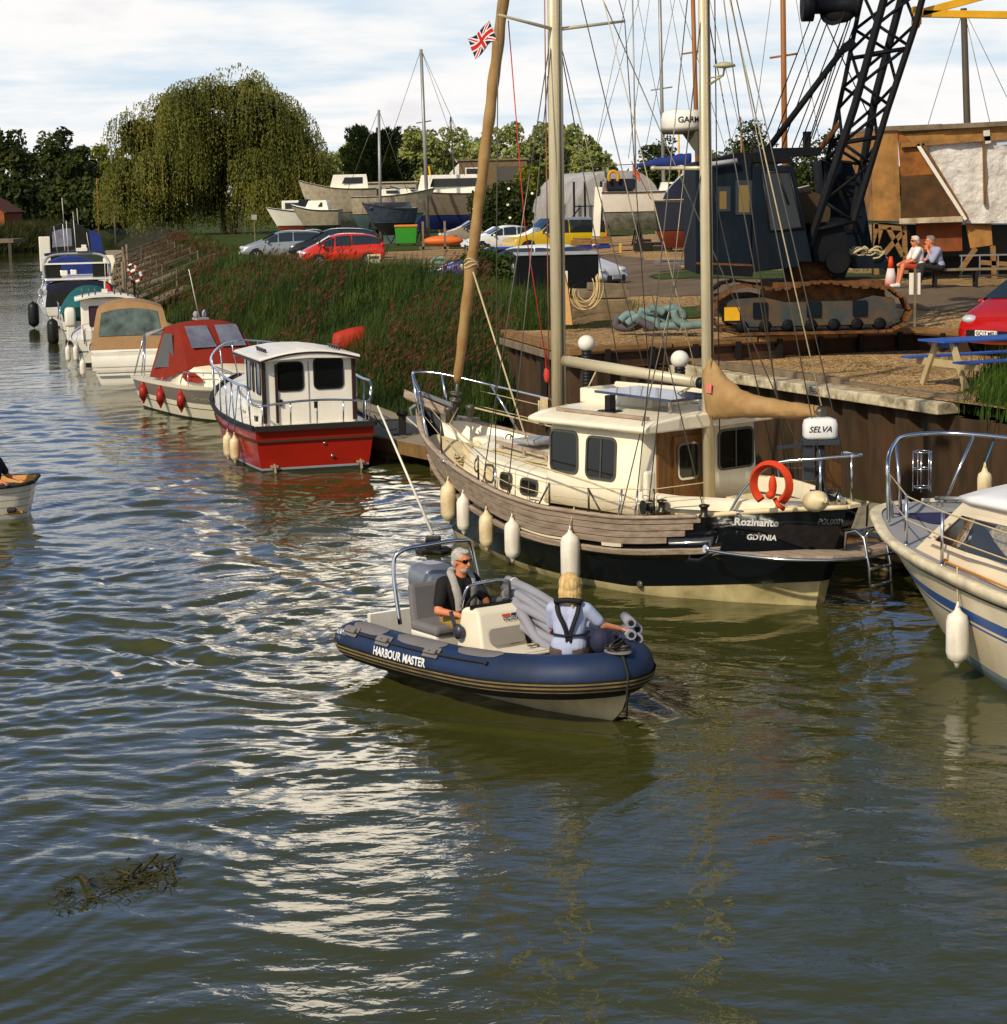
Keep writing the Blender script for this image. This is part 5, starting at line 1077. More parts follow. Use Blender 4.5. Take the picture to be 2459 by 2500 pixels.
def person(label, loc, rz, J, yaw=0, nod=0, s=1.0, skin=None, top=None, sleeve='short', legs=None, leglen='long', shoes=None, hair=None, hairstyle='short', beard=None, shades=False, cat='person', lean=None, female=False, curl=.7, palms=((0,0,-1),(0,0,-1))):
    """J: joints in the person's frame (x ahead, y to the left, z up)"""
    t = empty('person', loc, rz); tag(t, label, cat); V = {k: Vector(v) for k, v in J.items()}; skin = skin or M_skin
    b = MB(); pel, ch, nk, hd = V['pelvis'], V['chest'], V['neck'], V['head']
    lr = (V['shl']-V['shr']).normalized(); sc_ = .92 if female else 1.0
    # torso
    capsule(b, pel+lr*.06*s, pel-lr*.06*s, .105*s, .105*s); mid = pel.lerp(ch,.5)
    capsule(b, pel, mid, .12*s, .115*s*sc_); capsule(b, mid+lr*.045*s, ch+lr*.06*s, .105*s*sc_, .115*s*sc_); capsule(b, mid-lr*.045*s, ch-lr*.06*s, .105*s*sc_, .115*s*sc_)
    capsule(b, V['shl']-lr*.02, V['shr']+lr*.02, .062*s*sc_, .062*s*sc_); capsule(b, ch, nk-Vector((0,0,.03)), .10*s, .065*s); capsule(b, nk-Vector((0,0,.05)), hd-Vector((0,0,.05*s)), .056*s*sc_, .052*s*sc_)
    # head with face
    Rm = Matrix.Rotation(yaw,3,'Z') @ Matrix.Rotation(nod,3,'Y'); H_ = lambda x, y, z: hd+Rm@Vector((x*s,y*s,z*s))
    b.ell(H_(-.008,0,.025), (.098*s,.077*s,.095*s), Rm, 18, 12); b.ell(H_(.022,0,-.035), (.070*s,.060*s,.085*s), Rm, 16, 10); b.ell(H_(.045,0,-.095),(.030*s,.032*s,.022*s), Rm)
    capsule(b, H_(.082,0,.02), H_(.106,0,-.022), .010*s, .015*s, 8); capsule(b, H_(.080,.03,.035), H_(.080,-.03,.035), .014*s, .014*s, 8); capsule(b, H_(.083,.02,-.058), H_(.083,-.02,-.058), .009*s, .009*s, 8)
    for k in (1,-1): b.ell(H_(-.005,.078*k,-.005), (.016*s,.010*s,.030*s), Rm, 8, 6)
    for k, sd in (('l',1),('r',-1)):
        capsule(b, V['sh'+k], V['el'+k], .054*s*sc_, .042*s*sc_); capsule(b, V['el'+k], V['wr'+k], .042*s*sc_, .027*s*sc_)
        hd_ = V.get('hd'+k, (V['wr'+k]-V['el'+k]).normalized()); hand(b, V['wr'+k], hd_, palms[0 if k=='l' else 1], curl, sd, s)
        capsule(b, V['hip'+k], V['kn'+k], .088*s, .058*s); capsule(b, V['kn'+k], V['an'+k], .056*s, .038*s)
        ft = V['ft'+k]; capsule(b, V['an'+k]-Vector((0,0,.03)), ft, .038*s, .030*s)
    fuse(b, 'body', skin, t, .0085, 2)
    e = MB()
    for k in (1,-1): e.ell(H_(.078,.030*k,.012), (.010*s,.013*s,.008*s), Rm, 8, 6)
    e.build('eyes', mat('eye_dark', (40,30,24), .2), t)
    if top:
        c = MB(); g_ = .014*s
        capsule(c, pel+lr*.055*s+Vector((0,0,.02)), pel-lr*.055*s+Vector((0,0,.02)), .112*s+g_, .112*s+g_); capsule(c, pel, mid, .125*s+g_, .118*s*sc_+g_)
        for k in (1,-1): capsule(c, mid+lr*.045*s*k, ch+lr*.06*s*k, .108*s*sc_+g_, .115*s*sc_+g_)
        capsule(c, V['shl']-lr*.02, V['shr']+lr*.02, .064*s*sc_+g_, .064*s*sc_+g_); capsule(c, ch, nk-Vector((0,0,.055)), .10*s+g_, .062*s+g_)
        for k in 'lr':
            a, e_, w2 = V['sh'+k], V['el'+k], V['wr'+k]
            if sleeve == 'short': capsule(c, a, a.lerp(e_,.72), .058*s*sc_+g_, .050*s*sc_+g_)
            else: capsule(c, a, e_, .056*s*sc_+g_, .045*s*sc_+g_); capsule(c, e_, e_.lerp(w2,.92 if sleeve=='long' else .45), .045*s*sc_+g_, .034*s*sc_+g_)
        fuse(c, 'shirt', top, t, .012, 3)
    if legs:
        c = MB(); g_ = .012*s; capsule(c, pel+lr*.06*s-Vector((0,0,.01)), pel-lr*.06*s-Vector((0,0,.01)), .113*s+g_, .113*s+g_)
        for k in 'lr':
            a, k_, n_ = V['hip'+k], V['kn'+k], V['an'+k]
            if leglen == 'long': capsule(c, a, k_, .092*s+g_, .062*s+g_); capsule(c, k_, k_.lerp(n_,.93), .060*s+g_, .046*s+g_)
            else: capsule(c, a, a.lerp(k_,.85), .094*s+g_, .075*s+g_)
        fuse(c, 'trousers', legs, t, .012, 3)
    if shoes:
        for k in 'lr':
            c = MB(); ft = V['ft'+k]; an = V['an'+k]; capsule(c, an-Vector((0,0,.045)), ft, .046*s, .038*s); capsule(c, an-Vector((0,0,.01)), an-Vector((0,0,.05)), .045*s,.046*s); fuse(c, 'shoe', shoes, t, .01, 1)
    if hair:
        c = MB()
        if hairstyle == 'short': c.ell(H_(-.022,0,.042), (.098*s,.084*s,.094*s), Rm, 16, 10); c.ell(H_(.028,0,.098),(.062*s,.06*s,.030*s), Rm); c.ell(H_(-.055,0,-.01),(.055*s,.078*s,.07*s), Rm)
        elif hairstyle == 'bald': c.ell(H_(-.045,0,.02), (.072*s,.084*s,.072*s), Rm, 16, 10)
        else:
            c.ell(H_(-.02,0,.03), (.120*s,.108*s,.116*s), Rm, 18, 12); c.ell(H_(-.045,0,-.05), (.088*s,.116*s,.115*s), Rm); c.ell(H_(-.06,0,-.11),(.055*s,.112*s,.065*s), Rm)
            for k in np.linspace(-1,1,11): capsule(c, H_(-.085+.03*k*k,.075*k,.0), H_(-.075+.03*k*k,.118*k,-.175+.02*math.sin(k*9)), .022*s, .007*s, 8)
            capsule(c, H_(-.11,-.01,-.10), H_(-.115,-.03,-.19), .026*s, .012*s, 8)
        h_ = fuse(c, 'hair', hair, t, .0095, 1)
    if beard:
        c = MB(); c.ell(H_(.034,0,-.075), (.060*s,.056*s,.048*s), Rm, 14, 8); capsule(c, H_(.092,.022,-.045), H_(.092,-.022,-.045), .010*s,.010*s, 8); fuse(c, 'beard', beard, t, .0095, 1)
    if shades:
        c = MB()
        for k in (1,-1): c.loft([[H_(.094+dx-.012*abs(y_+.033*k)/.033, y_+.033*k, z_+.014) for y_, z_ in rrect(0,0,.054,.040,.014,3)] for dx in (0,.006)], True, False, 0, False, True); c.bar(H_(.09,.060*k,.022), H_(-.005,.083*k,.020), .006*s, .006*s)
        c.bar(H_(.098,.01,.022), H_(.098,-.01,.022), .006, .006); c.build('sunglasses', mat('sunglass_black', (10,10,12), .12), t)
    return t
# ================================================================== other boats afloat
def boatframe(name, label, O, ang, cat='boat', group=None):
    return tag(empty(name, (O[0],O[1],0), R(ang)), label, cat, group)
def W(t, x, y, z):
    c, s_ = math.cos(t.rotation_euler.z), math.sin(t.rotation_euler.z); return Vector((t.location.x+c*x-s_*y, t.location.y+s_*x+c*y, t.location.z+z))
def simple_hull(L_, B, fb, fbb, stern=0, e=.3, blunt=.05, rake=.9):
    return Hull([(-.4,stern+.1),(0,stern),(fb,stern-.05)], [(-.4,L_-rake-.5),(0,L_-rake),(fbb,L_)], [0,.15,.4,.6,.8,.92,1], [B*.9,B*.97,B,B*.96,B*.72,B*.42,B*blunt], [fb,fb,fb*1.02+.0*fbb,fb+.2*(fbb-fb),fb+.55*(fbb-fb),fb+.85*(fbb-fb),fbb], keel=-.5, e=e, ebow=.85)
def rails(parent, H_, u0, u1, h, side, n=5, r_=.016, name='guard_rail', m=None, close=None):
    b = MB(); top = [H_.pt(u, H_.sheer(u), side, -.03)+Vector((0,0,h*(1 if 0<i<12 else .2))) for i, u in enumerate(np.linspace(u0,u1,13))]
    b.tube(top, r_, 7)
    for k in range(n): u = u0+(u1-u0)*(k+.7)/(n+.2); p = H_.pt(u, H_.sheer(u), side, -.03); b.tube([p, p+Vector((0,0,h))], r_*.8, 6)
    return b.build(name, m or M_steel, parent)
# ---- red boat -----------------------------------------------------
rb = boatframe('cabin_boat', 'red hulled boat with a white boxy wheelhouse and brown trim, stern towards us', (-3.5,38.02), 107.5)
RH = Hull([(-.4,.05),(0,0),(.64,-.06),(.9,-.10)], [(-.4,5.6),(0,6.2),(1.3,7.1)], [0,.15,.4,.6,.8,.92,1], [1.14,1.22,1.27,1.2,.85,.45,.03], [.88,.87,.90,.98,1.12,1.22,1.30], keel=-.6, e=.14, ebow=.8)
b = MB(); RH.shell(b, [lambda u:-.5, lambda u:.0, lambda u:.06, lambda u:.10, lambda u:.35, lambda u:RH.sheer(u)-.27, RH.sheer], mfn=lambda j: 1 if j < 2 else (2 if j==2 else 0)); b.build('hull', [M_redp, mat('green_antifoul',(40,48,40),.8), M_grey], rb)
b = MB()
for s_ in (1,-1): RH.strip(b, 0, .99, lambda u:RH.sheer(u)-.07, lambda u:RH.sheer(u)+.03, .05, s_)
b.bar(RH.pt(0,.85,1)+Vector((-.04,0,0)), RH.pt(0,.85,-1)+Vector((-.04,0,0)), .08,.10); b.build('gunwale', M_rub, rb)
b = MB()
for s_ in (1,-1): RH.strip(b, 0, .98, lambda u:RH.sheer(u)-.29, lambda u:RH.sheer(u)-.25, .03, s_)
b.bar(RH.pt(0,.61,1)+Vector((-.02,0,0)), RH.pt(0,.61,-1)+Vector((-.02,0,0)), .04,.04); b.build('rubbing_strip', mat('brown_strip',(70,44,26),.7), rb)
b = MB(); RH.deck(b, .03, .03); b.build('deck', M_white, rb)
b = MB(); b.loft([[Vector((x,y*s_,z)) for y,z,s_ in ((.80*f_,.92,1),(.72*f_,1.14,1),(.3,1.22,1),(.3,1.22,-1),(.72*f_,1.14,-1),(.80*f_,.92,-1))] for x,f_ in ((2.5,1),(3.6,1),(4.6,.75),(5.2,.45))], False, False, 0, True, False); b.add([(5.2,.36,.92),(5.2,.32,1.14),(5.2,.3,1.22),(5.2,-.3,1.22),(5.2,-.32,1.14),(5.2,-.36,.92)],[(0,1,2,3,4,5)]); b.build('foredeck_cabin', M_white, rb)
CW = .86; b = MB(); b.loft([[Vector((x,y,z)) for x,y in ((.34,CW),(.34,-CW),(2.55,-CW*.93),(2.55,CW*.93))] for z in (.86,1.5,2.08)], True, False, 0, False, True); b.build('wheelhouse', M_white, rb)
b = MB(); rings = []
for x in (.14,.18,2.7,2.78):
    k = .0 if .15 < x < 2.75 else -.02; rings.append([Vector((x,y,z+k*(1 if z>2.1 else -1))) for y,z in ((CW+.1,2.05),(CW+.1,2.13),(.6,2.20),(.3,2.24),(0,2.25),(-.3,2.24),(-.6,2.20),(-CW-.1,2.13),(-CW-.1,2.05),(0,2.12))])
b.loft(rings, True, False, 0, False, True); b.build('wheelhouse_roof', M_white, rb, bevel=.012)
b = MB(); b.tube(bez([(.12,CW+.11,2.06),(.12,.5,2.17),(.12,0,2.21),(.12,-.5,2.17),(.12,-CW-.11,2.06)],4),.018,5); b.bar((.14,CW+.11,2.06),(2.75,CW+.11,2.06),.03,.05)
b.bar((.32,CW,.9),(.32,CW,2.06),.07,.07,up=(1,0,0)); b.bar((.32,-CW,.9),(.32,-CW,2.06),.07,.07,up=(1,0,0)); b.bar((.325,CW-.24,.9),(.325,CW-.24,2.0),.05,.05,up=(1,0,0)); b.build('corner_trim', mat('brown_trim',(46,26,18),.5), rb)
for yc, zc, w_, h_ in ((.36,1.76,.47,.50),(-.38,1.79,.52,.54)): window(rb, yc, zc, w_, h_, lambda a, z, d: Vector((.338-d, a, z)), .07, fm=M_blacky)
b = MB(); b.box((.333,.005,1.45),(.012,.02,1.15)); b.build('door_joint', M_grey, rb)
b = MB(); b.box((.31,CW-.31,1.28),(.04,.05,.12)); b.build('door_lock', M_blacky, rb)
for xc, w_ in ((.85,.46),(1.45,.18),(2.0,.44)):
    for s_ in (1,-1): window(rb, xc, 1.73, w_, .62, lambda a, z, d, s_=s_: Vector((a, s_*(CW-.03*(a-.34)+.004+d), z)), .05, fm=M_blacky, fr=.02)
for yc in (-.42,.42): window(rb, yc, 1.75, .6, .5, lambda a, z, d: Vector((2.555+d, a, z)), .05, fm=M_blacky)
for s_ in (1,-1):
    b = MB(); b.bar((.75,s_*.72,2.24),(1.75,s_*.70,2.24),.03,.03); [b.box((x,s_*.71,2.21),(.03,.03,.05)) for x in (.8,1.0,1.2,1.4,1.6)]; b.build('roof_rail', mat('brown_trim',(46,26,18),.5), rb)
# interior behind the glass is dark; a console shape breaks it up
b = MB(); pts = [RH.pt(.0,.88,1)+Vector((.05,-.1,0)), RH.pt(.0,.88,1)+Vector((.05,-.08,.38)), (-.12,.5,1.32), (-.14,0,1.34), (-.12,-.5,1.32), RH.pt(0,.88,-1)+Vector((.05,.08,.38)), RH.pt(0,.88,-1)+Vector((.05,.1,0))]
b.tube(bez([p for p in pts[1:6]],5), .022, 8)
for y in (.98,.45,-.05,-.98,-.55): b.tube([(-.05,y,.88),(-.10,y,1.28+.05*(abs(y)<.5))],.016,6)
b.build('stern_rail', M_steel, rb)
b = MB(); b.box((-.12,-.02,1.25),(.05,.06,.12)); b.build('stern_light', M_blacky, rb)
for s_ in (1,-1):
    b = MB(); top = bez([(-.06,s_*1.04,1.26),(.15,s_*1.14,1.32),(.3,s_*1.18,1.58),(1.2,s_*1.22,1.60),(2.6,s_*1.24,1.66),(4.2,s_*1.18,1.80),(5.4,s_*.9,1.92),(6.4,s_*.5,2.0),(7.15,s_*.02,2.02)],5); b.tube(top,.024,8)
    for x in (.3,.9,1.6,2.3,3.0,4.0,5.0,6.0,6.7):
        u = max(0,min(1,RH.u_at(x,1.0))); p = RH.pt(u,RH.sheer(u),s_,-.04); q = min(top,key=lambda v_: abs(v_.x-x-.04)); b.tube([p,q],.017,6)
    b.build('guard_rail', M_steel, rb)
for y in (.80,-.84): b = MB(); b.box((-.10,y,.14),(.10,.13,.04)); b.bar((-.08,y,.16),(-.22,y,.0),.11,.02,up=(0,1,0)); b.build('trim_tab_bracket', mat('bronze',(176,150,120),.5,.3), rb)
for y,z,r_ in ((-.02,.78,.035),(-.18,.52,.032),(-.32,.27,.03)): b = MB(); b.lathe([(r_,-.01),(r_,.02),(r_*.5,.025)],(-.05,y,z),12,axis=(-1,0,0)); b.build('stern_fitting', M_steel, rb)
b = MB(); [b.box((.5+.12*k,.98,.97),(.04,.05,.08)) for k in (0,1)]; b.bar((.45,.98,1.02),(.66,.98,1.02),.05,.03); b.build('cleat', M_steel, rb)
for x, lb in ((1.75,'off white fender further forward on the red boat side'),(1.15,'off white fender nearer the stern of the red boat')):
    u = RH.u_at(x,.4); p = RH.pt(u,.45,1,.13); fender('f', W(rb,p.x,p.y,.36), .44, .095, M_fender_o, lb, 'fenders on the red boat', rope_to=W(rb,x,1.2,1.55), rope_m=M_bluerope)
# ---- boat with the red canopy -------------------------------------
gw = boatframe('cabin_cruiser', 'small cream cruiser with a rust red canopy and red fenders, bow towards us', (-8.25,51.3), -62)
GH = simple_hull(6.7, 1.12, .78, .90, rake=.7); M_gh = mat('grey_topside', (120,114,104), .4, var=.12, scale=1)
b = MB(); GH.shell(b, [lambda u:-.45, lambda u:.03, lambda u:.05, lambda u:.28, lambda u:.30, lambda u:.42, lambda u:GH.sheer(u)-.09, GH.sheer], mfn=lambda j: (3,3,0,2,0,1,0)[j] if j<7 else 0); b.build('hull', [M_cream, M_gh, M_rub, mat('green_antifoul',(40,48,40),.8)], gw)
b = MB(); GH.deck(b, -.01, .05); b.build('deck', M_cream, gw)
b = MB(); 
for s_ in (1,-1): GH.strip(b, 0, .99, lambda u:GH.sheer(u)-.05, lambda u:GH.sheer(u)+.03, .04, s_)
b.build('gunwale', M_cream, gw)
b = MB(); rings = []
for x, y, z in ((2.6,.86,1.12),(3.2,.86,1.26),(3.8,.84,1.22),(4.8,.70,1.12),(5.6,.45,1.00),(6.0,.25,.92)): rings.append([Vector((x,y+.06,.80)),Vector((x,y,z-.06)),Vector((x,y-.1,z)),Vector((x,0,z+.05)),Vector((x,-y+.1,z)),Vector((x,-y,z-.06)),Vector((x,-y-.06,.80))])
b.loft(rings, False, False, 0, True, True); b.build('coachroof', M_cream, gw)
M_rc = mat('rust_canvas', (132,36,16), .85, var=.3, scale=3, bump=.01, bscale=4, c2=(110,30,14))
M_vin = mat('vinyl_window', (120,122,136), .22, var=.4, scale=2.5, c2=(80,84,100), bump=.004)
# canopy: raked front screen with two vinyl windows, roof and sides
def can(x,y,z): return Vector((x,y,z))
FB = [(3.75,.86,1.20),(3.75,-.86,1.20)]; FM = [(3.55,.84,1.52),(3.55,-.84,1.52)]; FT = [(2.75,.70,2.12),(2.75,-.70,2.12)]
b = MB()
rings = [[can(3.78,y,1.19+.05*(1-abs(y)/.86)) for y in np.linspace(-.88,.88,9)], [can(3.52,y,1.55+.06*(1-(y/.86)**2)) for y in np.linspace(-.86,.86,9)], [can(2.80,y,2.08+.10*(1-(y/.74)**2)) for y in np.linspace(-.74,.74,9)], [can(2.55,y,2.12+.13*(1-(y/.74)**2)) for y in np.linspace(-.74,.74,9)], [can(1.75,y,2.06+.12*(1-(y/.74)**2)) for y in np.linspace(-.74,.74,9)]]
b.loft(rings, False, False, 0, True)
for s_ in (1,-1): b.add([can(3.78,.88*s_,1.19),can(3.52,.86*s_,1.55),can(2.80,.74*s_,2.08),can(2.55,.74*s_,2.12),can(1.75,.74*s_,2.06),can(1.35,1.02*s_,.86),can(2.4,1.0*s_,.86)],[(0,1,2,3,4,5,6)])
cano = b.build('canopy', M_rc, gw)
for y0 in (-.37,.37):
    b = MB(); b.add([can(3.50,y0-.31,1.60+.02),can(3.50,y0+.31,1.62),can(2.93,y0+.27,2.10),can(2.93,y0-.27,2.10)],[(0,1,2,3)]); 
    for i_ in range(4): v_ = Vector(b.v[i_]); b.v[i_] = tuple(v_+Vector((.03,0,.035)))
    b.build('canopy_window', M_vin, cano)
for s_ in (1,-1): b = MB(); b.add([can(2.9,.90*s_,1.2),can(2.6,.82*s_,1.95),can(1.95,.80*s_,1.92),can(1.7,1.01*s_,1.1)],[(0,1,2,3)]); [b.v.__setitem__(i_, tuple(Vector(v_)+Vector((0,.015*s_,0)))) for i_, v_ in enumerate(b.v)]; b.build('canopy_window', mat('dark_vinyl',(70,68,62),.3), cano)
b = MB(); b.loft([[can(x,y,z+.12*(1-(y/.8)**2)) for y in np.linspace(-.8,.8,9)] for x,z in ((1.8,2.02),(.6,1.88),(.42,1.80))], False, False, 0, True)
for s_ in (1,-1): b.add([can(1.8,.8*s_,2.02),can(.6,.8*s_,1.88),can(.42,.8*s_,1.80),can(.42,.82*s_,1.70),can(.7,.82*s_,1.80)],[(0,1,2,3,4)])
b.build('bimini_cover', mat('grey_canvas',(150,142,144),.85), gw)
b = MB()
for s_ in (1,-1):
    for x0,x1 in ((.2,.45),(.75,.5),(.95,.55)): b.tube([(x0,1.02*s_,.85),(x1,.82*s_,1.82)],.018,6)
b.build('bimini_frame', M_steel, gw)
b = MB(); b.add([can(3.75,-.92,1.16),can(3.65,-.955,.98),can(3.9,-.96,.90),can(4.5,-.88,.90),can(4.65,-.80,.98),can(4.2,-.82,1.10)],[(0,1,2,3,4,5)]); [b.v.__setitem__(i_, tuple(Vector(v_)+Vector((0,-.03,.015)))) for i_, v_ in enumerate(b.v)]; b.build('window_cover', M_rc, gw)
b = MB(); b.box((5.2,0,1.08),(.5,.5,.05)); b.build('red_hatch', M_rc, gw)
b = MB(); b.bar((4.1,-.45,1.28),(5.2,-.34,1.16),.03,.03); b.bar((4.1,.45,1.28),(5.2,.34,1.16),.03,.03); b.build('grab_rail', M_steel, gw)
for s_ in (1,-1): rails(gw, GH, .56, .98, .34, s_, 4, .014)
b = MB(); b.tube([(2.35,-.05,2.3),(2.62,-.35,3.45)],[.018,.008],6); b.build('radio_aerial', M_white, gw)
b = MB(); b.box((2.3,0,2.26),(.34,.3,.05)); b.ell((2.32,-.12,2.36),(.07,.07,.09)); b.ell((2.25,.12,2.36),(.06,.06,.11)); b.build('light_bracket', M_grey, gw)
text_on('lettering', 'Get weekend', .19, lambda x, y: GH.pt(max(0,GH.u_at(4.15+x*1.0,.6)), .50+y*.9, -1, .012), mat('faded_silver',(168,160,146),.5), gw, shear=.25)
for x, lb in ((1.05,'red fender nearest the stern of the small cruiser'),(2.4,'red fender amidships on the small cruiser'),(3.7,'red fender nearest the name on the small cruiser')):
    u = GH.u_at(x,.4); p = GH.pt(u,.4,-1,.12); fender('f', W(gw,p.x,p.y,.47), .44, .10, mat('red_fender',(150,34,20),.5,var=.15), lb, 'red fenders on the small cruiser', rope_to=W(gw,x,-1.05,.92), rope_m=M_rope, cone=.9)
# ---- boat with the tan canopy -------------------------------------
def generic(name, label, O, ang, L_, B, fb, fbb, hullm, bands=None, e=.3, cat='boat', rake=1.0, under=None):
    t = boatframe(name, label, O, ang, cat); H_ = simple_hull(L_, B, fb, fbb, e=e, rake=rake); b = MB(); H_.shell(b, [lambda u:-.45, lambda u:.04, lambda u:.10, lambda u:H_.sheer(u)*.55, lambda u:H_.sheer(u)*.55+.04, H_.sheer], nu=24, mfn=lambda j: 1 if j<2 else (2 if j==3 else 0)); b.build('hull', [hullm, under or M_rub, M_rub], t)
    b = MB(); H_.deck(b, .02, .03, n=16); b.build('deck', M_white, t); b = MB()
    for s_ in (1,-1): H_.strip(b, 0, .99, lambda u:H_.sheer(u)-.05, lambda u:H_.sheer(u)+.02, .035, s_, n=18)
    b.build('gunwale', M_white, t); return t, H_
def canopy(parent, x0, x1, yb, yt, zb, zt, m, wins=(), mw=None, lean0=.25, lean1=.5, name='canopy'):
    """arched fabric cover; wins: (y0,y1,f0,f1) vinyl windows on the end facing aft"""
    def aft(y, f): # f 0 bottom..1 top
        h = f*(zt-zb); wy = yb+(yt-yb)*f; return Vector((x0+lean0*f**1.4, y*wy, zb+h*(1-.16*y*y*f)))
    b = MB(); ys = np.linspace(-1,1,11); fs = np.linspace(0,1,7); A = [[aft(y,f) for y in ys] for f in fs]; b.loft(A, False, False, 0, True)
    Bk = [[Vector((x1-lean1*f, y*(yb+(yt-yb)*f)*.92, zb+f*(zt-zb)*(1-.16*y*y*f))) for y in ys] for f in fs]; b.loft(Bk, False, False, 0, True); b.loft([A[-1], [p+(q-p)*.5+Vector((0,0,.05)) for p, q in zip(A[-1],Bk[-1])], Bk[-1]], False, False, 0, True)
    for k in (0,-1): b.loft([[r_[k] for r_ in A],[r_[k] for r_ in Bk]], False, False, 0, True)
    o = b.build(name, m, parent)
    for y0,y1,f0,f1 in wins:
        b = MB(); ee = Vector((-.02,0,.01)); b.loft([[aft(y,f)+ee for y in np.linspace(y0,y1,7)] for f in np.linspace(f0,f1,4)], False, False, 0, True); b.build('canopy_window', mw or M_vin, o)
    return o
t, H_ = generic('motor_cruiser', 'white motor cruiser with a tan cockpit canopy and wide clear window', (-10.35,57.6), 100, 6.6, 1.22, .92, 1.2, M_white, e=.20, under=M_white)
M_tc = mat('tan_cover', (158,124,86), .85, var=.25, scale=3, bump=.008, c2=(140,104,62)); M_see = mat('clear_vinyl', (96,110,104), .15, var=.8, scale=2.2, c2=(44,48,42), coat=.3)
canopy(t, .15, 3.6, 1.14, .92, .95, 2.28, M_tc, ((-.80,.84,.30,.86),), M_see, .55, .5)
b = MB(); b.loft([[(x,y*1.12,z) for y in np.linspace(-1,1,7)] for x,z in ((-.10,.50),(-.14,.62),(-.08,.74),(.0,.90),(.12,.97))], False, False, 0, True); b.build('transom_moulding', M_white, t)
b = MB(); b.bar((-.20,1.1,.46),(-.20,-1.1,.46),.10,.06); b.loft([[(-.34,y,z) for y in (1.0,.7,0,-.7,-1.0)] for z in (.28,.34)],False,False,0,False); b.build('bathing_step', M_white, t)
fender('f', W(t,.3,1.38,.48), .42, .085, M_fender, 'white fender hanging at the left quarter of the tan canopied cruiser', 'fenders along the far boats', rope_to=W(t,.4,1.2,.9))
# ---- small white cabin boat ---------------------------------------
t, H_ = generic('cabin_boat', 'little white fishing boat with an upright cabin and dark purple window', (-12.35,64.6), 102, 5.6, 1.12, .78, 1.1, M_white, e=.28)
b = MB(); b.loft([[Vector((x,y,z)) for x,y in ((1.0,.78),(1.0,-.78),(2.8,-.72),(2.8,.72))] for z in (.75,2.05)], True, False, 0, False, True); b.build('wheelhouse', M_white, t, bevel=.05)
b = MB(); b.loft([[Vector((x,y,2.06+.14*(1-(y/.95)**2)+k)) for y in np.linspace(-.95,.95,9)]+[Vector((x,y,2.0+.12*(1-(y/.95)**2))) for y in np.linspace(.95,-.95,9)] for x,k in ((.72,0),(3.0,0))], True, False, 0, True, True); b.build('wheelhouse_roof', M_white, t)
for yc in (.30,-.36): window(t, yc, 1.5, .42, .62, lambda a,z,d: Vector((.99-d,a,z)), .03, fm=M_blacky, gm=mat('purple_glass',(62,44,58),.15), fr=.02)
b = MB(); b.box((1.2,0,2.28),(.18,.18,.14)); b.build('light_box', M_white, t)
for k, y in enumerate((-.72,-.5,-.3,.3,.5,.7)): b = MB(); b.tube([(.85,y,2.12),(.82,y,2.42)],.022,6); b.build('rod_holder', M_frame, t)
b = MB(); b.tube([(1.25,-.05,2.3),(1.3,-.05,3.2)],.008,5); b.build('radio_aerial', M_white, t)
b = MB(); b.box((.1,.62,.98),(.34,.36,.40)); b.build('outboard_cowl', M_white, t, bevel=.06)
b = MB(); b.tube([(-.1,.72,.7),(-.12,.75,1.3),(-.02,.5,1.35),(.0,.42,.9)],.014,6); b.build('stern_rail', M_frame, t)
for y, lb in ((1.24,'white fender with blue ends hanging furthest left on the small cabin boat'),(1.0,'white fender beside the blue ended one on the small cabin boat')): fender('f', W(t,-.12,y,.42), .46, .085, M_fender, lb, 'fenders along the far boats', rope_to=W(t,.0,y-.1,1.05))
# ---- boat under the teal cover ------------------------------------
t, H_ = generic('motor_boat', 'white motor boat under a teal cover with a white outboard on its stern', (-15.0,75.6), 103, 6.0, 1.2, .8, 1.15, M_white, e=.26)
M_teal = mat('teal_cover', (24,88,90), .8, var=.25, scale=2, bump=.01, c2=(14,60,64)); M_teald = mat('teal_side', (12,56,48), .8)
b = MB(); ys = np.linspace(-1,1,11); b.loft([[Vector((x,y*w_,zt-(zt-zb)*abs(y)**2.6)) for y in ys] for x,w_,zt,zb in ((.25,1.05,1.35,1.05),(.6,1.1,1.62,1.05),(1.6,1.15,2.05,1.1),(2.6,1.1,1.95,1.1),(4.2,.8,1.4,1.1),(5.4,.3,1.2,1.1))], False, False, 0, True); co = b.build('cover', M_teal, t)
b = MB(); b.add([(.25,1.05,1.05),(.25,-1.05,1.05),(.15,-1.0,.75),(.15,1.0,.75)],[(0,1,2,3)]); b.loft([[(.24,y*1.05,1.35-.30*abs(y)**2.6) for y in ys],[(.22,y*1.05,1.0) for y in ys]],False,False,0,True); b.build('cover_skirt', M_teald, co)
b = MB(); b.loft([[Vector((-.25+dx,.78+dy,z)) for dx,dy in rrect(0,0,.42*s_,.40*s_,.1,3)] for z,s_ in ((.62,.8),(.72,1),(1.15,1),(1.28,.85),(1.33,.5))],True,False,0,True,True); b.build('outboard_cowl', M_white, t)
b = MB(); b.box((-.28,.78,.38),(.26,.30,.50)); b.build('outboard_leg', M_white, t, bevel=.04)
b = MB(); b.box((-.3,-.1,.16),(.4,1.9,.07)); b.build('bathing_platform', M_white, t, bevel=.02)
b = MB(); b.tube(bez([(.2,1.12,.85),(.3,1.14,1.3),(.9,1.16,1.4),(1.3,1.16,.9)],4),.018,6); b.tube(bez([(1.5,1.16,.85),(1.6,1.16,1.3),(2.4,1.16,1.4),(3.0,1.1,.9)],4),.018,6); b.build('guard_rail', M_steel, t)
fender('f', W(t,.15,1.42,.42), .95, .21, M_blacky, 'big black fender nearest us on the boat with the teal cover', 'black fenders on the far boats', rope_to=W(t,.3,1.1,.9))
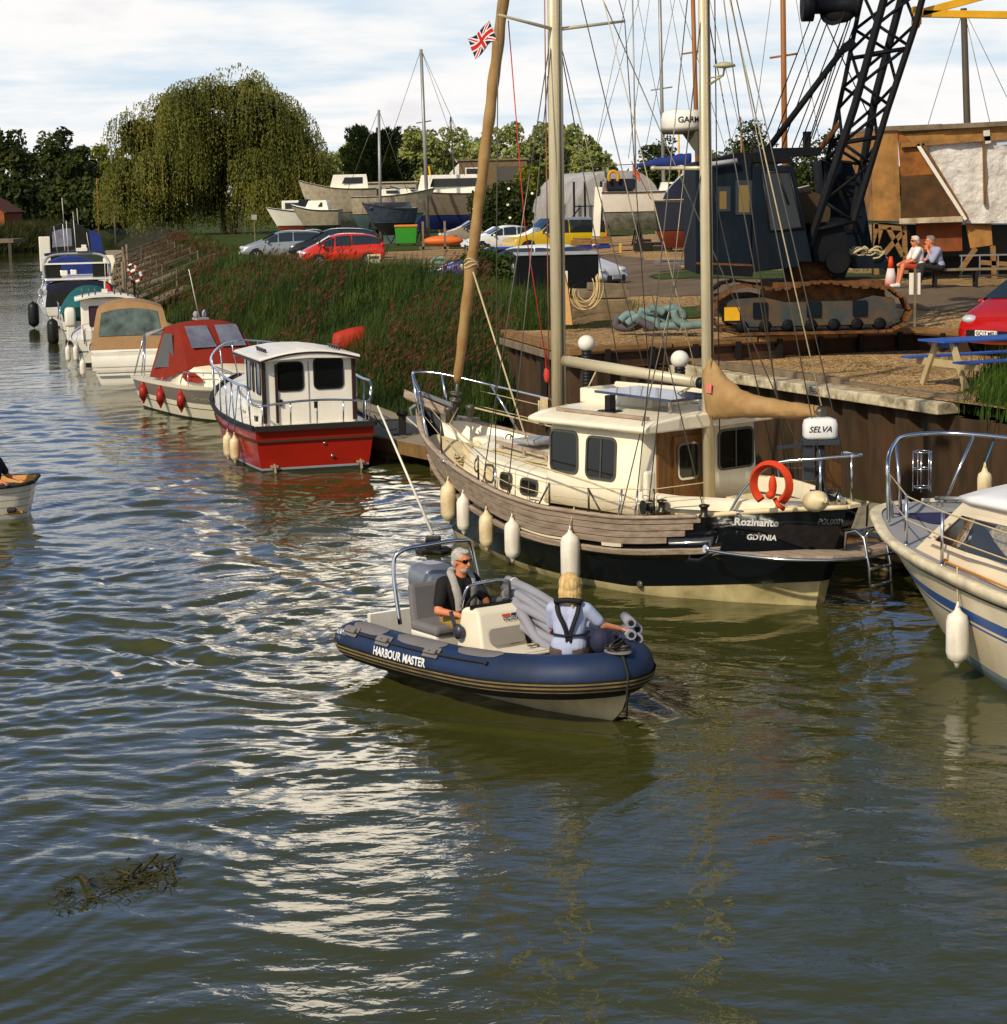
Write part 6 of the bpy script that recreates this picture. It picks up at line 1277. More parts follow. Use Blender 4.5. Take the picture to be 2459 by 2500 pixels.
# ---- flybridge boat with navy canopy ------------------------------
t, H_ = generic('flybridge_cruiser', 'big white cruiser with a dark navy stern canopy and a radar arch', (-17.4,85.6), 104, 10.5, 1.62, 1.15, 1.7, M_white, e=.22, rake=1.5); t.scale = (1,1,.74)
M_nv = mat('navy_canvas', (22,26,44), .85, var=.2, bump=.01); M_bk = mat('black_canvas', (22,24,20), .85, var=.2)
canopy(t, .2, 3.4, 1.45, 1.30, 1.15, 2.55, M_nv, ((-.9,.9,.06,.62),), M_bk, .25, .1)
b = MB(); b.box((3.6,0,2.62),(5.6,2.75,.10)); b.build('flybridge_deck', M_white, t, bevel=.04)
b = MB(); b.box((3.7,1.25,3.05),(3.2,.06,.75)); b.box((3.7,-1.25,3.05),(3.2,.06,.75)); b.box((2.15,.95,3.05),(.06,.6,.75)); b.box((2.15,-.95,3.05),(.06,.6,.75)); b.build('flybridge_screen', M_bk, t)
b = MB(); b.bar((2.1,1.35,3.48),(2.1,-1.35,3.48),.08,.09); b.build('screen_rail', M_white, t)
b = MB(); b.tube(bez([(2.2,1.36,2.7),(2.3,1.36,3.45),(2.6,1.05,3.92),(2.7,0,4.02),(2.6,-1.05,3.92),(2.3,-1.36,3.45),(2.2,-1.36,2.7)],6),.07,8); b.build('radar_arch', M_grey, t)
b = MB(); b.loft([[Vector((x,y*1.30,4.0+.14*(1-y*y)+(0 if x>2.9 else -.1))) for y in ys] for x in (2.8,3.0,4.4,4.6)],False,False,0,True); b.build('bimini_cover', M_nv, t)
b = MB(); b.box((2.5,-.25,4.25),(.3,.46,.18)); b.box((2.5,-.35,4.42),(.2,.2,.2)); b.build('radar_box', M_white, t)
b = MB(); b.tube([(2.7,.3,4.0),(2.75,.32,5.9)],.014,5); b.tube([(2.7,.75,4.0),(2.7,.85,5.6)],.010,5); b.tube([(2.6,-.6,4.0),(2.6,-.5,5.2)],.010,5); b.build('radio_aerial', M_white, t)
b = MB(); b.box((2.0,.55,2.95),(.25,.30,.30)); b.box((2.0,.15,2.98),(.2,.26,.28)); b.build('seat', M_white, t, bevel=.04)
b = MB(); b.add([(0,0,0),(0,-.05,-.9),(-.10,-.38,-1.0),(-.05,-.18,-.1)],[(0,1,2,3)]); b.xf(Matrix.Translation((.05,-1.0,2.45))); b.build('ensign', mat('ensign_red',(196,26,26),.8), t)
b = MB(); b.tube([(.15,-1.0,1.2),(-.02,-1.0,2.6)],.02,6); b.build('flagstaff', M_white, t)
for s_ in (1,-1): rails(t, H_, .1, .95, .55, s_, 7, .018)
for x,y,lb in ((.0,1.95,'big black fender on the navy canopied cruiser'),): fender('f', W(t,x,y,.58), 1.0, .23, M_blacky, lb, 'black fenders on the far boats', rope_to=W(t,.3,1.6,1.2))
# ---- farther boats ------------------------------------------------
def far_boat(lb, O, ang, L_, B, fb, m, zc, blk=None, arch=False, cabin=True, wins=()):
    t, H_ = generic('motor_cruiser', lb, O, ang, L_, B, fb, fb*1.35, M_white)
    if cabin: b = MB(); b.box((3.6,0,(fb+zc*.8)/2),(3.0,B*1.5,zc*.8-fb)); b.build('cabin', blk or M_white, t, bevel=.06)
    canopy(t, .2, 2.6, B*.92, B*.8, fb, zc, m, wins, None, .25, .2)
    for s_ in (1,-1): rails(t, H_, .3, .95, .45, s_, 5, .02)
    b = MB(); b.tube([(1.8,.2,zc),(1.8,.25,zc+1.6)],.018,5); b.build('radio_aerial', M_white, t); return t
M_blu = mat('blue_canvas', (30,48,116), .8, var=.2)
far_boat('cruiser with a bright blue hood just beyond the navy canopied one', (-21.0,101.5), 104, 8, 1.4, .9, M_blu, 2.5)
far_boat('dark green hooded cruiser beyond the blue hooded one', (-22.6,112), 104, 8, 1.4, 1.0, mat('green_canvas',(44,58,40),.8), 2.6)
t = far_boat('cruiser with a tall black canopy and one pale window', (-27.2,131), 103, 9, 1.6, 1.1, M_bk, 3.9, wins=((-.15,.75,.48,.88),)); b = MB(); b.box((.4,-2.2*.0+1.5,2.0),(.5,.7,2.2)); b.build('davit_locker', M_white, t, bevel=.05)
far_boat('blue canopied cruiser far up the pontoon', (-30.5,152), 104, 9, 1.6, 1.1, M_blu, 3.2); far_boat('second blue canopied cruiser, the farthest of the moored boats', (-34.5,170), 104, 8, 1.5, 1.0, M_blu, 2.9)
# paddle and dinghy bits leaning by the walkway, lifebuoys
def lifebuoy(loc, r_, lb, post=True):
    t = tag(empty('lifebuoy', loc), lb, 'lifebuoy', 'lifebuoys on posts'); b = MB(); b.loft([[Vector((math.cos(a)*(r_+.3*r_*math.cos(c)), -.3*r_*math.sin(c)*.8, math.sin(a)*(r_+.3*r_*math.cos(c)))) for c in np.linspace(0,6.283,9)[:-1]] for a in np.linspace(0,6.283,33)[:-1]], True, True, 0, True, mfn=lambda i,j: 1 if (i//4)%2 else 0); b.build('ring', [M_white, mat('lifebuoy_red',(140,44,30),.7)], t)
    b = MB(); b.tube([(-.1,.1,.3),(-.1,.1,-1.6)],.05,6); b.build('post', M_timber_g, t); return t
c = aty(331,674,91); lifebuoy(c, .25, 'red and white lifebuoy ring on a post by the pontoon'); c = aty(322,655,108); lifebuoy(c, .2, 'smaller lifebuoy further up the pontoon')
b = MB(); c = aty(267,662,96); b.prism([c+Vector(p) for p in ((-.05,0,-.9),(.05,0,-.9),(.06,0,-.2),(.28,0,.5),(.2,0,.75),(-.2,0,.75),(-.28,0,.5),(-.06,0,-.2))],(0,.05,0)); tag(b.build('paddle', M_cream), 'upright pale paddle blade on a boat by the walkway', 'paddle')
# mooring booms / sloping railings up the bank
for i, (y0, lb) in enumerate(((90,'lowest sloping timber railing, nearest us'),(96,'second sloping timber railing up the bank'),(103,'third sloping timber railing, behind the lifebuoy'),(111,'fourth sloping timber railing'),(120,'fifth sloping timber railing'),(130,'sixth sloping timber railing under the willow'),(142,'farthest sloping timber railing under the willow'))):
    x0 = pxr(y0)+.1; p0, p1 = Vector((x0,y0,.55)), Vector((x0+3.0,y0+3.0,1.7)); t = tag(empty('timber_railing', p0), lb+' between the pontoon and the bank', 'railing', 'timber railings up the bank'); d = p1-p0
    for dz in (.55,1.0):
        b = MB(); b.bar(Vector((0,0,dz)), d+Vector((0,0,dz)), .04,.07); b.build('rail', M_timber_g, t)
    b = MB(); b.bar(Vector((0,.55,.0)), d+Vector((0,.55,.05)), 1.0,.06); b.build('walkway', M_timber_g, t)
    for k in range(3):
        for yy in (0,): b = MB(); q = d*(k/2); b.bar(q+Vector((0,yy,-.5)), q+Vector((0,yy,1.05)),.06,.06,up=(0,1,0)); b.build('post', M_timber_g, t)
# old pontoon posts near the walkway
for x_, y_, Y_ in ((305,735,88),(308,690,98),(303,640,118),(312,628,126)):
    c = aty(x_, y_, Y_); b = MB(); b.tube([(c.x,c.y,-.4),(c.x-.04*1,c.y,2.6)],.07,6); tag(b.build('guide_post', M_timber_g), 'slim grey guide post along the bank side of the far pontoon', 'guide post', 'guide posts of the far pontoon')
# ---- cruiser on the right edge ------------------------------------
cr_ = boatframe('motor_cruiser', 'white cruiser with a double blue stripe and bow pulpit at the right edge', (7.47,16.67), 107)
CH = Hull([(-.4,.1),(0,0),(1.2,-.1)], [(-.4,6.9),(0,7.35),(.6,7.75),(1.2,8.40)], [0,.2,.4,.63,.77,.87,.94,.98,1], [1.5,1.7,1.76,1.62,1.38,1.05,.78,.50,.10], [1.05,1.06,1.08,1.12,1.15,1.17,1.19,1.20,1.20], keel=-.7, e=.20, ebow=.62)
M_hull_w = mat('cruiser_gelcoat', (222,206,176), .3, var=.12, scale=.8, dirt=.10, coat=.2); M_bstr = mat('blue_stripe', (44,84,146), .35)
cs = CH.sheer
b = MB(); CH.shell(b, [lambda u:-.6, lambda u:.02, lambda u:.10, lambda u:.16+.12*max(0,u-.5), lambda u:cs(u)-.50, lambda u:cs(u)-.475, lambda u:cs(u)-.445, lambda u:cs(u)-.33, lambda u:cs(u)-.10, cs], nu=50, mfn=lambda j: (3,3,2,0,1,0,1,0,0)[j]); b.build('hull', [M_hull_w, M_bstr, mat('pale_blue_boot',(120,140,146),.6,var=.3), mat('grey_green_antifoul',(96,110,104),.8)], cr_)
b = MB()
for s_ in (1,-1): b.loft([[CH.pt(u,cs(u)-.09,s_,.0), CH.pt(u,cs(u)-.08,s_,.06), CH.pt(u,cs(u)+.03,s_,.07), CH.pt(u,cs(u)+.05,s_,.02), CH.pt(u,cs(u)+.02,s_,-.07)] for u in list(np.linspace(0,.94,40))+[.955,.97,.985,1]], False, False, 0, True)
b.build('gunwale', mat('scuffed_gunwale',(226,212,180),.5,var=.4,scale=3,dirt=.5), cr_)
b = MB()
for s_ in (1,-1): CH.strip(b, 0, 1, lambda u:cs(u)-.115, lambda u:cs(u)-.09, .03, s_, n=50)
b.build('rubber_seam', M_rub, cr_)
M_gdeck = mat('grey_nonslip_deck', (142,142,146), .8, var=.2, scale=2, bump=.003, bscale=40)
b = MB(); CH.deck(b, .0, .06, 0, .995, 40, 0, .03); b.build('deck', M_gdeck, cr_)
b = MB(); b.prism([(7.0,.55,1.195),(7.75,.62,1.20),(7.35,-.35,1.215),(6.35,-.3,1.225),(6.3,.2,1.225)],(0,0,.008)); b.build('deck_mat', mat('navy_mat',(40,40,78),.8), cr_)
b = MB(); 
def cab(x,y,z): return Vector((x,y,z))
b.loft([[cab(5.75,-.9,1.13),cab(5.85,0,1.13),cab(5.75,.9,1.13),cab(5.55,1.22,1.13),cab(4.0,1.38,1.1),cab(0.5,1.4,1.05)],[cab(4.95,-.85,1.74),cab(5.05,0,1.78),cab(4.95,.85,1.74),cab(4.85,1.05,1.74),cab(3.6,1.20,1.82),cab(.5,1.22,1.95)]],False,False,0,False)
b.loft([[cab(5.75,-.9,1.13),cab(4.0,-1.38,1.1),cab(.5,-1.4,1.05)],[cab(4.95,-.85,1.74),cab(3.6,-1.2,1.82),cab(.5,-1.22,1.95)]],False,False,0,False); b.build('cabin', M_hull_w, cr_)
b = MB(); rings = []
for x, y, z in ((5.12,.80,1.76),(5.02,1.02,1.77),(4.6,1.12,1.80),(3.6,1.26,1.87),(2.4,1.30,1.95),(.3,1.30,2.05)): rings.append([cab(x,y*k,z+.13*(1-k*k)) for k in (1,.8,.4,0,-.4,-.8,-1)]+[cab(x,y*k,z-.06+.1*(1-k*k)) for k in (-1,0,1)])
b.loft(rings, True, False, 0, True, True); b.build('cabin_roof', mat('roof_white',(236,236,236),.35,var=.05), cr_)
M_net = mat('net_curtain', (150,140,124), .3, var=.6, scale=26, c2=(70,62,50), coat=.6)
def cside(a, f, d): # a along x, f 0..1 height
    p0 = Vector((a, np.interp(a,[.5,4,5.55],[1.4,1.38,1.22]), 1.1)); p1 = Vector((min(a,4.0) if a<4 else 4+(a-4)*.55, np.interp(a,[.5,4,5.55],[1.22,1.17,1.05]), np.interp(a,[.5,4,5.55],[1.95,1.80,1.74]))); q = p0.lerp(p1,f); d = d+.05; return q+Vector((0,d,.3*d))
b = MB(); fo = [(5.30,.24),(4.92,.84),(4.3,.84),(2.9,.84),(2.9,.24),(4.2,.24)]; fi = [(5.16,.30),(4.86,.78),(4.3,.78),(2.96,.78),(2.96,.30),(4.2,.30)]
b.loft([[cside(*p,.0) for p in fo],[cside(*p,.028) for p in fo],[cside(*p,.028) for p in fi],[cside(*p,.012) for p in fi]],True,False,0,False); wf = b.build('window', M_hull_w, cr_)
b = MB(); b.add([cside(*p,.016) for p in fi],[(0,1,2,3,4,5)]); b.build('pane', M_glass, wf)
b = MB(); b.add([cside(*p,.020) for p in ((4.55,.31),(4.42,.77),(2.98,.77),(2.98,.31))],[(0,1,2,3)]); b.build('net_curtain', M_net, wf)
b = MB(); b.add([cside(*p,.022) for p in ((4.66,.31),(4.53,.77),(4.42,.77),(4.55,.31))],[(0,1,2,3)]); b.build('window_bar', M_wood, wf)
b = MB(); b.add([Vector(p) for p in ((5.70,-.75,1.24),(5.70,.8,1.24),(5.08,.72,1.68),(5.08,-.7,1.68))],[(0,1,2,3)]); [b.v.__setitem__(i_, tuple(Vector(v_)+Vector((.03,0,.03)))) for i_, v_ in enumerate(b.v)]; b.build('windscreen', M_glass, cr_)
pp = bez([(7.12,1.02,1.22),(7.14,1.02,1.62),(7.22,.98,1.92),(7.75,.62,2.03),(8.25,.2,2.05),(8.3,-.35,2.05),(7.7,-.85,2.03),(6.8,-1.25,1.98),(5.9,-1.5,1.75),(5.4,-1.58,1.25)],8)
b = MB(); b.tube(pp, .024, 8)
for p, q in (((7.55,.74,1.2),14),((8.05,-.2,1.2),44),((7.1,-1.0,1.2),54),((7.7,.55,1.2),26)): b.tube([p, pp[q]], .02, 7)
b.build('pulpit', M_steel, cr_)
for x in (6.05,4.95,3.4): 
    u = CH.u_at(x,1.15); p = CH.pt(u,cs(u),1,-.09); b = MB(); b.tube([p,p+Vector((0,.0,.56))],.020,7); b.lathe([(.04,0),(.03,.03)],p,8); b.build('stanchion', M_steel, cr_)
b = MB()
for f_ in (.96,.5):
    P_ = [Vector((7.14,1.02,1.2+.62*f_))]+[CH.pt(CH.u_at(x,1.15),1.13,1,-.09)+Vector((0,0,.02+.56*f_)) for x in (6.05,4.95,3.4,1)]; b.tube(P_,.009,5)
b.build('guard_wire', M_rope, cr_)
b = MB(); b.tube([cside(5.65,0,.03)+Vector((0,.03,.03)), (5.2,1.36,1.15), CH.pt(CH.u_at(4.95,1.15),1.16,1,-.14), CH.pt(CH.u_at(3.2,1.15),1.14,1,-.1), (1,1.5,1.12)],.012,5); b.build('orange_line', mat('orange_rope',(190,120,40),.8), cr_)
b = MB(); b.loft([[Vector((6.85+dx,-.55+dy,z)) for dx,dy in rrect(0,0,.32*s_,.36*s_,.1,3)] for z,s_ in ((1.2,1.1),(1.25,.92),(1.50,.9),(1.58,1.0),(1.61,.8))],True,False,0,True,True); b.build('windlass', mat('worn_white_metal',(206,200,180),.5,var=.6,scale=5,dirt=.5), cr_)
b = MB(); b.lathe([(.10,0),(.10,.05),(.04,.06)],(6.80,-.36,1.42),12,axis=(-.2,1,0)); b.build('windlass_drum', M_rub, cr_)
b = MB(); b.bar((8.1,-.1,1.22),(7.5,-.35,1.26),.16,.06); b.tube([(8.05,-.1,1.3),(7.6,-.28,1.34)],.03,6); b.build('anchor', mat('galvanised',(150,150,150),.5,.6), cr_)
def fbasket(c, lb=None):
    b = MB(); c = Vector(c)
    for z in (0,.22,.42): b.tube([c+Vector((.11*math.cos(a),.11*math.sin(a),z)) for a in np.linspace(0,6.283,11)[:-1]],.007,5,closed=True)
    for k in range(5): a = k*1.257; b.tube([c+Vector((.11*math.cos(a),.11*math.sin(a),-.05)), c+Vector((.11*math.cos(a),.11*math.sin(a),.42))],.007,5)
    return b.build('fender_basket', M_steel, cr_)
fbasket((7.75,.25,1.5)); fbasket((6.75,-1.05,1.5)); fbasket((6.4,-1.15,1.48))
fender('f', W(cr_,7.35,-.35,1.52), .36, .085, M_fender_o, 'white fender stowed upright on the cruiser foredeck, hung by a blue line', 'fenders on the striped cruiser', rope_to=W(cr_,7.5,-.55,2.02), rope_m=M_bluerope)
for o_ in list(cr_.children):
    if o_.name.split('.')[0] in ('cabin','cabin_roof','window','windscreen'): o_.location.x = .30; o_.scale = (1,1.12,1)
u = CH.u_at(4.25,.5); p = CH.pt(u,.62,1,.13); fender('f', W(cr_,p.x,p.y+.02,.50), .52, .115, M_fender, 'white fender hanging over the blue stripe of the cruiser', 'fenders on the striped cruiser', rope_to=W(cr_,4.4,p.y-.02,1.2))
b = MB(); b.box((6.35,1.33,.78),(.14,.02,.11)); b.build('hull_vent', M_grey, cr_) if 0 else None
# ---- rowing dinghy at the left edge -------------------------------
dg_ = boatframe('dinghy', 'white clinker dinghy with a tan inside and black rope gunwale, cut by the left edge', (-7.72,33.2), 186, 'dinghy')
DH = Hull([(-.3,.10),(0,.06),(.55,-.06)], [(-.3,2.6),(0,2.85),(.6,3.1)], [0,.06,.2,.45,.7,.9,1], [.40,.56,.66,.72,.62,.3,.02], [.60,.58,.56,.55,.58,.66,.72], keel=-.22, e=.36, ebow=.8)
b = MB(); lv = []
for k in range(6):
    f_ = k/6; lv += [lambda u,f_=f_: -.15+(DH.sheer(u)+.15)*f_, lambda u,f_=f_: -.15+(DH.sheer(u)+.15)*(f_+1/6)-.012]
lv.append(DH.sheer); DH.shell(b, lv, nu=26, mfn=lambda j: 1 if j%2 else 0); b.build('hull', [M_white, mat('plank_shadow_line',(140,116,70),.8)], dg_)
b = MB()
for s_ in (1,-1): b.loft([[DH.pt(u,DH.sheer(u)+.02,s_,-.03), DH.pt(u,DH.sheer(u)-.18,s_,-.05), DH.pt(u,.12,s_,-.08)] for u in np.linspace(.0,.97,24)],False,False,0,True)
b.box((1.3,0,.12),(2.4,.9,.03)); b.build('lining', mat('tan_inside',(186,132,50),.6), dg_)
b = MB()
for s_ in (1,-1): b.tube([DH.pt(u,DH.sheer(u),s_,.03) for u in np.linspace(0,.99,26)],.032,8)
b.tube([DH.pt(0,.6,1,.0)+Vector((-.03,0,0)),DH.pt(0,.6,-1,.0)+Vector((-.03,0,0))],.032,8); b.build('rope_gunwale', mat('black_rope_fender',(44,46,42),.8,bump=.01,bscale=30), dg_)
b = MB(); b.box((.9,0,.42),(.25,1.15,.03)); b.box((2.0,0,.42),(.25,1.1,.03)); b.build('thwart', M_wood, dg_)
for k,(x,y,z,a) in enumerate(((.32,.15,.52,.5),(.20,.0,.50,.7),(.28,-.2,.48,.4))):
    b = MB(); q = Vector((x,y,z)); b.tube([W(dg_,*v_) for v_ in (q+Vector((.5*math.cos(a),.3*math.sin(a)+.1,-.08)), q+Vector((.1,.05,0)), q)], .05, 10)
    tag(b.build('foam_tube', mat('grey_foam',(140,140,150),.8,var=.15)), ('grey foam tube end nearest the hand in the dinghy','grey foam tube end in the middle of the dinghy stern','grey foam tube end lowest in the dinghy stern')[k], 'foam tube', 'foam tubes in the dinghy')
# ================================================================== the harbour inflatable
ri = boatframe('inflatable_boat', 'dark blue rigid inflatable with gold striped band, carrying a man and a woman', (-.95,21.95), -56, 'boat')
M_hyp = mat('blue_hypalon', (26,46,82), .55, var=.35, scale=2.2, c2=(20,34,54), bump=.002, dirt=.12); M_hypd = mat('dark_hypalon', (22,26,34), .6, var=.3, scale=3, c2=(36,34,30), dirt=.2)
M_band = mat('gold_band', (132,112,70), .7, var=.4, scale=6, c2=(84,72,48)); M_pad = mat('grey_pad', (112,108,108), .8, var=.15)
YC = .06
TP = [(-.22,-.84),(.1,-.85),(.8,-.84),(1.7,-.83),(2.5,-.79),(3.0,-.66),(3.4,-.42),(3.60,-.12),(3.60,.04),(3.50,.20),(3.2,.46),(2.7,.70),(2.1,.84),(1.5,.90),(.8,.92),(.1,.92),(-.22,.90)]
TPb = bez([(x,y,0) for x,y in TP], 6)
def tz(x): return .36+.17*max(0,(x-.6)/3.2)**1.6
RT = .215
def tr(x): return RT*(1 if x > .12 else max(.42, 1-.62*((.12-x)/.34)**1.3))
path = [Vector((p.x,p.y,tz(p.x))) for p in TPb]
def tubepoint(i, ang, off=0.0):
    p = path[i]; a = path[max(0,i-1)]; c = path[min(len(path)-1,i+1)]; t = (c-a).normalized(); out = Vector((t.y,-t.x,0)).normalized(); r_ = tr(p.x)+off; return p+out*math.cos(ang)*r_+Vector((0,0,1))*math.sin(ang)*r_
na = 28; rings = []
for i in range(len(path)): rings.append([tubepoint(i, 2*math.pi*k/na) for k in range(na)])
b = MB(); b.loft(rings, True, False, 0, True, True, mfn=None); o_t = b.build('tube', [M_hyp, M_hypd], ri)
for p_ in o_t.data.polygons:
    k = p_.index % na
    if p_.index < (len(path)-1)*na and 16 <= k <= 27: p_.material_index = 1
def tband(name, a0, a1, m, i0=0, i1=None, off=.006, n=4):
    i1 = i1 or len(path)-1; b = MB(); b.loft([[tubepoint(i, R(a0+(a1-a0)*k/n), off) for k in range(n+1)] for i in range(i0,i1+1)], False, False, 0, True); return b.build(name, m, ri)
tband('rubbing_band', -26, -6, M_hypd, off=.016); tband('gold_stripe', -9, -5, M_band, off=.020); tband('gold_stripe', -19, -14, M_band, off=.020); tband('gold_stripe', -30, -26, M_band, off=.014)
# wear pads, oval, on the top of the tube
def idx(x, star=True):
    r_ = range(len(path)//2) if star else range(len(path)//2, len(path)); return min(r_, key=lambda i: abs(path[i].x-x))
for x0, x1, a0, a1 in ((.20,.85,48,100),(1.05,1.95,50,102),(2.15,2.8,55,98)):
    b = MB(); n_ = 10; L_ = []
    for k in range(n_+1):
        f_ = k/n_; x = x0+(x1-x0)*f_; i = idx(x); j = min(i+1,len(path)-1); w_ = math.sqrt(max(0,1-abs(2*f_-1)**4))*.98+.02; am = (a0+a1)/2; hw = (a1-a0)/2*w_
        base = Vector((x,0,0)); ii = np.interp(x,[path[q_].x for q_ in range(0,len(path)//2)],range(0,len(path)//2)); i0_ = int(ii); fr = ii-i0_
        L_.append([tubepoint(i0_,R(am+hw*s_),.008).lerp(tubepoint(min(i0_+1,len(path)-1),R(am+hw*s_),.008),fr) for s_ in (-1,-.5,0,.5,1)])
    b.loft(L_, False, False, 0, True); b.build('wear_pad', M_pad, ri)
# lifeline handles and rope along the side
hp_ = []
for x in (.28,.98,1.85):
    i = idx(x); c = tubepoint(i, R(42), .012); b = MB(); t_ = (path[i+1]-path[i-1]).normalized(); nn = (c-path[i]).normalized(); up_ = t_.cross(nn); m_ = Matrix((t_,up_,nn)).transposed(); b.box(c,(.26,.12,.012),m_); b.box(c+nn*.02,(.20,.06,.035),m_); b.build('grab_handle', M_pad, ri, bevel=.01); hp_.append(c+nn*.03)
hp_.append(tubepoint(idx(2.7), R(38), .02)); b = MB(); pts = []
for a_, c_ in zip(hp_,hp_[1:]):
    i0, i1 = idx(a_.x), idx(c_.x); pts += [a_]+[tubepoint(i,R(39),.02) for i in range(i0+1,i1)]
b.tube(pts+[hp_[-1]], .012, 5); b.ell(hp_[-1],(.025,.025,.025)); b.build('lifeline', M_rope_dark, ri)
# hull under the tubes
RHl = Hull([(-.2,.05),(.3,0)], [(-.3,2.9),(0,3.42),(.3,3.75)], [0,.3,.6,.8,.92,1], [.60,.62,.58,.42,.25,.02], [.24,.24,.27,.33,.40,.46], keel=-.28, e=.5, ebow=.8)
b = MB(); RHl.shell(b, [lambda u:-.25, lambda u:-.05, lambda u:.06, lambda u:.14, RHl.sheer], nu=24); b.xf(Matrix.Translation((0,YC,0))); b.build('hull', mat('rib_white_hull',(206,190,150),.4,var=.3,dirt=.25), ri)
b = MB(); b.prism([(-.0,-.62,.30),(-.0,.68,.30),(2.5,.60,.32),(3.3,.20,.42),(3.3,-.1,.42),(2.9,-.55,.32)],(0,0,.02)); b.build('floor', mat('rib_floor',(70,68,66),.8), ri)
b = MB(); b.box((.02,YC,.40),(.06,1.4,.40)); b.build('transom', M_white, ri)
# outboard
O_ = Vector((-.05,.28,0)); b = MB(); b.loft([[O_+Vector((dx*sx-.12,dy*sy,z)) for dx,dy in rrect(0,0,.50,.40,.12,4)] for z,sx,sy in ((.58,.70,.62),(.66,.92,.92),(.82,1.0,1.0),(.94,.96,.98),(1.00,.80,.84),(1.03,.5,.5))],True,False,0,True,True)
ob2 = b.build('outboard_cowl', mat('silver_cowl',(132,136,146),.28,.5,var=.15), ri)
b = MB(); b.tube([O_+Vector((-.14,0,.62)),O_+Vector((-.2,0,-.3))],[.15,.08],10); b.box(O_+Vector((-.05,0,.48)),(.34,.36,.22)); b.build('outboard_leg', mat('black_leg',(30,32,36),.45), ri, bevel=.03)
b = MB(); b.loft([[O_+Vector((dx*1.01-.12,dy*1.01,z)) for dx,dy in rrect(0,0,.50,.40,.12,4)] for z in (.655,.675)],True,False,0,True); b.build('cowl_stripe', mat('red_line',(186,60,44),.8), ri)
text_on('lettering', 'NER', .085, lambda x, y: O_+Vector((.135,.02-.06+x*1.0-.10,.72+y)), mat('black_letter',(26,26,28),.5), ob2, bold=.003, shear=.3)
# A frame
b = MB(); b.tube(bez([(.30,-.42,.50),(.16,-.40,1.10),(.18,-.30,1.27),(.24,.0,1.31),(.24,.42,1.31),(.2,.58,1.2),(.30,.66,.50)],6),.024,8); b.build('roll_bar', M_steel, ri)
# helm seat
b = MB(); b.box((.98,-.28,.42),(.50,.56,.26)); b.build('seat_base', M_white, ri, bevel=.03)
b = MB(); b.box((1.0,-.28,.59),(.52,.58,.11)); b.build('seat_cushion', M_pad, ri, bevel=.04)
b = MB(); b.box((.70,-.28,.80),(.10,.50,.42),(0,R(-8),0)); b.build('seat_backrest', M_pad, ri, bevel=.04)
# console
M_con = mat('console_white', (226,216,192), .35, var=.08)
CX0, CX1, CYL, CYR = 1.52, 1.90, -.50, .14; cyc = (CYL+CYR)/2
b = MB(); b.loft([[Vector((x,y,z)) for x,y in ((CX0+o,CYL+i_),(CX1+p_,CYL+i_+.04),(CX1+p_,CYR-i_-.04),(CX0+o,CYR-i_))] for z,o,p_,i_ in ((.30,0,.12,-.02),(.60,.02,.02,.01),(.86,.06,-.06,.03),(.90,.10,-.14,.05))],True,False,0,False,True); con = b.build('console', M_con, ri, bevel=.035, seg=3)
def cf(a, z, d=.0): # console front face: a across (screen right = +y), z height
    f_ = (z-.60)/.26 if z>.6 else 0; x = 1.92-.08*f_ if z>.6 else 1.92+.10*(.6-z)/.3; return Vector((x+.012+d, a, z))
b = MB(); b.add([cf(*p,d=.02) for p in rrect(cyc+.03,.62,.42,.16,.05,4)],[tuple(range(20))]); b.loft([[cf(*p,d=0) for p in rrect(cyc+.03,.62,.42,.16,.05,4)],[cf(*p,d=.02) for p in rrect(cyc+.03,.62,.42,.16,.05,4)]],True,False,0,False); b.build('backrest_pad', mat('pale_pad',(146,138,128),.8), con)
for a0,a1,m_ in ((-.16,-.06,mat('logo_red',(206,64,36),.6)),(-.05,.05,mat('logo_blue',(30,40,96),.6))): b = MB(); b.add([cf(a,z,.004) for a,z in ((a0,.800),(a1,.800),(a1,.825),(a0,.825))],[(0,1,2,3)]); b.build('logo_bar', m_, con)
M_nl = mat('navy_letter',(24,28,60),.5); text_on('lettering','VALIANT',.052,lambda x,y: cf(-.155+x,.757+y,.005),M_nl,con,bold=.001)
for k,(tx,sz) in enumerate((('BHG MARINE',.028),)): text_on('lettering',tx,sz,lambda x,y: cf(-.15+x,.49+y,.005),M_blacky,con)
b = MB(); [b.add([cf(a,z,.004) for a,z in ((-.12,z0),(.0,z0),(.0,z0+.008),(-.12,z0+.008))],[(0,1,2,3)]) for z0 in (.53,.475,.46)]; b.build('small_print', M_blacky, con)
b = MB(); fr_ = bez([(1.60,CYL+.03,.90),(1.66,CYL+.05,1.08),(1.68,CYL+.12,1.13),(1.74,cyc,1.16),(1.68,CYR-.12,1.13),(1.66,CYR-.05,1.08),(1.60,CYR-.03,.90)],5); b.tube(fr_,.014,7); b.build('windscreen_frame', M_steel, con)
b = MB(); b.loft([[Vector((1.74-.02*abs(k),cyc+k*.27,.90)) for k in np.linspace(-1,1,7)],[Vector((1.74-.05*abs(k),cyc+k*.25,1.12)) for k in np.linspace(-1,1,7)]],False,False,0,True); b.build('windscreen', clearglass('smoked_screen',(.42,.42,.40)), con)
b = MB(); b.loft([[Vector((1.76-.02*abs(k),cyc+k*.28,z)) for k in np.linspace(-1,1,7)] for z in (.885,.935)],False,False,0,True); b.build('screen_base', M_blacky, con)
